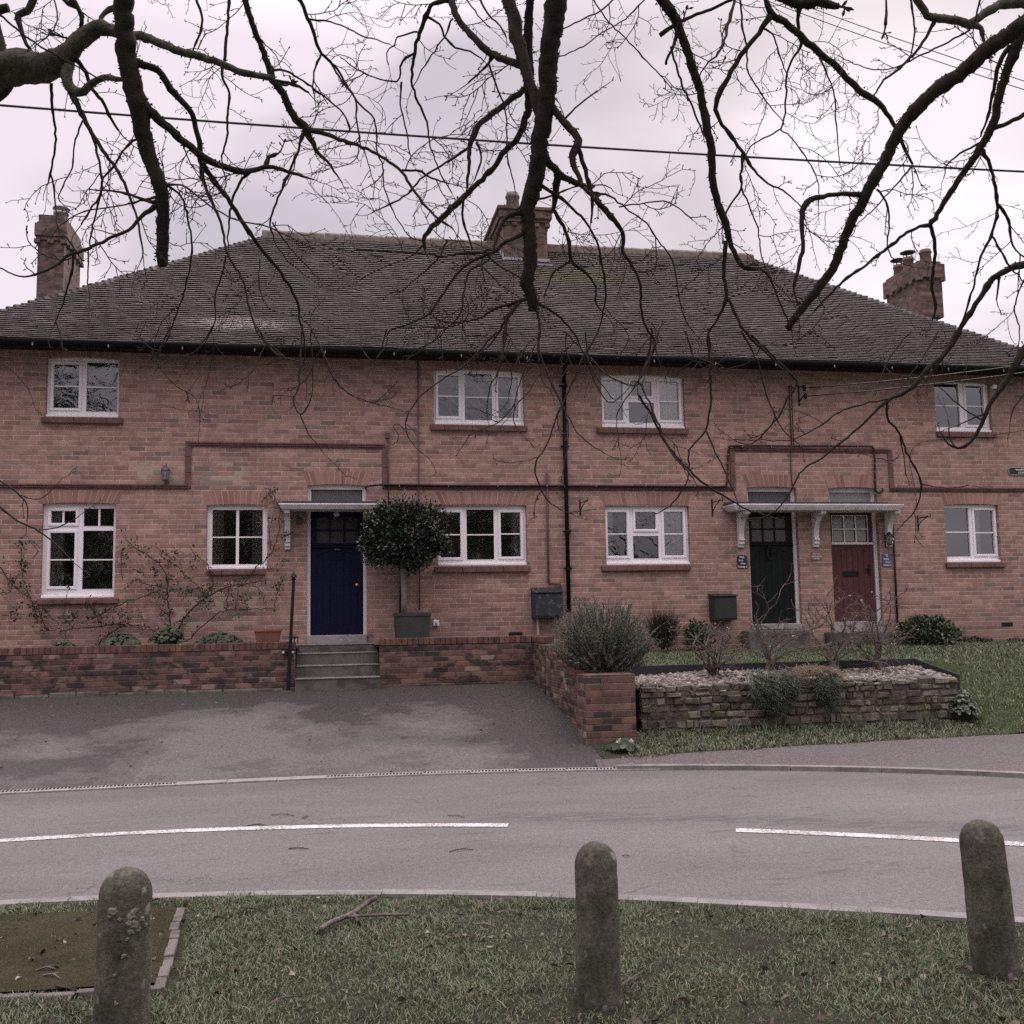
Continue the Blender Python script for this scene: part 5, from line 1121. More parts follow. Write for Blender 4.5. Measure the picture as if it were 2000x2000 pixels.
# ------------------------------------------------------------------ plants in the borders
def crown_pts(n, c, R, rg, hollow=.55, lump=.12, seed=0):
    d = unit(rg.normal(size=(n, 3))); rad = hollow+(1-hollow)*rg.random(n)**.6
    lp = 1+lump*np.sin(d[:, 0]*6+seed)*np.cos(d[:, 2]*7+seed*2)+lump*.7*np.sin(d[:, 1]*11+d[:, 2]*9+seed); return np.array(c)+d*rad[:, None]*np.array(R)*lp[:, None], d
# clipped bay tree in a planter
pb_, pt = on_y(771, 1247, -.62), on_y(838, 1196, -.62)
cx, bz = (pb_.x+pt.x)/2, 1.266; pl = thing('planter', 'square dark grey planter holding the clipped bay tree', 'planter', (cx, -.62, bz)); hw = (pt.x-pb_.x)/2; hz = pt.z-bz
mb = MB(); mb.hexa([(cx-hw*.9, -.62-hw*.9, bz), (cx+hw*.9, -.62-hw*.9, bz), (cx+hw*.9, -.62+hw*.9, bz), (cx-hw*.9, -.62+hw*.9, bz), (cx-hw, -.62-hw, bz+hz-.05), (cx+hw, -.62-hw, bz+hz-.05), (cx+hw, -.62+hw, bz+hz-.05), (cx-hw, -.62+hw, bz+hz-.05)])
M_planter = simple('dark_grey_planter', (.050, .051, .047), .8, .25, .3, 5); mb.build('box', M_planter, pl, bevel=.008)
mb = MB(); ring(mb, cx-hw+.03, cx+hw-.03, 0, 1, .04, 0, 1); mb = MB()
for (a0, a1, b0, b1) in ((-hw-.01, hw+.01, -hw-.01, -hw+.04), (-hw-.01, hw+.01, hw-.04, hw+.01), (-hw-.01, -hw+.04, -hw+.0401, hw-.0401), (hw-.04, hw+.01, -hw+.0401, hw-.0401)): mb.box(cx+a0, cx+a1, -.62+b0, -.62+b1, bz+hz-.0499, bz+hz)
mb.build('rim', M_planter, pl); mb = MB(); mb.box(cx-hw+.04, cx+hw-.04, -.62-hw+.04, -.62+hw-.04, bz+.1, bz+hz-.03); mb.build('compost', M_soil, pl)
cc = on_y(789, 1047, -.62); L_ = on_y(709, 1050, -.62).x; R_ = on_y(876, 1050, -.62).x; T_ = on_y(789, 978, -.62).z; B_ = on_y(789, 1117, -.62).z
bt = thing('bay_tree', 'clipped lollipop bay tree with a dense dark crown beside the blue door', 'tree', (cc.x, -.62, bz+hz-.03)); ce = ((L_+R_)/2, -.62, (T_+B_)/2); RR = ((R_-L_)/2*.98, (R_-L_)/2*.95, (T_-B_)/2*1.0)
mb = MB(); mb.tube([(cc.x-.01, -.62, bz+hz-.06), (cc.x-.005, -.62, bz+hz+.25), (cc.x-.03, -.62, ce[2]-.3), (cc.x-.02, -.62, ce[2])], [.05, .043, .04, .03], 10)
for k in range(22):
    d = Vector((random.gauss(0, 1), random.gauss(0, 1), random.gauss(.3, .8))).normalized(); mb.tube([(cc.x-.02, -.62, ce[2]-.2), (ce[0]+d.x*RR[0]*.5, -.62+d.y*RR[1]*.5, ce[2]+d.z*RR[2]*.5), (ce[0]+d.x*RR[0]*.85, -.62+d.y*RR[1]*.85, ce[2]+d.z*RR[2]*.85)], [.014, .008, .004], 5)
mb.build('trunk', M_baytrunk, bt, smooth=True)
cl = unit(rg.normal(size=(95, 3))); cr0 = (.50+.40*rg.random(95)**.7)[:, None]; cc_ = np.array(ce)+cl*cr0*np.array(RR); ci = rg.integers(0, 95, 15500); Pn = cc_[ci]+np.clip(rg.normal(0, .072, (15500, 3)), -.16, .16)*rg.uniform(.75, 1.25, 95)[ci][:, None]; dn = unit((Pn-np.array(ce))/np.array(RR)); kp = ~((Pn[:, 2] < ce[2]-RR[2]*.75) & (rg.random(len(Pn)) < .3)); Pn, dn = Pn[kp], dn[kp]; n = len(Pn)
st_ = rg.random(n) < .035; Pn[st_] += dn[st_]*rg.uniform(.02, .11, (st_.sum(), 1)); Dn = dn*.8+rg.normal(0, .7, (n, 3))+np.array([0, 0, .25]); v, f, r = leaf_geo(Pn, Dn, rg.uniform(.05, .085, n), rg.uniform(.020, .032, n), rg, .15, .2); npmesh('crown', v, f, r, M_bay, bt)
# rosemary over the pier
def sprig_bush(root, name, c, R, base, nst, nl, L, W, mat, stem_mat, rg, up=.5, seed=0, tip=None):
    V, F, Rn = [], [], []; off = 0; sb = MB()
    ends, d = crown_pts(nst, c, R, rg, .62, .10, seed); base = np.array(base)
    for e in ends:
        e = np.array(c)+(e-np.array(c))*rg.uniform(.78, 1.13)
        b0 = base+rg.normal(0, .07, 3)*np.array([1.6, 1, .3]); mid = (b0+e)/2+np.array([0, 0, -.02])+rg.normal(0, .03, 3); t = np.sort(rg.uniform(.35, 1.0, nl))[:, None]
        P = (1-t)**2*b0+2*t*(1-t)*mid+t*t*e; tg = unit(2*(1-t)*(mid-b0)+2*t*(e-mid)); D = tg*.55+rg.normal(0, .6, (nl, 3))+np.array([0, 0, up])
        v, f, r = blade_geo(P, D, rg.uniform(*L, nl)*(1.15-.4*t[:, 0]), np.full(nl, W), rg, .25); V.append(v); F.append(f+off); Rn.append(np.clip(r*.7+.3*np.repeat(t[:, 0], 3)**2, 0, 1)); off += len(v)
        if rg.random() < .5: sb.tube([tuple(b0), tuple(mid), tuple(e)], [.006, .004, .002], 4, cap=False)
    npmesh(name, np.concatenate(V), np.concatenate(F), np.concatenate(Rn), mat, root); sb.build('stem', stem_mat, root)
pc0 = on_y(1183, 1250, -4.3); rl, rr_ = on_y(1083, 1250, -4.3).x, on_y(1280, 1250, -4.3).x; zt_, zb_ = on_y(1183, 1172, -4.3).z, on_y(1183, 1325, -4.3).z
rm = thing('rosemary_bush', 'big grey-green rosemary bush spilling over the brick pier', 'bush', (3.3, -4.05, .85))
sprig_bush(rm, 'foliage', ((rl+rr_)/2+.045, -4.0, (zt_+zb_)/2+.035), ((rr_-rl)/2*1.14, .58, (zt_-zb_)/2*1.08), (3.3, -4.0, .90), 760, 70, (.022, .046), .0085, M_rose, M_stem, rg, .55, 1.0)
# broom and dark shrubs against the house
def broom(nm, lab, pxc, px0, px1, pyt, pyb, Y, n, mat, rgs, up=1.4):
    b = on_y(pxc, pyb, Y); w = (on_y(px1, pyb, Y).x-on_y(px0, pyb, Y).x)/2; h = on_y(pxc, pyt, Y).z-b.z; root = thing(nm, lab, 'shrub', (b.x, Y, b.z)); P = np.array([[b.x, Y, b.z]])+rgs.normal(0, .05, (n, 3))*np.array([1, 1, .2])
    D = np.stack([rgs.normal(0, w*.55, n), rgs.normal(0, w*.35, n), np.abs(rgs.normal(h*.8, h*.2, n))], 1); v, f, r = blade_geo(P, D, np.linalg.norm(D, axis=1)*rgs.uniform(.6, 1.1, n), np.full(n, .0055), rgs, .25); npmesh('foliage', v, f, r, mat, root)
    sm = MB()
    for k in range(7): sm.tube([(b.x+random.gauss(0, .03), Y, b.z-.05), (b.x+random.gauss(0, .08), Y+random.gauss(0, .05), b.z+h*.3)], [.012, .006], 5)
    sm.build('stem', M_stemd, root); return root
broom('broom_shrub', 'upright dark twiggy broom shrub between the rosemary and the dark meter box', 1296, 1262, 1330, 1185, 1262, -.45, 2600, M_broom, rg)
def leaf_shrub(nm, lab, px0, px1, pyt, pyb, Y, n, sz, mat, seed=0, cat='shrub', low=False, group=None):
    a_, b_ = on_y(px0, pyb, Y), on_y(px1, pyb, Y); zt2 = on_y((px0+px1)/2, pyt, Y).z; zb2 = (a_.z+b_.z)/2; root = thing(nm, lab, cat, ((a_.x+b_.x)/2, Y, zb2), group)
    c = ((a_.x+b_.x)/2, Y, zb2+(zt2-zb2)*.42); R = ((b_.x-a_.x)/2, min(.45, (b_.x-a_.x)/2), (zt2-zb2)*.6); P, d = crown_pts(n, c, R, rg, .4, .14, seed); P[:, 2] = np.maximum(P[:, 2], zb2+.01)
    D = d*.8+rg.normal(0, .6, (n, 3))+np.array([0, 0, .3]); v, f, r = leaf_geo(P, D, rg.uniform(*sz, n), rg.uniform(sz[0]*.4, sz[1]*.45, n), rg, .25, .2); npmesh('foliage', v, f, r, mat, root); sm = MB()
    for k in range(9): sm.tube([(c[0]+random.gauss(0, .04), Y, zb2-.04), (c[0]+random.gauss(0, R[0]*.4), Y+random.gauss(0, .08), zb2+(zt2-zb2)*.45)], [.012, .005], 5)
    sm.build('stem', M_stemd, root); return root
leaf_shrub('evergreen_shrub', 'large dark glossy evergreen shrub to the side of the red door step', 1760, 1866, 1206, 1262, -.62, 2600, (.05, .10), M_evergreen, 1)
leaf_shrub('evergreen_shrub', 'small dark evergreen shrub under the dark meter box by the green door', 1338, 1396, 1216, 1264, -.4, 1100, (.045, .08), M_evergreen, 3)
leaf_shrub('weed_clump', 'low weeds at the wall foot beyond the large evergreen shrub', 1868, 1934, 1246, 1262, -.2, 420, (.04, .08), M_mallow, 5, 'plant')
leaf_shrub('weed_clump', 'low weeds at the wall foot under the white sky-reflecting window', 1962, 2012, 1250, 1262, -.2, 260, (.04, .08), M_mallow, 6, 'plant')
# mallows behind the left wall
def rosette(nm, lab, px, py_top, wpx, Y, z0, n, sz, mat, cat='plant', group=None, petals=0):
    c = on_y(px, py_top, Y); w = (on_y(px+wpx/2, py_top, Y).x-on_y(px-wpx/2, py_top, Y).x)/2; h = max(.06, c.z-z0); root = thing(nm, lab, cat, (c.x, Y, z0), group); sm = MB(); V, F, Rn = [], [], []; off = 0
    for k in range(n):
        a_ = rg.random()*2*pi; q = sqrt(rg.random()); e = np.array([c.x+w*q*cos(a_), Y+min(w, .28)*q*sin(a_), z0+h*(.35+.65*(1-q*q)*rg.uniform(.6, 1.05))]); b_ = np.array([c.x+w*.2*cos(a_), Y+.05*sin(a_), z0-.02]); sm.tube([tuple(b_), tuple((b_+e)/2+np.array([0, 0, h*.15])), tuple(e)], [.005, .004, .003], 4, cap=False)
        nn = unit(np.array([[cos(a_)*q, sin(a_)*q-.35, 1.1+rg.normal(0, .3)]]))[0]; t1 = unit(np.cross(nn, [[rg.normal(), rg.normal(), .1]]))[0]; t2 = np.cross(nn, t1); s_ = rg.uniform(*sz); m_ = 9
        pts = [e]+[e+(t1*cos(j*2*pi/m_)+t2*sin(j*2*pi/m_))*s_*(1+.16*cos(j*5.1+k))*(.55 if j == 0 else 1)+nn*s_*.22*(1+.5*sin(j*2.2+k)) for j in range(m_)]
        V.append(np.array(pts)); F.append(np.array([(0, 1+j, 1+(j+1) % m_) for j in range(m_)])+off); off += m_+1; Rn += [rg.random()]*m_
    sm.build('stem', mat, root); npmesh('foliage', np.concatenate(V), np.concatenate(F), Rn, mat, root)
    if petals:
        for k in range(petals):
            V, F, Rn = [], [], []; off = 0
            e = np.array([c.x+rg.normal(0, w*.4), Y-.05+rg.normal(0, .06), z0+h*rg.uniform(.8, 1.1)])
            for j in range(5):
                v, f, r = leaf_geo(np.array([e]), np.array([[cos(j*1.257), -.6, sin(j*1.257)]]), np.array([.032]), np.array([.026]), rg, .1, .2); V.append(v); F.append(f+off); Rn += list(r); off += 6
            npmesh('flower', np.concatenate(V), np.concatenate(F), Rn, M_petal, root)
    return root
ML = 'mallow clumps behind the left garden wall'
rosette('mallow_plant', 'small flat mallow clump below the tall white window', 124, 1250, 46, -.85, 1.25, 45, (.018, .045), M_mallow, group=ML)
rosette('mallow_plant', 'leafy mallow clump at the pale bent rose stems', 238, 1236, 78, -.85, 1.25, 110, (.018, .045), M_mallow, group=ML)
rosette('mallow_plant', 'tallest mallow clump in the middle of the rose bed', 328, 1224, 76, -.85, 1.25, 130, (.018, .045), M_mallow, group=ML)
rosette('mallow_plant', 'spreading mallow clump nearest the terracotta trough', 428, 1234, 92, -.85, 1.25, 120, (.018, .045), M_mallow, group=ML)
b = on_y(1212, 1478, -4.85); rosette('hellebore', 'cream-flowered hellebore at the foot of the brick pier', 1214, 1446, 62, -4.86, .12, 54, (.03, .05), M_mallow, petals=5)
rosette('primrose_clump', 'leafy clump with two pale flowers at the end of the stone wall', 1882, 1352, 50, -4.15, .18, 260, (.012, .028), M_evergreen, petals=2)
rosette('succulent_plant', 'little pale spiky plant in the gravel left of the trailing plants', 1450, 1309, 16, -3.7, .74, 10, (.02, .035), M_pleaf)
# daffodil shoots along the wall foot
for i, (px_, py_, hh) in enumerate([(1448, 1440, .26), (1506, 1440, .24), (1376, 1452, .18), (1552, 1434, .2), (1660, 1428, .25), (1736, 1424, .2), (1812, 1418, .27), (1288, 1452, .16)]):
    q = on_y(px_, py_, -4.28); zg = zright(q.x, -4.28); n = 34; P = np.array([[q.x, -4.28, zg-.01]])+rg.normal(0, 1, (n, 3))*np.array([.07, .05, 0]); D = np.stack([rg.normal(0, .28, n), rg.normal(0, .2, n), np.ones(n)], 1)
    DL = ['daffodil shoots near the pale spiky plant, under the gravel edge', 'daffodil shoots straight below the first trailing plant', 'thin daffodil shoots at the pier side of the pale spiky plant', 'daffodil shoots between the two trailing plants', 'daffodil shoots just past the second trailing plant', 'daffodil shoots below the single pale stone', 'tall daffodil shoots near the far end of the stone wall', 'short daffodil shoots next to the brick pier']
    root = thing('daffodil_clump', DL[i], 'plant', (q.x, -4.28, zg), 'daffodil shoots along the foot of the stone wall'); v, f, r = blade_geo(P, D, rg.uniform(hh*.5, hh, n), np.full(n, .010), rg, .45); npmesh('foliage', v, f, r, M_trail, root)
# trailing plants over the stone wall
def trailer(lab, px0, px1, pyt, pyb, n, seed):
    x0, x1 = on_y(px0, pyt, -4.1).x, on_y(px1, pyt, -4.1).x; zt2, zb2 = on_y(px0, pyt, -4.1).z, on_y((px0+px1)/2, pyb, -4.2).z; root = thing('trailing_plant', lab, 'plant', ((x0+x1)/2, -4.05, .74), 'trailing plants hanging over the stone wall')
    P = np.stack([rg.uniform(x0, x1, n), rg.uniform(-4.24, -3.86, n), np.zeros(n)], 1); u = (P[:, 0]-x0)/(x1-x0)*2-1; dep = rg.random(n)**.7; P[:, 1] = np.where(dep > .15, -4.08-.16*np.sin(np.clip(dep, 0, 1)*2.6)*rg.uniform(.6, 1, n), P[:, 1])
    P[:, 2] = zt2-.02+.03*rg.normal(size=n)-(zt2-zb2)*dep*(1-.45*u*u)*(.82+.15*np.sin(u*7+seed)); P[:, 0] += rg.normal(0, .025, n)
    D = np.stack([rg.normal(0, .6, n), rg.normal(-.55, .3, n), rg.normal(-.55, .45, n)], 1); v, f, r = blade_geo(P, D, rg.uniform(.05, .12, n), np.full(n, .007), rg, .6, azim=np.full(n, -pi/2)+rg.normal(0, .6, n)); npmesh('foliage', v, f, r, M_trail, root); return root
trailer('larger grey-green trailing plant hanging over the middle of the stone wall', 1464, 1548, 1306, 1398, 3900, 1)
trailer('narrower grey-green trailing plant hanging under the dead straw tuft', 1592, 1626, 1306, 1392, 2000, 2)
x0, x1 = on_y(1538, 1312, -3.95).x, on_y(1632, 1312, -3.95).x; n = 3400; root = thing('straw_tuft', 'tangled tuft of dead straw-coloured grass on top of the stone wall', 'plant', ((x0+x1)/2, -3.95, .76))
P = np.stack([rg.uniform(x0, x1, n), rg.uniform(-4.16, -3.75, n), .77+.09*rg.random(n)], 1); P[:, 2] += .075*np.sin(np.clip((P[:, 0]-x0)/(x1-x0), 0, 1)*pi); D = np.stack([rg.normal(0, 1, n), rg.normal(-.2, .6, n), rg.normal(.15, .35, n)], 1); v, f, r = blade_geo(P, D, rg.uniform(.05, .14, n), np.full(n, .0045), rg, 1.0); npmesh('foliage', v, f, r, M_straw, root)
# pruned rose bushes
def rose(lab, px, py, Y, hpx, wpx, seed, nst=8):
    rs = random.Random(seed); b = on_y(px, py, Y); H = on_y(px, py-hpx, Y).z-b.z; Wd = (on_y(px+wpx/2, py, Y).x-b.x); root = thing('rose_bush', lab, 'bush', (b.x, Y, b.z), 'pruned rose bushes in the gravel bed'); mb = MB(); tips = []
    def grow(p, d, l, r, lev):
        pts = [p]; q = p.copy(); n = 4
        for k in range(n):
            d = (d+Vector((rs.gauss(0, .30), rs.gauss(0, .22), rs.gauss(.0, .22)))).normalized(); q = q+d*l/n; pts.append(q.copy())
        mb.tube(pts, [r*(1-.35*k/n) for k in range(n+1)], 5, rnd=rs.random())
        if lev < 4:
            for k in range(rs.choice((2, 2, 3))):
                i = rs.randint(1, n); s_ = (d+Vector((rs.gauss(0, .95), rs.gauss(0, .55), rs.gauss(.1, .40)))).normalized(); grow(pts[i], s_, l*rs.uniform(.5, .85), max(.0040, r*.66), lev+1)
        else: tips.append((q, d))
    for k in range(nst):
        a_ = rs.random()*2*pi; s_ = rs.uniform(.15, 1.0); d = Vector((cos(a_)*s_*Wd*1.15, sin(a_)*s_*.35, H*.9)).normalized(); grow(Vector((b.x+rs.gauss(0, .03), Y+rs.gauss(0, .03), b.z-.05)), d, H*rs.uniform(.45, .68), .0135, 1)
    mb.tube([(b.x-.02, Y, b.z-.06), (b.x, Y, b.z+.03), (b.x+.01, Y, b.z+.09)], [.05, .045, .02], 7); mb.build('stem', M_stem, root)
    sel = [t_ for t_ in tips if rs.random() < .30]; P, D = [], []
    for q, d in sel:
        for k in range(rs.choice((1, 2, 3, 4))): P.append(q+Vector((rs.gauss(0, .015), rs.gauss(0, .015), rs.gauss(0, .02)))); D.append(d+Vector((rs.gauss(0, .7), rs.gauss(0, .7), rs.gauss(0, .5))))
    v, f, r = leaf_geo(np.array(P), np.array(D), rg.uniform(.022, .045, len(P)), rg.uniform(.014, .024, len(P)), rg, .2, .2); npmesh('foliage', v, f, r, M_pleaf, root)
rose('pruned rose bush in front of the dark meter box, nearest the rosemary', 1396, 1318, -3.35, 150, 120, 1, 9); rose('pruned rose bush in front of the dark green door', 1504, 1300, -3.12, 150, 95, 2, 7)
rose('pruned rose bush between the dark green and red doors', 1628, 1304, -3.2, 140, 110, 3, 8); rose('tallest pruned rose bush, in front of the red door', 1718, 1302, -3.15, 168, 140, 4, 9)
# dry hydrangea-like pale heads at the back of the rosemary
# climbing rose on the wall
ZC = zm(0, 1050, 3.22)
CL = [([(600, 690), (680, 610), (735, 575), (790, 545), (720, 545), (560, 565), (420, 578), (310, 583), (250, 582)], 4.5), ([(1010, 610), (940, 570), (850, 552), (790, 546), (700, 545)], 3), ([(1075, 575), (1068, 490), (1056, 420), (1052, 320), (1045, 230), (1000, 165), (920, 105), (860, 70), (790, 10)], 4.5),
      ([(1130, 570), (1150, 515), (1200, 455), (1260, 405), (1330, 355), (1400, 318), (1480, 300), (1580, 285), (1680, 265)], 6), ([(1330, 355), (1340, 290), (1325, 220), (1305, 160), (1230, 120), (1195, 60)], 3.5), ([(1180, 650), (1260, 575), (1350, 490), (1420, 455), (1540, 452), (1640, 452), (1725, 450), (1735, 390), (1755, 310), (1790, 240)], 3.5),
      ([(1540, 285), (1600, 200), (1660, 150), (1720, 70), (1750, -20), (1760, -180), (1710, -290), (1660, -240)], 3), ([(1420, 455), (1430, 380), (1440, 310)], 2.5), ([(1480, 445), (1490, 380), (1500, 300)], 2.5), ([(620, 495), (700, 440), (790, 405), (900, 375), (960, 350), (1030, 320)], 4), ([(460, 570), (430, 535), (400, 490), (415, 430), (418, 360)], 2.5),
      ([(250, 470), (200, 400), (160, 330), (150, 270), (130, 190), (140, 60)], 3), ([(0, 180), (40, 240), (80, 300), (130, 345), (190, 380), (240, 420)], 3), ([(0, 497), (80, 483), (160, 483)], 3), ([(0, 350), (60, 345), (110, 240), (170, 215)], 2.5), ([(300, 580), (260, 500), (270, 440), (320, 500), (370, 540)], 2.5), ([(640, 560), (600, 470), (560, 420), (610, 400)], 2.5), ([(560, 420), (580, 450), (640, 500)], 2.5),
      ([(1068, 495), (1020, 455), (975, 405)], 2), ([(1052, 320), (960, 300), (890, 285), (860, 260), (780, 300)], 2), ([(1052, 200), (1070, 130), (1040, 90), (950, 50)], 2), ([(1300, 380), (1240, 300), (1180, 250), (1120, 190), (1060, 150)], 2.5), ([(1590, 290), (1640, 340), (1660, 400)], 2), ([(1700, 80), (1690, -60), (1720, -150)], 2), ([(770, 270), (760, 130), (770, 60)], 2)]
cr_ = thing('climbing_rose', 'sprawling half-bare climbing rose trained over the brick wall to the left of the blue door', 'climbing plant', (on_y(*ZC(1000, 690), -.08).x, -.08, 1.25)); mb = MB(); LP = []
rs = random.Random(21)
for pts, w in CL:
    q = [on_y(*ZC(*p), -.05-.03*rs.random()) for p in pts]; fine = []
    for i in range(len(q)-1):
        for k in range(4): fine.append(q[i].lerp(q[i+1], k/4)+Vector((rs.gauss(0, .008), rs.gauss(0, .008), rs.gauss(0, .008))))
    fine.append(q[-1]); n = len(fine); r0 = w*.0021; mb.tube(fine, [r0*(1-.6*k/n)+.0018 for k in range(n)], 6)
    for k in range(1, n):
        if rs.random() < .42: LP.append((fine[k], rs.uniform(.4, 1.0)))
        if rs.random() < .22:
            d = Vector((rs.gauss(0, 1), -.25, rs.gauss(.1, 1))).normalized(); e = fine[k]+d*rs.uniform(.08, .22); mb.tube([fine[k], (fine[k]+e)/2+Vector((0, 0, .02)), e], [.003, .0025, .002], 4); LP.append((e, rs.uniform(.5, 1.2)))
for px_, py_ in ((975, 210), (885, 215), (1110, 95), (780, 130), (1210, 190), (215, 440), (215, 490), (770, 490), (560, 515), (1550, 385), (1330, 415), (1110, 320), (1080, 255), (1280, 345), (1520, 290), (1750, 310), (1780, 150), (1715, -290), (1810, -20), (480, 485), (1190, 340), (140, 40), (150, 170), (95, 260)): LP += [(on_y(*ZC(px_+rs.gauss(0, 8), py_+rs.gauss(0, 8)), -.1), 1.5) for _ in range(3)]
mb.build('stem', M_stemd, cr_, smooth=True); P, D, S = [], [], []
for q, s_ in LP:
    for k in range(int(1+5.5*s_)): P.append(q+Vector((rs.gauss(0, .035), -abs(rs.gauss(0, .035)), rs.gauss(0, .035)))); D.append((rs.gauss(0, 1), -.5+rs.gauss(0, .4), rs.gauss(.1, .8))); S.append(rs.uniform(.028, .055))
S = np.array(S); M_cleaf = leaf_mat('dull_rose_leaves', [(0, (.022, .030, .015)), (.5, (.040, .052, .026)), (.85, (.065, .080, .042)), (1, (.11, .11, .07))], .6, .2)
v, f, r = leaf_geo(np.array(P), np.array(D), S, S*.55, rg, .2, .2); npmesh('foliage', v, f, r, M_cleaf, cr_)
# ------------------------------------------------------------------ things fixed to or standing by the house
def wpath(pxs, zf=None): return [on_y(*(zf(p[0], p[1]) if zf else p[:2]), p[2]) for p in pxs]
def bez(pts, n=6):
    P = [Vector(p) for p in pts]; o = []
    for i in range(len(P)-1):
        a, b, c, d = P[max(i-1, 0)], P[i], P[i+1], P[min(i+2, len(P)-1)]
        for k in range(n):
            t = k/n; o.append(((2*b)+(c-a)*t+(2*a-5*b+4*c-d)*t*t+(3*b-a-3*c+d)*t**3)*.5)
    o.append(P[-1]); return o
# meter boxes
M_oldbox = None
def oldbox():
    t = MT('scuffed_blue_black_box', .55, .3); ob = t.coord(); n = t.noise(ob, 13, 6, .7, .4); c = t.mix(t.step(n, .55, .68), (.030, .034, .043), (.19, .19, .185)); t.color(c); t.bump(n, .3, .005); return t.m
def meter(lab, px0, px1, py0, py1, dep, mat, slope, cat='meter box'):
    Y = -dep; p, q = on_y(px0, py1, Y), on_y(px1, py0, Y); x0, x1, z0, z1 = p.x, q.x, p.z, q.z; root = thing('meter_box', lab, cat, ((x0+x1)/2, -.01, z0))
    mb = MB(); mb.hexa([(x0, Y, z0), (x1, Y, z0), (x1, -.004, z0), (x0, -.004, z0), (x0, Y, z1-slope), (x1, Y, z1-slope), (x1, -.004, z1-.004), (x0, -.004, z1-.004)]); mb.build('box', mat, root, bevel=.006)
    mb = MB(); s_ = .012; mb.hexa([(x0-s_, Y-.03, z1-slope+.001), (x1+s_, Y-.03, z1-slope+.001), (x1+s_, -.004, z1-.003), (x0-s_, -.004, z1-.003), (x0-s_, Y-.03, z1-slope+.019), (x1+s_, Y-.03, z1-slope+.019), (x1+s_, -.004, z1+.02), (x0-s_, -.004, z1+.02)]); mb.build('lid', mat, root, bevel=.004)
    mb = MB(); mb.box(x0+.02, x1-.02, Y-.012, Y-.001, z0+.03, z1-slope-.025); mb.build('door', mat, root, bevel=.004); return root
mA = meter('scuffed blue-black meter box with a sloping lid beside the long downpipe', 1043.5, 1099, 1149, 1207, .24, oldbox(), .07)
meter('plain dark grey-green meter box beside the dark green door', 1395, 1438.5, 1161, 1212, .22, simple('dark_box_plastic', (.030, .034, .033), .6, .3, .2, 6), .03)
cb = MB(); cb.tube(wpath([(1049.5, 1206, -.1), (1051, 1240, -.1)]), .014, 6); cb.build('conduit', M_bracket, mA)
# outdoor socket
q = on_y(852, 1217, -.05); so_ = thing('outdoor_socket', 'small white outdoor socket on the brick wall next to the planter', 'socket', (q.x, -.002, q.z)); mb = MB(); mb.box(q.x-.045, q.x+.045, -.05, -.002, q.z-.05, q.z+.05); mb.build('cover', M_pvc, so_, bevel=.008)
mb = MB(); mb.box(q.x-.014, q.x+.014, -.07, -.0505, q.z-.035, q.z+.012); mb.build('plug', simple('grey_plug', (.25, .25, .25), .6, .3, .1), so_); mb = MB(); mb.tube(bez([(q.x-.0, -.06, q.z-.035), (q.x-.04, -.06, q.z-.09), (q.x-.10, -.05, q.z-.06), (q.x-.12, -.04, q.z+.03)]), .006, 6); mb.build('lead', M_pipe, so_)
# lanterns
def lantern(lab, px, py, sc, top_arm, mat=M_black):
    q = on_y(px, py, -.11); root = thing('wall_lantern', lab, 'lantern', (q.x, -.002, q.z)); s_ = sc
    mb = MB(); mb.box(q.x-.03*s_, q.x+.03*s_, -.015, -.002, q.z-.13*s_, q.z+.10*s_); mb.tube(bez([(q.x, -.01, q.z+.06*s_), (q.x, -.06, q.z+(.18 if top_arm else .12)*s_), (q.x, -.11, q.z+.13*s_)]), .008, 6); mb.build('bracket', mat, root)
    mb = MB(); mb.lathe([(.012, .14), (.03, .125), (.045, .10), (.068, .075), (.07, .065), (.0, .066)], (q.x, -.11, q.z), 14); mb.v = [(q.x+(a-q.x)*s_, -.11+(b+.11)*s_, q.z+(c-q.z)*s_) for a, b, c in mb.v]; mb.build('cap', mat, root, smooth=True)
    mb = MB(); mb.lathe([(.045, -.075), (.062, .064)], (q.x, -.11, q.z), 8); mb.v = [(q.x+(a-q.x)*s_, -.11+(b+.11)*s_, q.z+(c-q.z)*s_) for a, b, c in mb.v]; mb.build('glass', simple('lantern_glass', (.22, .215, .21), .2, .6, .2, 20, 0), root)
    mb = MB()
    for k in range(6): a = k*pi/3; mb.tube([(q.x+.047*s_*cos(a), -.11+.047*s_*sin(a), q.z-.077*s_), (q.x+.064*s_*cos(a), -.11+.064*s_*sin(a), q.z+.066*s_)], .005, 4)
    mb.lathe([(.012, -.10), (.05, -.085), (.05, -.075), (.0, -.074)], (q.x, -.11, q.z), 12); mb.build('cage', mat, root); return root
lantern('small grey wall lantern above the tall white window', 323, 927, .98, True, simple('grey_lantern_metal', (.09, .09, .1), .4, .5, .3, 20)); lantern('black coach lantern under the long canopy by the red door', 1737, 1054, .95, False)
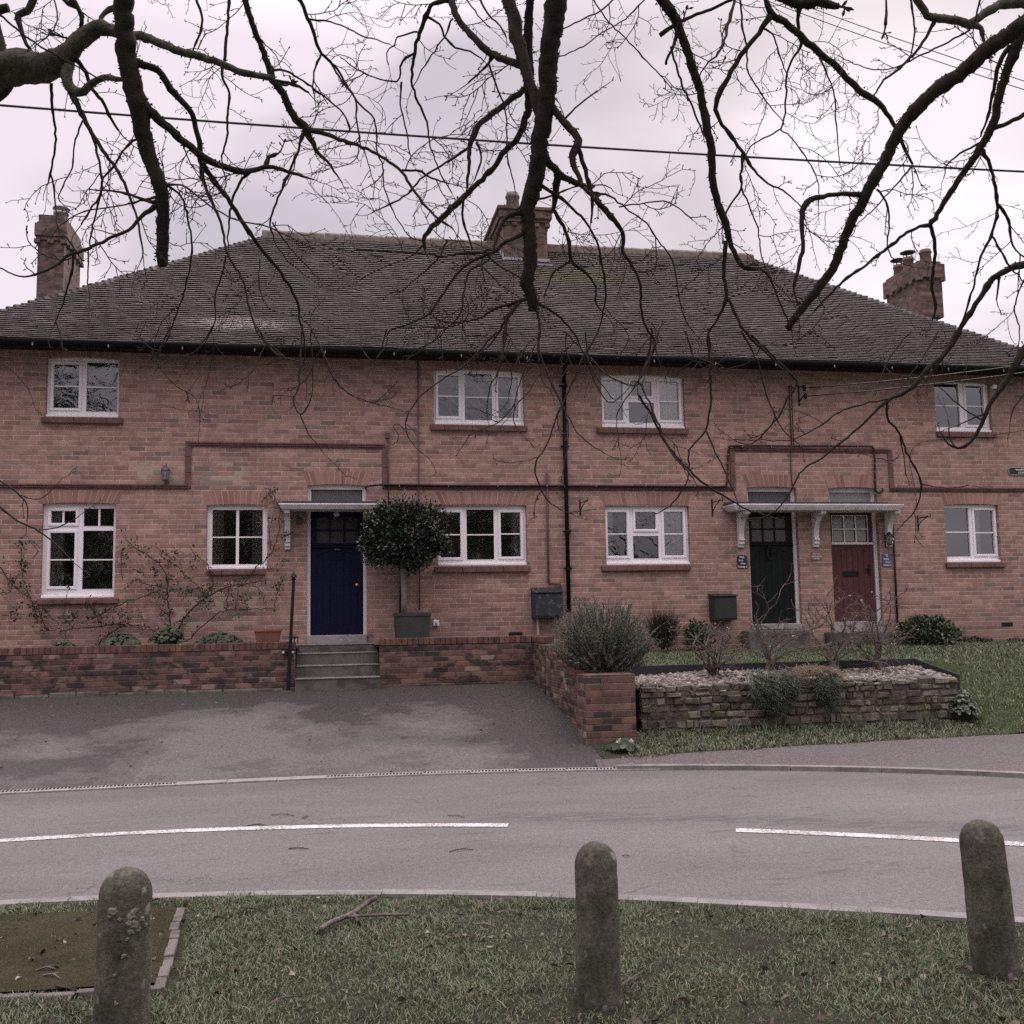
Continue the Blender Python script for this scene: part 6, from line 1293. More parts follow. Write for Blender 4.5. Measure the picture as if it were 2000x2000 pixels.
# hook brackets for hanging baskets
def hook(lab, px, py, sc=1.0, flip=1):
    q = on_y(px, py, -.01); root = thing('basket_bracket', lab, 'bracket', (q.x, -.002, q.z)); mb = MB(); mb.box(q.x-.011, q.x+.011, -.012, -.002, q.z-.13*sc, q.z+.12*sc); mb.build('backplate', M_black, root)
    mb = MB(); mb.tube(bez([(q.x, -.01, q.z-.08*sc), (q.x+.015*flip, -.08*sc, q.z+.0*sc), (q.x+.03*flip, -.2*sc, q.z+.06*sc), (q.x+.04*flip, -.25*sc, q.z+.09*sc)]), .008, 6); mb.tube([(q.x, -.01, q.z+.07*sc), (q.x+.04*flip, -.27*sc, q.z+.075*sc)], .008, 6); mb.tube(bez([(q.x+.04*flip, -.27*sc, q.z+.075*sc), (q.x+.045*flip, -.31*sc, q.z+.06*sc), (q.x+.046*flip, -.32*sc, q.z+.1*sc), (q.x+.044*flip, -.29*sc, q.z+.12*sc)]), .008, 6); mb.build('arm', M_black, root); return root
GB = 'empty hanging-basket brackets on the house wall'
hook('empty black hanging-basket bracket just past the downpipe', 1133, 991, 1.05); hook('empty black hanging-basket bracket between the curtained window and the long canopy', 1391, 991, 1.15); hook('empty black hanging-basket bracket between the red door and the sky-reflecting window', 1793, 1020, 1.0)
# alarm siren by the ajar window
q = on_y(1940, 756, -.05); root = thing('wall_alarm', 'small round white alarm on the wall by the ajar upper window', 'lamp', (q.x, -.002, q.z)); mb = MB(); mb.lathe([(.03, 0), (.034, .06), (.042, .065), (.042, .10), (.02, .105)], (0, 0, 0), 14); mb.v = [(q.x+a, -.002-c, q.z+b) for a, b, c in mb.v]; mb.build('body', M_pvc, root, smooth=False)
mb = MB(); mb.box(q.x+.055, q.x+.10, -.045, -.002, q.z-.03, q.z+.02); mb.build('sensor', M_black, root)
# lamp and cable under the small canopy
q = on_y(588, 1004, -.08); root = thing('porch_light', 'small bulkhead light with a loop of cable under the small white canopy', 'lamp', (q.x, -.002, q.z)); mb = MB(); mb.lathe([(.05, 0), (.05, .03), (.035, .07), (.01, .085)], (0, 0, 0), 14); mb.v = [(q.x+a, -.002-c, q.z+b) for a, b, c in mb.v]; mb.build('globe', simple('dull_globe', (.22, .20, .18), .4, .4, .2), root, smooth=True)
mb = MB(); mb.box(q.x-.07, q.x+.02, -.04, -.002, q.z-.15, q.z-.07); mb.build('switch_box', M_pipe, root); mb = MB(); mb.tube(bez([(q.x-.03, -.03, q.z), (q.x-.09, -.03, q.z-.01), (q.x-.12, -.03, q.z-.09), (q.x-.17, -.03, q.z-.08), (q.x-.2, -.03, q.z-.02)]), .006, 5); mb.build('lead', M_bracket, root)
# signs
def text(s, x, z, y, size, mat, parent, name='lettering', align='CENTER', bold=0.0, sx=1.0):
    cu = bpy.data.curves.new(name, 'FONT'); cu.body = s; cu.size = size; cu.align_x = align; cu.align_y = 'CENTER'; cu.extrude = .0012; cu.offset = bold
    t = bpy.data.objects.new(name, cu); COL.objects.link(t); dg = bpy.context.evaluated_depsgraph_get(); me = bpy.data.meshes.new_from_object(t.evaluated_get(dg)); bpy.data.objects.remove(t)
    o = bpy.data.objects.new(name, me); COL.objects.link(o); me.materials.clear(); me.materials.append(mat); o.parent = parent; L0 = Vector(parent['_o']); o.location = Vector((x, y, z))-L0; o.rotation_euler = (pi/2, 0, 0); o.scale = (sx, 1, 1); return o
M_lett = simple('white_lettering', (.72, .70, .72), .6, .3, .08, 20, 0)
M_nslate = simple('navy_slate', (.026, .027, .046), .55, .35, .35, 14); M_bslate = simple('blue_grey_slate', (.085, .095, .16), .6, .3, .3, 14)
def plaque(lab, px0, px1, py0, py1, mat, lines, arched):
    p, q = on_y(px0, py1, -.012), on_y(px1, py0, -.012); x0, x1, z0, z1 = p.x, q.x, p.z, q.z; w, h = x1-x0, z1-z0; cx = (x0+x1)/2; root = thing('name_plaque', lab, 'sign', (cx, -.001, (z0+z1)/2))
    if arched: pr = [(x0, z0), (x1, z0), (x1, z1-h*.16)]+[(cx+w*.5*cos(a)*(1 if abs(cos(a)) > .7 else .95), z1-h*.16+h*.16*sin(a)) for a in np.linspace(.25, pi-.25, 9)]+[(x0, z1-h*.16)]
    else: pr = [(x0, z0), (x1, z0), (x1, z1), (x0, z1)]
    mb = MB(); mb.prism(pr, -.016, -.001, 'y'); pn = mb.build('panel', mat, root, bevel=.002)
    for s, fx, fz, fs in lines: text(s, x0+w*fx, z0+h*fz, -.0172, h*fs, M_lett, root, bold=.0012)
    return root
plaque('navy slate plaque with white lettering beside the dark green door', 1440.3, 1458.7, 1083.5, 1110.2, M_nslate, [('No2', .48, .83, .20), ('WHITE', .36, .58, .115), ('Horse', .62, .36, .165), ('Cottages', .5, .12, .19)], True)
plaque('blue-grey slate plaque with white lettering beside the red door', 1723.5, 1740.5, 1080, 1106.5, M_bslate, [('No1', .48, .86, .14), ('THE', .52, .74, .095), ('WHITE', .42, .54, .135), ('Horse', .62, .32, .165), ('Cottages', .5, .10, .165)], True)
M_wsign = simple('brown_wooden_board', (.235, .135, .115), .7, .25, .2, 10)
plaque('small brown board with three lines of white writing between the two doors', 1584.8, 1605, 1078, 1093.4, M_wsign, [('Please take', .5, .76, .22), ('parcels round to', .5, .47, .205), ('next door', .48, .17, .22)], False)
p, q = on_y(1971.3, 927.3, -.02), on_y(1990, 913, -.02); x0, z0, z1 = p.x, p.z, q.z; x1 = x0+.66; zc_ = (z0+z1)/2; root = thing('house_sign', 'black cast sign with raised white border and lettering high on the wall', 'sign', ((x0+x1)/2, -.001, zc_)); c_ = .03
pr = [(x0, z0+c_), (x0+c_, z0), (x1-c_, z0), (x1, z0+c_), (x1, z1-c_), (x1-c_, z1), (x0+c_, z1), (x0, z1-c_), (x0, zc_+.012), (x0-.010, zc_), (x0, zc_-.012)]
mb = MB(); cxm = (x0+x1)/2; mb.prism([(cxm+(a-cxm)*1.018, zc_+(b-zc_)*1.12) for a, b in pr], -.014, -.001, 'y'); mb.build('panel', simple('gloss_black_sign', (.012, .011, .012), .35, .5, .2), root)
mb = MB(); pp = [(a, -.0155, b) for a, b in pr]; mb.tube(pp+[pp[0], pp[1]], .0036, 5, cap=False); mb.build('border', M_lett, root)
text('WHITE HORSE', cxm, zc_+.024, -.0155, .042, M_lett, root, bold=.0012, sx=1.45); text('COTTAGES', cxm, zc_-.027, -.0155, .040, M_lett, root, bold=.0012, sx=1.45)
# black cables along the string course and round the right-hand doors
ca = thing('wall_cable', 'thick black cable clipped along the string course and round the two right-hand doors', 'cable', (4.5, -.05, 3.7))
mb = MB(); mb.tube(bez(wpath([(715, 956, -.02), (718, 950, -.055), (760, 947, -.06), (900, 948.5, -.06), (1100, 949, -.06), (1300, 950, -.06), (1408, 950.5, -.06), (1419, 945, -.04), (1421, 930, -.04), (1422, 890, -.04), (1425, 876, -.05), (1436, 871, -.06), (1560, 871.5, -.06), (1690, 872, -.06), (1704, 875, -.05), (1708, 886, -.04), (1709, 930, -.04), (1710, 952, -.04), (1712, 960, -.05), (1719, 963, -.05), (1724, 958, -.05), (1723, 953, -.05)]), 5), .017, 7, rnd=.3); mb.build('sheath', M_cable, ca, smooth=True)
mb = MB()
for px_ in list(range(780, 1400, 96)): a = on_y(px_, 948.8, -.06); mb.box(a.x-.006, a.x+.006, -.082, -.03, a.z-.02, a.z+.02)
for px_ in range(1450, 1690, 56): a = on_y(px_, 871.5, -.06); mb.box(a.x-.006, a.x+.006, -.082, -.03, a.z-.02, a.z+.02)
for py_ in (888, 905, 922, 938): a = on_y(1709, py_, -.04); mb.box(a.x-.02, a.x+.02, -.062, -.015, a.z-.006, a.z+.006); a = on_y(1421.3, py_, -.04); mb.box(a.x-.02, a.x+.02, -.062, -.015, a.z-.006, a.z+.006)
mb.build('clip', M_clip, ca)
cv = thing('wall_cable', 'pair of black cables dropping from the insulator bracket to the two right-hand doors', 'cable', (7.9, -.03, 4.6)); mb = MB(); mb.tube(wpath([(1541, 752, -.035), (1543, 800, -.035), (1546, 869, -.035)]), .011, 6); mb.tube(wpath([(1545.5, 752, -.035), (1547.5, 800, -.035), (1550, 869, -.035)]), .009, 6); mb.tube(wpath([(1544.5, 878, -.03), (1545, 920, -.03), (1548, 956, -.02)]), .009, 6); mb.build('sheath', M_cable, cv, smooth=True)
# insulator bracket and the service wires
q = on_y(1571, 768, -.2); ib = thing('insulator_bracket', 'iron bracket with black insulators under the eaves over the green door', 'bracket', (q.x, -.01, q.z)); mb = MB(); a = on_y(1560, 757, -.02); mb.box(a.x-.012, a.x+.012, -.02, -.002, a.z-.32, a.z+.05); mb.tube([(a.x, -.02, a.z), (q.x, -.2, a.z-.01)], .012, 6); mb.tube([(a.x, -.02, a.z-.24), (q.x, -.2, q.z-.03)], .012, 6); mb.build('bracket_arm', M_black, ib)
I1, I2 = Vector((q.x, -.2, on_y(1572, 758, -.2).z)), Vector((q.x+.02, -.2, on_y(1572, 774, -.2).z))
for I in (I1, I2): mb = MB(); mb.lathe([(.012, -.05), (.03, -.045), (.026, -.01), (.036, 0), (.026, .012), (.03, .04), (.012, .05)], I, 12); mb.build('insulator', M_black, ib, smooth=True)
def wire(lab, a, b, r, sag, name='overhead_wire', group=None, cat='wire'):
    a, b = Vector(a), Vector(b); mb = MB(); n = 24; mb.tube([a.lerp(b, k/n)-Vector((0, 0, sag*4*(k/n)*(1-k/n))) for k in range(n+1)], r, 6)
    o = mb.build(name, M_cable, None, smooth=True, org=tuple(a)); return tag(o, lab, cat, group)
FARP = [on_y(2260, 676, -6), on_y(2260, 690, -6)]
wire('upper of the two thin service wires running from the insulator bracket', I1, FARP[0], .009, .05); wire('lower of the two thin service wires running from the insulator bracket', I2, FARP[1], .009, .05)
a, b = deep(-300, 181, 13.5), deep(2300, 349, 15.5); wire('thick black overhead cable crossing the sky in front of the ridge', a, b, .016, .10, 'overhead_cable', None, 'cable')
for k, (y0, y1) in enumerate(((18, 186), (0, 170))): wire('%s of the two faint wires high in the sky' % ('lower', 'upper')[k], deep(1500, y0-16, 30), deep(2250, y1+65, 26), .012, .12, 'overhead_wire')
# thin phone drop on the right
ph = thing('phone_cable', 'thin dark phone cable looping down the wall from under the ajar window', 'cable', (10.0, -.03, 4.0)); mb = MB(); mb.tube(bez(wpath([(2020, 838, -.5), (1935, 850, -.05), (1836.6, 858.5, -.03), (1800, 864, -.03), (1786, 872, -.03), (1779.5, 884.7, -.03), (1777, 905, -.03), (1783, 935, -.03), (1787, 955, -.03), (1790, 975, -.03), (1791, 1000, -.03)]), 5), .006, 5); mb.build('sheath', M_pipe, ph)
q = on_y(757, 851, -.03); jb = thing('junction_box', 'small dark junction box with a curl of loose cable above the bay tree', 'box', (q.x, -.002, q.z)); mb = MB(); mb.box(q.x-.035, q.x+.035, -.05, -.002, q.z-.045, q.z+.045); mb.build('box', M_pipe, jb, bevel=.006); mb = MB(); mb.tube(bez(wpath([(759, 865, -.04), (766, 868, -.06), (776, 862, -.08), (778, 848, -.08), (770, 838, -.06), (770, 830, -.05), (779, 829, -.05), (790, 838, -.05), (815, 838, -.03)]), 5), .006, 5); mb.build('lead', M_cable, jb)
# iron handrail post with arrow finial
rp = thing('handrail_post', 'black iron post with an arrow-shaped finial fixed to the wall by the steps', 'post', (on_y(562, 1352, -1.37).x, -1.37, .66))
A, B = on_y(562.5, 1352, -1.37), on_y(573.5, 1134, -1.37); mb = MB(); mid = A.lerp(B, .42); mb.tube([A, mid, A.lerp(B, .43), B], [.034, .032, .029, .026], 4); mb.build('shaft', M_black, rp)
mb = MB(); mb.lathe([(.02, 0), (.036, .02), (.018, .035), (.044, .05), (.028, .09), (.0, .14)], (B.x, -1.37, B.z), 8); mb.build('finial', M_black, rp)
q = on_y(562.5, 1274, -1.34); mb = MB(); mb.box(q.x-.085, q.x+.085, -1.345, -1.3085, q.z-.014, q.z+.014); mb.build('clamp', M_black, rp); mb = MB()
for dx in (-.065, .065): mb.lathe([(.020, -.012), (.020, .012), (.0, .02)], (q.x+dx, -1.36, q.z), 8)
mb.build('bolt', M_bracket, rp); mb = MB(); mb.lathe([(.07, -.02), (.075, .012), (.05, .022)], (A.x, -1.37, A.z), 12); mb.build('foot', M_step, rp); mb = MB(); a = on_y(566, 1245, -1.3); mb.tube([(a.x, -1.33, a.z), (a.x+.11, -1.25, a.z)], .009, 5); mb.tube([(a.x+.06, -1.25, a.z-.09), (a.x+.06, -1.25, a.z+.01)], .008, 5); mb.tube([(a.x+.11, -1.25, a.z-.09), (a.x+.11, -1.25, a.z+.01)], .008, 5); mb.build('rail_bracket', M_black, rp)
# terracotta trough
q0, q1 = on_y(496, 1229, -.95), on_y(551, 1227, -.95); x0, x1 = q0.x, q1.x; zt2 = q0.z; tr = thing('terracotta_trough', 'terracotta plant trough on the bed beside the iron post', 'trough', ((x0+x1)/2, -.95, 1.245)); M_terra = simple('terracotta', (.25, .115, .082), .85, .2, .25, 7, .3)
def trough(mb, x0, x1, y0, y1, z0, z1, t): mb.hexa([(x0+.055, y0+.05, z0), (x1-.055, y0+.05, z0), (x1-.055, y1-.05, z0), (x0+.055, y1-.05, z0), (x0, y0, z1), (x1, y0, z1), (x1, y1, z1), (x0, y1, z1)])
mb = MB(); trough(mb, x0+.012, x1-.012, -1.07, -.83, 1.22, zt2-.03, 0); mb.build('body', M_terra, tr, bevel=.008); mb = MB()
for (a0, a1, b0, b1) in ((x0, x1, -1.085, -1.055), (x0, x1, -.845, -.815), (x0, x0+.03, -1.0548, -.8452), (x1-.03, x1, -1.0548, -.8452)): mb.box(a0, a1, b0, b1, zt2-.032, zt2)
mb.build('rim', M_terra, tr); mb = MB(); mb.box(x0+.031, x1-.031, -1.054, -.846, zt2-.05, zt2-.012); mb.build('soil', M_soil, tr)
# jug of flowers on the window ledge
q = on_y(934, 1088, .17); jg = thing('jug', 'white jug of pink flowers on the ledge inside the window by the bay tree', 'jug', (q.x, .17, q.z-.05)); mb = MB(); mb.lathe([(.05, -.06), (.058, -.04), (.055, .02), (.045, .045), (.055, .065), (.047, .065), (.04, .04)], q, 18); mb.build('body', M_pvc, jg, smooth=True); mb = MB(); mb.tube(bez([(q.x-.05, .17, q.z+.03), (q.x-.10, .17, q.z+.02), (q.x-.10, .17, q.z-.03), (q.x-.05, .17, q.z-.035)]), .008, 6); mb.build('handle', M_pvc, jg)
n = 260; P = np.array([[q.x+.02, .17, q.z+.2]])+rg.normal(0, 1, (n, 3))*np.array([.085, .035, .07]); D = rg.normal(0, 1, (n, 3)); v, f, r = leaf_geo(P, D, rg.uniform(.02, .05, n), rg.uniform(.014, .03, n), rg, .2, .3); M_flow = leaf_mat('flower_bunch', [(0, (.05, .08, .03)), (.6, (.12, .16, .07)), (.8, (.45, .22, .25)), (1, (.5, .35, .3))], .7, .2); npmesh('flowers', v, f, r, M_flow, jg)
# fallen branch and twigs
M_deadw = bark('dead_wood', (.060, .050, .041), (.20, .175, .15), 26)
def gz(px_, py_, h=0): p = on_z(px_, py_, .085+h); return Vector((p.x, p.y, .085+h))
fb_ = thing('fallen_branch', 'forked dead branch lying on the grass near the kerb', 'branch', tuple(gz(690, 1785)), None); mb = MB()
mb.tube(bez([gz(625, 1815, .03), gz(650, 1800, .035), gz(690, 1783, .04), gz(715, 1765, .06), gz(735, 1753, .09)]), .013, 6, rnd=.6); mb.tube(bez([gz(680, 1790, .04), (gz(740, 1787, .03)), gz(800, 1786, .02)]), .008, 6); mb.tube([gz(690, 1783, .04), gz(700, 1800, .03), gz(704, 1807, .0)], .007, 5); mb.tube([gz(628, 1812, .02), gz(622, 1822, .0)], .012, 5); mb.build('limb', M_deadw, fb_, smooth=True)
TW = [((470, 1773), (512, 1778), .02, 'thin dark twig on the grass just behind the kerb'), ((530, 1591), (575, 1593), .006, 'dark twig lying on the far side of the left white line'), ((590, 1598), (603, 1594), .006, 'short pale twig beside the left white line'), ((564, 1657), (603, 1658), .006, 'twig on the near lane below the left white line'), ((878, 1663), (925, 1659), .006, 'long twig on the near lane towards the middle bollard'), ((875, 1592), (908, 1596), .006, 'pale twig near the end of the left white line'), ((482, 1613), (520, 1612), .006, 'faint thin twig touching the left white line'), ((70, 1895), (110, 1893), .016, 'twig on the upper part of the mossy patch'), ((85, 1905), (118, 1912), .016, 'twig below another twig on the mossy patch'), ((110, 1925), (158, 1935), .016, 'twig across the lower edging of the mossy patch'), ((1215, 1671), (1230, 1672), .006, 'tiny dark twig on the road just past the middle bollard'), ((1190, 1940), (1250, 1900), .02, 'twig at the foot of the middle bollard'), ((1890, 1930), (1935, 1985), .02, 'curved pale twig in the grass near the leaning bollard'), ((520, 1965), (580, 1945), .02, 'twig in the grass between the first two bollards'), ((930, 1805), (970, 1812), .03, 'twig on the grass left of the middle bollard near the kerb')]
for i, (p, q_, h, lab) in enumerate(TW):
    z_ = .0 if h < .01 else .085; a, b = on_z(*p, z_+h), on_z(*q_, z_+h); m_ = a.lerp(b, .5)+Vector((0, random.uniform(-.02, .02), .008)); mb = MB(); pts = bez([a, m_, b], 4); mb.tube(pts, [.005*(1-.4*k/len(pts)) for k in range(len(pts))], 5, rnd=.5); d = (b-a); mb.tube([m_, m_+Vector((d.x*.25, d.y*.25+.03, .0))], [.0035, .0015], 4); tag(mb.build('twig', M_deadw if i % 3 else M_stemd, None, org=tuple(a)), lab, 'twig', 'twigs dropped on the road and grass')
# ------------------------------------------------------------------ the big bare tree overhead: limbs measured from the photo, each at its own distance
def bark_tree():
    t = MT('dark_mossy_bark', .95, .12); ob = t.coord(); n = t.noise(ob, 16, 6, .7); n2 = t.noise(ob, 60, 4, .7); m_ = t.noise(ob, 5, 4, .6)
    c = t.ramp(n, [(.3, (.016, .013, .011)), (.7, (.045, .038, .032))]); c = t.mix(t.math('MULTIPLY', t.step(m_, .5, .66), .5), c, (.050, .048, .022)); t.color(c); t.bump(t.math('MULTIPLY_ADD', n2, .6, n), 1.0, .012); return t.m
M_bark = bark_tree(); M_twig = bark('twig_bark', (.030, .023, .021), (.075, .058, .052), 30)
def mossy():
    t = MT('grey_lichened_bark', .95, .12); ob = t.coord(); n = t.noise(ob, 12, 6, .72, .4); n2 = t.noise(ob, 55, 4, .7)
    t.color(t.ramp(n, [(.32, (.030, .027, .021)), (.55, (.085, .078, .060)), (.72, (.15, .14, .11))])); t.bump(t.math('MULTIPLY_ADD', n2, .6, n), 1.0, .015); return t.m
M_lich = mossy()
A_, B_, C_ = zm(0, 0, 2.76), zm(650, 0, 2.76), zm(1300, 0, 2.76); D4, D5, D6 = R4, R5, R6
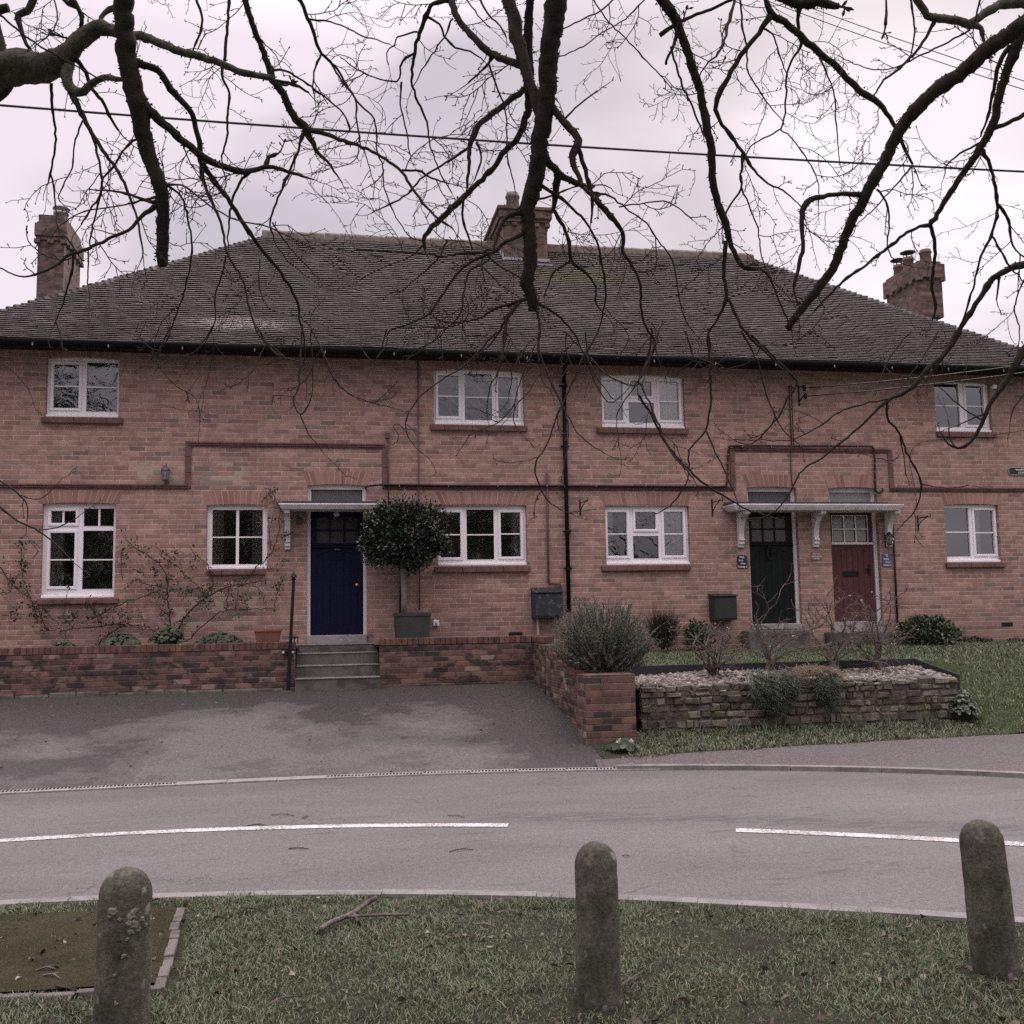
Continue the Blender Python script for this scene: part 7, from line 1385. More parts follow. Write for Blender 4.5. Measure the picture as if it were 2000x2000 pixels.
# (zoom frame, [(x, y, width)...], first depth or None to hang on the nearest limb)
TR = [
 (A_, [(668,-40,105),(670,120,105),(685,300,110),(715,450,108),(760,650,95),(800,830,85),(850,970,80),(875,1080,70),(878,1250,68),(874,1390,66),(885,1436,46)], 5.6, 5.9),
 (B_, [(1205,-40,120),(1195,100,115),(1170,250,105),(1160,400,105),(1150,560,100),(1125,700,100),(1110,850,100),(1085,1000,95),(1050,1120,88),(1060,1250,74),(1065,1400,75),(1050,1530,74),(1075,1600,62),(1078,1676,52)], 5.9, 6.3),
 (C_, [(1960,110,98),(1850,190,90),(1720,280,85),(1600,390,80),(1480,470,78),(1380,560,75),(1290,660,72),(1230,760,66),(1180,870,62),(1110,990,62),(1050,1110,58),(990,1220,54),(950,1330,52),(900,1450,50),(840,1530,50),(770,1620,46),(700,1710,42),(655,1775,36)], 6.0, 6.8),
 (A_, [(-90,430,190),(60,365,190),(200,365,170),(310,340,140),(400,245,100),(480,180,95),(550,150,85),(640,180,55),(760,197,50),(860,235,46),(1000,285,42),(1100,310,40),(1200,345,40),(1330,400,36),(1440,412,34),(1480,440,30)], 6.6, 6.2),
 (C_, [(1965,90,66),(1890,250,60),(1840,380,52),(1800,520,48),(1760,680,46),(1700,790,42),(1630,900,36),(1550,1010,32),(1480,1130,30),(1420,1210,30),(1370,1222,18),(1280,1270,18),(1180,1350,18),(1080,1430,16),(980,1500,16),(880,1590,14),(800,1680,9)], 6.4, 7.0),
 (C_, [(-30,-20,50),(40,80,55),(90,200,48),(140,350,46),(180,470,44),(210,600,44),(230,720,46),(250,850,44),(255,980,40),(290,1120,40),(330,1220,38),(345,1300,30),(380,1380,28),(420,1440,28),(510,1450,16),(560,1500,12),(620,1640,10),(680,1780,8)], 6.3, 6.8),
 (C_, [(530,-30,24),(570,75,40),(640,120,38),(720,190,38),(830,290,36),(900,340,36),(980,420,34),(1060,500,36),(1130,540,34),(1190,610,28),(1240,690,24),(1290,800,20),(1330,890,14)], 6.8, 7.1),
 (B_, [(935,-30,70),(970,80,75),(995,200,75),(1025,320,65),(1050,420,60),(1090,530,58),(1115,620,50)], 6.3, 6.05),
 (B_, [(1068,-30,45),(1055,120,48),(1050,240,56),(1055,360,60),(1055,560,45),(1030,660,38),(1000,740,34),(930,810,32),(860,910,30),(770,1000,30),(710,1060,32),(640,1130,34),(560,1200,32),(497,1270,28),(495,1345,14)], 6.35, 6.9),
 (A_, [(1312,-30,34),(1350,100,32),(1400,230,32),(1450,360,36),(1470,430,44),(1530,510,40),(1580,620,40),(1640,680,44),(1700,800,26),(1780,890,14),(1845,990,8)], 6.2, 6.5),
 (C_, [(1970,1415,46),(1830,1460,36),(1750,1520,32),(1700,1600,30),(1640,1690,28),(1590,1770,26),(1550,1850,22),(1490,1920,20),(1440,1990,20)], 6.9, 7.0),
 (C_, [(1340,-30,40),(1410,80,40),(1480,100,44),(1560,110,46),(1640,132,44),(1700,150,28),(1720,250,12)], 7.2, 7.3),
 (C_, [(1640,130,44),(1740,60,50),(1830,20,55),(1970,15,70)], None, .1), (C_, [(600,-20,40),(720,20,60),(820,10,55),(935,35,30)], 7.0, 7.0),
 # second order
 (A_, [(370,345,70),(360,440,60),(420,500,50),(500,450,40),(560,415,36),(650,430,28)], None, -.2), (A_, [(60,400,110),(-30,520,80)], None, .2),
 (A_, [(365,455,40),(430,590,30),(480,690,26),(540,790,24),(620,900,20),(680,1010,18),(730,1140,14),(760,1290,11),(772,1350,9),(758,1410,5)], None, .3),
 (A_, [(440,600,22),(500,740,18),(540,900,14),(550,1000,14),(520,1150,11),(485,1300,10),(472,1540,8)], None, .3), (A_, [(275,450,22),(285,600,16),(300,750,14),(270,940,12),(255,1005,6)], None, -.2), (A_, [(270,940,12),(290,1000,11),(300,1115,9)], None, .1),
 (A_, [(410,320,32),(450,370,26),(500,480,22),(550,540,20),(600,640,17),(642,708,13)], None, -.3), (A_, [(700,330,44),(850,380,40),(920,480,36),(1020,590,32),(1055,680,30),(1080,800,32),(1085,870,34),(1150,970,28),(1240,1090,26),(1330,1230,24),(1420,1360,22),(1520,1480,20),(1600,1620,18),(1615,1720,12),(1640,1830,10),(1640,1960,7)], None, .8),
 (A_, [(770,560,64),(850,640,50),(930,710,46),(1010,780,40),(1090,840,40),(1200,900,36),(1340,920,30),(1440,900,28),(1520,915,22),(1600,940,18),(1695,968,8)], None, .4), (A_, [(1430,900,24),(1450,850,22),(1495,832,16)], None, .1),
 (A_, [(1345,930,20),(1290,990,16),(1250,1090,14),(1235,1200,12),(1230,1330,7)], None, .2), (A_, [(1085,870,28),(1090,950,22),(1140,1080,18),(1190,1200,16),(1220,1350,14),(1300,1490,14),(1330,1600,12),(1360,1720,11),(1400,1810,10),(1480,1880,9),(1560,1950,6)], None, .6),
 (A_, [(1238,-30,18),(1225,150,18),(1215,300,20),(1195,400,18),(1235,500,14),(1225,640,14),(1225,740,13),(1195,840,11),(1202,885,6)], 6.6, 6.6), (A_, [(1640,690,34),(1750,722,26),(1850,760,22),(1932,785,20),(2030,830,18),(2164,925,18),(2224,1020,16),(2294,1110,16),(2364,1180,14),(2440,1230,10)], None, .4),
 (B_, [(370,922,16),(450,920,14),(530,960,12),(632,990,9)], None, .1), (A_, [(1630,720,22),(1610,800,16),(1570,900,16),(1520,1020,14),(1460,1170,12),(1470,1270,10),(1530,1380,8),(1640,1480,6)], None, .4), (A_, [(1480,440,26),(1580,455,18),(1665,503,12)], None, .1),
 (A_, [(1450,380,16),(1540,380,14),(1640,440,12),(1760,530,11),(1850,610,10),(1885,690,10),(1875,725,6)], None, .2), (A_, [(1600,-30,24),(1660,100,22),(1700,200,20),(1730,290,18),(1800,350,14),(1870,460,12),(1940,565,11),(2004,620,10),(2029,700,10),(2034,820,9),(2064,900,8),(2070,1000,8),(2094,1080,8),(2134,1170,7),(2204,1270,6),(2294,1305,5)], 6.7, 7.2),
 (A_, [(1660,100,14),(1780,120,10),(1860,145,9),(1950,190,9),(2030,215,8),(2100,240,7)], None, .2), (A_, [(1730,290,14),(1700,360,12),(1690,450,9),(1700,560,6)], None, .1), (A_, [(1050,-30,18),(1085,80,16),(1080,180,14),(1045,250,11),(1030,320,7)], 6.4, 6.4),
 (A_, [(360,-30,32),(430,60,28),(435,145,22)], 6.6, 6.6), (A_, [(190,-30,40),(150,60,40),(100,80,36),(120,180,24),(160,260,20)], 6.7, 6.6), (A_, [(-40,70,55),(45,40,45)], 6.8, 6.8), (A_, [(-30,130,60),(0,250,60),(20,330,60)], 6.8, 6.7), (A_, [(330,-30,26),(370,20,22),(420,50,14)], 6.7, 6.6), (A_, [(545,130,30),(545,90,26),(590,50,34),(650,40,40)], None, -.2),
 (A_, [(0,80,14),(130,190,12),(250,270,11),(400,350,10),(520,420,9)], 6.0, 6.2), (A_, [(290,-10,10),(310,60,9),(290,160,8),(200,240,6)], 6.5, 6.4),
 (A_, [(850,1105,34),(760,1170,24),(690,1240,20),(600,1280,20),(480,1340,20),(360,1380,18),(290,1440,14),(190,1480,12),(100,1490,10),(-30,1430,8)], None, .5), (A_, [(845,1095,28),(750,1070,18),(650,1035,14),(480,1020,7)], None, .2), (A_, [(845,1060,16),(700,1100,10),(560,1120,9),(430,1150,8),(330,1210,6)], None, .3),
 (A_, [(900,1000,18),(960,1040,14),(1000,1120,13),(1020,1220,12),(1035,1330,12),(1020,1450,11),(990,1580,10),(950,1700,9),(900,1830,8),(850,1915,5)], None, .3), (A_, [(905,995,13),(980,1000,11),(1070,1060,10),(1160,1130,10),(1290,1190,9),(1400,1210,9),(1480,1240,9),(1590,1290,8),(1690,1340,8),(1850,1345,6)], None, .5), (A_, [(1470,1200,12),(1520,1280,10),(1600,1380,9),(1720,1505,6)], None, .2),
 (A_, [(395,1340,16),(390,1450,14),(350,1600,10),(295,1750,5)], None, .2), (A_, [(445,650,12),(400,780,10),(390,900,9),(340,1000,8),(315,1080,7),(380,1115,5)], None, .2), (A_, [(740,750,16),(670,800,13),(620,890,13),(560,960,13),(545,1040,12),(500,1110,12),(440,1210,9)], None, .1), (A_, [(1220,1380,12),(1190,1500,10),(1160,1600,9),(1160,1720,8),(1110,1820,7),(1050,1890,5)], None, .2), (A_, [(1400,1400,10),(1400,1560,8),(1450,1660,7),(1530,1690,5)], None, .2),
 # centre
 (B_, [(635,-30,40),(660,70,38),(700,140,36),(760,200,36),(830,270,40),(920,320,40),(1015,352,40)], 6.5, 6.2), (B_, [(625,5,24),(540,20,22),(500,90,26),(465,180,24),(440,290,20),(425,400,16),(430,470,14),(470,580,14),(510,660,12),(520,760,9),(560,880,8),(600,970,7),(645,1045,5)], None, .4), (B_, [(440,290,16),(375,330,14),(365,390,12),(345,440,11),(250,425,9),(120,370,8),(45,308,5)], None, .2), (B_, [(370,440,12),(365,560,10),(395,700,9),(410,800,8),(425,868,5)], None, .1),
 (B_, [(455,170,12),(350,200,10),(330,240,9),(290,290,8),(300,350,6)], None, .1), (B_, [(510,95,16),(575,130,14),(600,190,13),(660,255,12),(740,280,10),(820,330,7)], None, -.2), (B_, [(645,100,12),(600,200,10),(530,300,9),(480,380,8),(430,475,5)], None, .1),
 (B_, [(1040,480,38),(930,560,34),(850,620,34),(790,670,34),(760,730,36),(735,800,28),(735,900,20),(725,1010,16)], None, .3), (B_, [(740,790,20),(640,860,16),(560,910,13),(470,970,12),(420,1030,12),(330,1090,11),(212,1147,8)], None, .3), (B_, [(705,1065,18),(700,1180,14),(740,1300,12),(752,1345,7)], None, .1), (B_, [(775,770,16),(800,850,12),(760,975,8)], None, .1), (B_, [(850,290,18),(850,380,14),(890,480,12),(930,600,10),(940,720,9),(940,850,9),(970,970,8),(985,1045,5)], None, .2), (B_, [(880,300,16),(800,380,12),(733,447,12)], None, -.2),
 (B_, [(1170,560,44),(1240,650,42),(1310,730,46),(1320,780,46),(1290,850,38),(1320,940,30),(1350,1010,26)], None, .25), (B_, [(1325,800,30),(1360,920,24),(1390,1010,22),(1400,1100,16),(1390,1200,10)], None, .1), (B_, [(1130,830,46),(1210,930,44),(1280,970,34),(1360,1010,34),(1430,1090,34),(1500,1170,30),(1560,1250,26),(1565,1360,22),(1620,1440,20),(1655,1520,16),(1665,1680,14),(1700,1790,14),(1740,1840,12),(1710,1945,8)], None, .6), (B_, [(1740,1840,11),(1757,1945,7)], None, .05),
 (B_, [(1215,940,44),(1200,1050,40),(1190,1130,26),(1240,1220,22),(1280,1330,22),(1280,1400,22),(1350,1460,20),(1410,1530,12),(1420,1640,10),(1480,1705,5)], None, .3), (B_, [(1280,1410,18),(1200,1460,14),(1170,1510,10),(1140,1605,6)], None, .2), (B_, [(1250,640,14),(1330,560,10),(1427,493,10)], None, -.2), (B_, [(1110,990,24),(1230,1070,18),(1300,1130,16),(1370,1210,14),(1420,1300,13),(1450,1430,13),(1470,1560,12),(1460,1680,10),(1430,1780,9),(1378,1885,6)], None, .4),
 (B_, [(1090,1080,14),(1200,1050,12),(1300,1010,9),(1470,1000,8),(1512,1032,5)], None, .1), (B_, [(1420,1045,16),(1500,1060,12),(1600,1140,10),(1690,1200,10),(1740,1280,9),(1830,1400,9),(1860,1560,8),(1890,1700,8),(1950,1800,5)], None, .3), (B_, [(1545,1115,10),(1650,1100,9),(1780,1085,9),(1860,1120,8),(1940,1185,6)], None, .1),
 (B_, [(1050,1255,28),(940,1300,22),(860,1360,22),(730,1420,18),(660,1490,16),(580,1600,14),(520,1690,13),(400,1750,11),(300,1785,10),(290,1860,7),(235,1940,5)], None, .5), (B_, [(840,1360,16),(700,1365,14),(580,1380,10),(400,1360,9),(200,1350,8),(-20,1345,5)], None, .2), (B_, [(1040,1140,40),(950,1160,26),(900,1230,20),(870,1320,14),(840,1400,12),(740,1460,14),(710,1560,12),(690,1680,10),(600,1790,8),(455,1905,5)], None, .4),
 (B_, [(1055,1605,24),(960,1640,20),(880,1660,16),(780,1720,12),(640,1740,8),(560,1720,7),(520,1680,5)], None, .3), (B_, [(1000,1635,24),(940,1720,24),(930,1830,16),(905,1945,9)], None, .3), (B_, [(930,1720,14),(870,1830,10),(755,1940,5)], None, .2), (B_, [(1095,1640,18),(1115,1760,14),(1105,1870,12),(1112,1960,10)], None, .2), (B_, [(1085,1625,26),(1200,1690,14),(1270,1760,12),(1330,1850,10),(1375,1945,7)], None, .3),
 (B_, [(835,1385,14),(930,1450,12),(1000,1490,9),(1035,1535,6)], None, .1), (B_, [(780,1415,12),(900,1530,10),(1005,1605,6)], None, .1), (B_, [(500,1310,14),(400,1390,10),(250,1450,8),(145,1512,4)], None, .1), (B_, [(620,1290,12),(560,1400,10),(450,1500,8),(380,1560,7),(295,1590,4)], None, .2), (B_, [(780,-30,14),(830,70,12),(900,140,11),(935,205,8)], 6.6, 6.4), (B_, [(705,-30,10),(780,80,8),(850,150,6)], 6.7, 6.6), (B_, [(-20,320,13),(50,440,12),(120,530,11),(130,650,10),(150,780,8)], None, .1), (B_, [(1545,-30,12),(1440,60,10),(1330,110,9),(1210,170,8)], 6.9, 6.4), (B_, [(1760,-30,60),(1830,70,50)], None, .0), (B_, [(1390,-20,9),(1490,120,9),(1600,230,8),(1740,380,8),(1830,480,6)], 7.0, 7.2), (B_, [(1700,-20,9),(1580,100,8),(1450,180,8),(1330,260,8),(1210,310,8)], 7.0, 6.4),
 # right
 (C_, [(1075,1050,34),(960,1045,28),(850,1060,28),(780,1075,34),(735,1140,34),(735,1250,26),(740,1330,24),(720,1420,24),(690,1545,20)], None, -.1), (C_, [(1425,1215,26),(1450,1290,22),(1450,1420,20),(1435,1530,18),(1455,1640,16),(1438,1725,8)], None, .2), (C_, [(1695,800,30),(1750,890,20),(1775,1010,20),(1790,1120,18),(1755,1270,16),(1700,1380,14),(1670,1500,12),(1640,1620,12),(1580,1780,12),(1530,1870,12),(1450,2000,9)], None, .3), (C_, [(1755,1270,14),(1800,1340,12),(1860,1440,10),(1950,1540,8)], None, .1), (C_, [(1790,1100,18),(1850,1190,16),(1870,1320,12),(1950,1400,9)], None, .1),
 (C_, [(1750,700,30),(1850,660,26),(1970,600,30)], None, .0), (C_, [(1690,770,16),(1590,830,12),(1520,880,10),(1500,955,6)], None, .1), (C_, [(1860,240,32),(1790,370,26),(1770,480,20),(1740,620,16),(1700,730,10)], None, .2), (C_, [(570,80,36),(500,180,30),(420,280,30),(330,430,30),(300,480,34),(270,560,28),(290,650,22),(360,740,20),(420,830,20),(480,920,14),(540,980,12),(650,1040,9),(745,1125,6)], None, .2), (C_, [(420,830,18),(405,940,14),(410,1020,14),(350,1100,12),(318,1165,12)], None, -.1), (C_, [(410,1020,12),(450,1110,10),(500,1240,9),(520,1380,8),(570,1500,8),(690,1630,5)], None, .2),
 (C_, [(735,0,30),(715,80,24),(720,200,18),(730,240,16),(680,330,14),(650,420,12),(650,520,11),(620,690,10),(480,770,9),(425,855,6)], None, .2), (C_, [(620,695,9),(700,770,8),(770,870,8),(820,970,7),(826,1110,4)], None, .1), (C_, [(830,310,14),(880,420,10),(910,520,10),(920,680,9),(942,895,5)], None, .1), (C_, [(325,1300,30),(315,1420,24),(318,1520,22),(330,1600,24),(290,1700,14),(230,1810,14),(240,1950,11)], None, .2), (C_, [(332,1605,22),(380,1700,20),(420,1780,18),(500,1860,18),(590,1945,14)], None, .2),
 (C_, [(1190,-20,10),(1190,40,14),(1185,135,22)], 6.2, 6.2), (C_, [(1455,110,22),(1370,250,18),(1280,350,16),(1180,430,13),(1120,515,9)], None, -.1), (C_, [(1700,-30,13),(1670,110,11)], 6.8, 7.2), (C_, [(1645,160,13),(1500,240,11),(1370,300,11),(1250,365,8)], None, .1), (C_, [(380,-30,20),(330,160,16),(300,260,14),(230,340,11),(185,405,7)], 6.9, 6.4), (C_, [(400,-20,13),(410,120,12),(440,270,11),(440,370,10),(500,480,9),(560,570,8),(630,650,5)], 7.0, 7.2), (C_, [(520,150,12),(575,180,10),(620,310,9),(655,405,6)], None, .1), (C_, [(0,350,16),(40,240,18),(60,170,20)], None, .0), (C_, [(30,250,14),(80,430,14),(150,590,13),(200,720,10)], None, .1), (C_, [(-30,190,30),(90,110,22),(270,40,18),(390,-20,16)], None, .3), (C_, [(1330,890,14),(1300,930,12),(1200,1040,9),(1110,1140,8),(1010,1230,5)], None, .1),
 (C_, [(1320,-30,12),(1340,160,11),(1310,330,9),(1200,370,8),(1090,370,7),(930,300,5)], 7.0, 7.3), (C_, [(1140,1020,16),(1190,1090,12),(1205,1200,11),(1195,1330,9),(1240,1400,7),(1340,1440,5)], None, .2), (C_, [(1800,1480,16),(1785,1620,9)], None, .0), (C_, [(1932,1500,10),(1880,1660,9),(1905,1760,8),(1900,1880,5)], 7.0, 7.0),
 # lower hangers
 (D6, [(1595,-10,26),(1540,100,25),(1450,180,23),(1360,280,21),(1250,340,19),(1180,400,14),(1100,480,13),(1000,560,12),(900,640,11),(820,690,10),(760,790,9),(700,880,8),(620,930,7),(545,940,4)], None, .3), (D6, [(1260,332,13),(1130,355,11),(1000,400,11),(900,470,9),(760,540,7),(620,540,6),(475,538,4)], None, .2), (D6, [(1245,345,16),(1245,430,13),(1300,500,12),(1340,600,11),(1390,690,10),(1415,770,9),(1390,880,8),(1315,972,5)], None, .2), (D6, [(1310,520,8),(1342,720,4)], None, .1), (D6, [(1415,760,7),(1540,780,6),(1645,768,4)], None, .1), (D6, [(1310,610,6),(1270,640,5),(1195,632,4)], None, .05),
 (D6, [(1950,60,44),(1880,180,34),(1830,260,30),(1760,360,24),(1720,460,20),(1660,550,16),(1600,580,14),(1550,560,11),(1508,498,6)], 6.6, 6.7), (D6, [(1720,440,10),(1640,390,8),(1580,340,7),(1515,282,4)], None, .0), (D6, [(1740,400,12),(1660,440,8),(1590,470,5)], None, .0), (D6, [(1600,580,9),(1560,540,8),(1550,440,5)], None, .0), (D6, [(1940,300,10),(1880,380,8),(1860,465,5)], 6.7, 6.7), (D6, [(510,-10,13),(590,140,10),(620,260,9),(680,420,8),(720,490,7),(800,560,5)], None, .2), (D6, [(540,-10,14),(650,100,14),(740,190,14),(790,250,13),(745,330,12),(690,430,10),(560,560,7),(470,538,4)], None, .2),
 (D6, [(345,-10,14),(350,150,14),(355,350,12),(330,490,11),(250,590,10),(240,740,9),(150,870,8),(75,912,4)], None, .2), (D6, [(330,490,10),(390,620,9),(430,700,9),(495,865,6)], None, .1), (D6, [(230,-10,10),(270,120,8),(355,215,5)], None, .1), (D6, [(-10,310,14),(60,420,14),(120,540,14),(220,660,13),(320,760,12),(440,830,11),(540,890,9),(655,922,5)], None, .2), (D6, [(60,-20,14),(40,130,12),(-5,225,8)], None, .1), (D6, [(1365,-10,10),(1260,120,8),(1205,250,6)], None, .1), (D6, [(1500,-10,9),(1420,130,8),(1300,290,7)], None, .1),
 (D5, [(825,-10,11),(720,110,9),(640,180,9),(540,240,8),(430,330,8),(370,430,7),(370,500,7),(410,570,6),(452,606,4)], None, .2), (D5, [(1035,-10,13),(1040,100,12),(1075,190,12),(1120,290,12),(1170,400,11),(1185,520,8),(1160,690,5)], None, .2), (D5, [(1140,380,9),(1080,560,9),(1020,660,9),(1040,770,8),(1100,860,7),(1205,912,4)], None, .1), (D5, [(1340,-10,12),(1260,120,11),(1200,260,10),(1135,400,9)], None, .1), (D5, [(1165,-10,10),(1250,80,9),(1290,140,9),(1330,230,8),(1412,332,4)], None, .1), (D5, [(1295,130,10),(1380,210,10),(1480,260,10),(1540,240,12),(1590,130,10),(1640,-10,9)], None, .1), (D5, [(1540,245,12),(1590,350,12),(1640,470,12),(1700,600,11),(1810,725,9)], None, .2), (D5, [(1535,255,9),(1470,340,7),(1430,420,6),(1440,575,4)], None, .1),
 (D5, [(-60,80,9),(0,215,9),(60,290,8),(180,345,7),(312,381,4)], None, .1), (D5, [(860,-10,11),(855,110,10),(830,200,8),(790,270,7),(775,405,4)], None, .1), (D5, [(858,110,9),(900,200,8),(888,312,4)], None, .1), (D5, [(1020,60,9),(960,200,7),(920,330,6),(910,450,5),(952,512,3)], None, .1), (D5, [(1170,400,9),(1230,500,8),(1290,560,7),(1365,606,4)], None, .1), (D5, [(1125,310,8),(1060,200,6),(980,300,5),(935,350,4)], None, .1), (D5, [(1270,-10,9),(1300,200,8),(1390,350,6),(1480,290,5)], None, .1), (D5, [(270,-20,9),(240,90,7),(200,145,6),(160,100,4)], None, .1), (D5, [(560,-20,8),(500,40,7),(420,85,5)], None, .1),
 (D4, [(-20,745,10),(60,800,9),(130,870,8),(135,960,5)], 5.6, 5.7), (D4, [(-20,880,13),(90,960,11),(190,1010,10),(270,1070,9),(362,1165,6)], 5.6, 5.8), (D4, [(190,1005,8),(290,990,7),(395,932,4)], None, .05), (D4, [(100,830,7),(200,850,6),(290,770,4)], None, .05), (D4, [(-20,160,8),(70,220,7),(142,306,4)], 6.2, 6.3), (D4, [(850,-10,10),(790,110,8),(775,145,7),(800,210,6),(880,290,5),(958,338,4)], None, .1), (D4, [(1500,-20,11),(1480,300,9),(1455,350,9),(1490,430,9),(1550,320,7),(1540,-10,8)], None, .05), (D4, [(1490,430,8),(1530,520,7),(1598,612,4)], None, .1), (D4, [(1540,-10,9),(1620,160,8),(1690,290,7),(1785,358,4)], None, .1), (D4, [(1275,-10,10),(1350,110,9),(1450,160,8),(1540,170,5)], None, .1), (D4, [(1060,-10,8),(1020,70,6),(968,118,4)], None, .1), (D4, [(1420,150,7),(1330,180,6),(1250,182,4)], None, .1),
]
oak = thing('bare_tree', 'huge bare winter tree whose sawn limbs hang across the sky', 'tree', (2.2, -21.5, 0.0)); oak['_o'] = [2.2, -21.5, 0.0]
PL = []          # (px, py, depth, radius px) of everything placed, to hang later branches on
TWP = []         # places for twigs
rt = random.Random(17); n_limb = 0; stuffb = MB(); TOP = Vector((2.0, -21.2, 7.2))
mt_ = MB(); mt_.tube(bez([(2.3, -21.6, -.2), (2.2, -21.5, 1.5), (2.05, -21.3, 4), TOP, (1.7, -20.8, 9.0), (1.2, -20.4, 11.5)], 5), [.62, .52, .47, .44, .42, .40, .40, .40, .40, .39, .38, .37, .36, .36, .36, .33, .30, .28, .25, .22, .18, .15, .12, .09, .06, .03], 16); mt_.build('trunk', M_bark, oak, smooth=True)
parts = []
for fr, pts, d0, dd in TR:
    P = [(*fr(x, y), w/2.76 if fr not in (D4, D5, D6) else w/2.576) for x, y, w in pts]
    if d0 is None:
        best = min(PL, key=lambda q: (q[0]-P[0][0])**2+(q[1]-P[0][1])**2) if PL else (0, 0, 6.4, 1)
        ok = sqrt((best[0]-P[0][0])**2+(best[1]-P[0][1])**2) < 70+best[3]; d0 = best[2] if ok else 6.5; d1 = d0+dd*rt.choice((1, 1, -.6))
    else: d1 = dd
    # smooth and resample
    S = []
    for i in range(len(P)-1):
        a, b, c, d = P[max(i-1, 0)], P[i], P[i+1], P[min(i+2, len(P)-1)]; L = sqrt((c[0]-b[0])**2+(c[1]-b[1])**2); m_ = max(2, int(L/9))
        for k in range(m_):
            t = k/m_; S.append(tuple(((2*b[j])+(c[j]-a[j])*t+(2*a[j]-5*b[j]+4*c[j]-d[j])*t*t+(3*b[j]-a[j]-3*c[j]+d[j])*t**3)*.5 for j in range(3)))
    S.append(P[-1]); N_ = len(S); V, Rr = [], []; thick = P[0][2] > 12
    for i, (x, y, w) in enumerate(S):
        f = i/(N_-1); dp_ = d0+(d1-d0)*f; jx = rt.gauss(0, .75+.012*w); jy = rt.gauss(0, .75+.012*w)
        V.append(deep(x+jx, y+jy, dp_)); w = max(w, 2.3)*(.97 if w > 11 else .92); Rr.append(w*.5*dp_/FPX*(1+rt.uniform(-.06, .06)+((.10 if w > 11 else .35) if rt.random() < .08 else 0))); PL.append((x, y, dp_, w/2)); TWP.append((x, y, dp_, w, f, S[min(i+1, N_-1)][0]-S[max(i-1, 0)][0], S[min(i+1, N_-1)][1]-S[max(i-1, 0)][1], i == N_-1))
    x0, y0, w0 = P[0]
    if (y0 < 0 or x0 < 0 or x0 > 2000):      # carry the limb on, out of view, back to the trunk or a little way
        dr = (V[0]-V[min(4, N_-1)]).normalized()
        if w0 > 16:
            tgt = TOP+Vector((rt.uniform(-.1, .1), rt.uniform(-.1, .1), rt.uniform(-1.5, 2.0))); pm_ = V[0]+dr*.7+Vector((0, 0, .15)); ext = bez([tgt, tgt.lerp(pm_, .5)+Vector((0, 0, .8)), pm_, V[0]], 7)[:-1]; V = ext+V; Rr = [Rr[0]*(1.9-.9*k/len(ext)) for k in range(len(ext))]+Rr
        else:
            ext = [V[0]+dr*(1.2-.2*k)+Vector((0, 0, .10*(1.2-.2*k))) for k in range(6)]; V = ext+V; Rr = [Rr[0]*1.2]*6+Rr
    parts.append((w0, V, Rr, P[0]))
order = sorted(range(len(parts)), key=lambda i: -parts[i][0]*(1+0*i))
for rank, i in enumerate(order):
    w0, V, Rr, p0 = parts[i]
    sides = 12 if w0 > 16 else (8 if w0 > 8 else 5)
    if rank < 99: mb = MB(); mb.tube(V, Rr, sides); mb.build('limb' if w0 > 12 else 'branch', M_lich if i in (3, 14, 11, 12) else (M_bark if w0 > 5 else M_twig), oak, smooth=True)
    else: stuffb.tube(V, Rr, sides)
# twigs with spurs and buds
def px_dir(a, dz=0): return RT*cos(a)-UP*sin(a)+FW*dz
def bud(mb, p, d, s_): mb.tube([p, p+d*s_*1.2, p+d*s_*2.4], [s_*.5, s_*.75, s_*.15], 4, cap=False)
def twig(mb, p, a, L, r, dp_, lev):
    n = max(3, int(L/.035)); q = Vector(p); pts = [q.copy()]; curl = rt.gauss(0, .10); dz = rt.gauss(0, .25)
    for k in range(n):
        a += curl+rt.gauss(0, .17); d = px_dir(a, dz).normalized(); q = q+d*(L/n); pts.append(q.copy())
        if k > 0 and lev > 0 and rt.random() < (.62 if lev == 2 else .5): twig(mb, q, a+rt.choice((-1, 1))*rt.uniform(.5, 1.1), L*rt.uniform(.2, .5), r*.72, dp_, lev-1)
        elif rt.random() < .5:
            sd = px_dir(a+rt.choice((-1, 1))*rt.uniform(.5, 1.2), rt.gauss(0, .4)).normalized(); e = q+sd*rt.uniform(.008, .022); mb.tube([q, e], [r*.7, r*.55], 4, cap=False); bud(mb, e, sd, r*1.5)
    mb.tube(pts, [max(.0018, r*(1-.4*k/n)) for k in range(n+1)], 4, cap=False); bud(mb, q, (pts[-1]-pts[-2]).normalized(), r*1.7)
tw_ = MB(); acc = 0
for (x, y, dp_, w, f, dx, dy, last) in TWP:
    acc += 9
    if w > 34 or y < -10: continue
    if last and w < 12:
        twig(tw_, deep(x, y, dp_), atan2(dy, dx), rt.uniform(.05, .22), max(.0014, w*.36*dp_/FPX), dp_, 1); continue
    pr = .115 if w < 9 else (.09 if w < 16 else .05)
    if y > 700: pr *= .22
    elif y > 470: pr *= .5
    if rt.random() < pr:
        a = atan2(dy, dx)+rt.choice((-1, 1))*rt.uniform(.45, 1.25); L = rt.uniform(.08, .36) if rt.random() < .75 else rt.uniform(.3, .65); twig(tw_, deep(x, y, dp_), a, L*(.6 if y > 700 else 1), rt.uniform(.0026, .0048), dp_, 2 if rt.random() < .45 and y < 700 else 1)
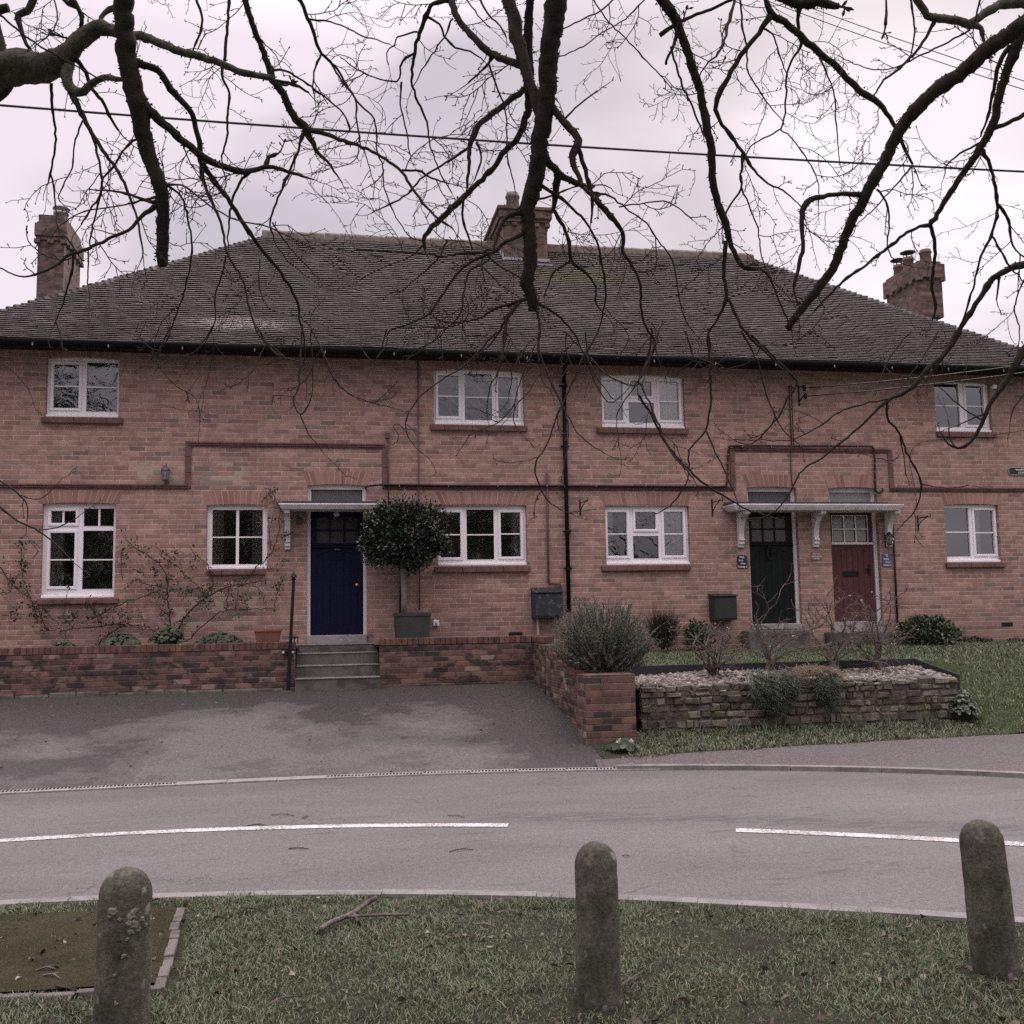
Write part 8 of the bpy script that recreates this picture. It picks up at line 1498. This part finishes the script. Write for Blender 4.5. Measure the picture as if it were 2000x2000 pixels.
# fringe of moss and stubs on the thick limbs
ms = MB()
for (x, y, dp_, w, f, dx, dy, last) in TWP:
    if w > 11 and not last:
        for k in range(6 if w > 18 else 3):
            a = atan2(dy, dx)+rt.choice((-1, 1))*pi/2+rt.gauss(0, .35); sd = px_dir(a, rt.gauss(0, .6)).normalized(); p = deep(x+rt.uniform(-4, 4), y+rt.uniform(-4, 4), dp_)+sd*(w*.44*dp_/FPX); h = rt.uniform(.003, .012)*(1.5 if rt.random() < .1 else 1); ms.tube([p, p+sd*h*.6, p+sd*h], [.0055, .0045, .001], 4, cap=False)
ms.build('moss', M_bark, oak, kind='stuff'); tw_.build('twigs', M_twig, oak, kind='stuff')
if stuffb.v: stuffb.build('small_branches', M_twig, oak, smooth=True, kind='stuff')

# ------------------------------------------------------------------ trees on the far side of the green (the windows mirror them)
def bare(name, lab, H, seed):
    rs = random.Random(seed); root = thing(name, lab, 'tree', (0, 0, 0), 'bare trees behind the green'); tb, cb_ = MB(), MB()
    def grow(p, d, l, r, lev):
        n = 5; pts = [p]; q = p.copy()
        for k in range(n): d = (d+Vector((rs.gauss(0, .13), rs.gauss(0, .13), rs.gauss(.05, .06)))).normalized(); q = q+d*l/n; pts.append(q.copy())
        (tb if lev == 0 else cb_).tube(pts, [r*(1-.4*k/n) for k in range(n+1)], 7 if lev < 2 else 4, cap=lev == 0)
        if lev < 6:
            for k in range(3 if lev < 4 else 2): s_ = (d+Vector((rs.gauss(0, .6), rs.gauss(0, .6), rs.gauss(.1, .35)))).normalized(); grow(pts[rs.randint(2, n)], s_, l*rs.uniform(.55, .85), r*.56, lev+1)
    grow(Vector((0, 0, -.1)), Vector((0, 0, 1)), H*.30, H*.030, 0); tb.build('trunk', M_bark, root, smooth=True); cb_.build('crown', M_bark, root); return root
b1 = bare('bare_tree', 'tall bare tree opposite the blue door', 12.5, 4); b1.location = (-8.2, -32.0, 0)
for (x, y, s_, rz, lab) in ((-3.6, -34.5, 1.05, 1.1, 'bare tree opposite the climbing rose, set back behind the others'), (2.6, -30.5, .95, 2.3, 'bare tree opposite the clipped bay tree'), (8.4, -33.0, 1.0, 3.9, 'bare tree opposite the dark green door'), (-13.5, -29.0, 1.1, 5.0, 'bare tree farthest along towards the tall white window')):
    c = copy_tree(b1); c.location = (x, y, 0); c.scale = (s_, s_, s_); c.rotation_euler = (0, 0, rz); c['label'] = lab
hg = thing('hedge', 'unseen dark hedge mass behind the green, added for the window reflections', 'hedge', (-3, -38, 0)); n = 26000; x = rg.uniform(-26, 48, n); P = np.stack([x, -38+rg.uniform(-1, 1, n), rg.random(n)**.85*np.interp(x, [-26, -5, 2, 9, 14, 20, 48], [14, 13, 9.5, 8.5, 5.5, 2.5, 4.0])*(1+.14*np.sin(x*.7)+.09*np.sin(x*1.9))], 1); D = rg.normal(0, 1, (n, 3)); v, f, r = leaf_geo(P, D, rg.uniform(.4, .8, n), rg.uniform(.3, .5, n), rg, .2, .2); npmesh('foliage', v, f, r, leaf_mat('hedge_leaves', [(0, (.035, .042, .032)), (.6, (.11, .12, .095)), (1, (.24, .25, .21))], .9, .05), hg)  # unseen hedge, height and leaf tone shaped for the reflections in the panes
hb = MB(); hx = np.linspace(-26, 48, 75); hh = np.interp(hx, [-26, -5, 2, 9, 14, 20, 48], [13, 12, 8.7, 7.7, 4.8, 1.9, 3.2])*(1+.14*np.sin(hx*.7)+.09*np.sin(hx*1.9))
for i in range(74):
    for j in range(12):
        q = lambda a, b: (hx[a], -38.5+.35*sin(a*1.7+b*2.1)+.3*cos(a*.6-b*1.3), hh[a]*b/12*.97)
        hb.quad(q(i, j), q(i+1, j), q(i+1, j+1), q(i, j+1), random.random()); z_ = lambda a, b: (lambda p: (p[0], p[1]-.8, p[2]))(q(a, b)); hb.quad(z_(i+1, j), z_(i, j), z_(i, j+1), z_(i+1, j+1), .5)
hb.build('hedge_backing', M_stemd, hg)  # unseen solid sheet added to close sky gaps in the mirrored hedge
for o in bpy.data.objects:
    if '_o' in o: del o['_o']
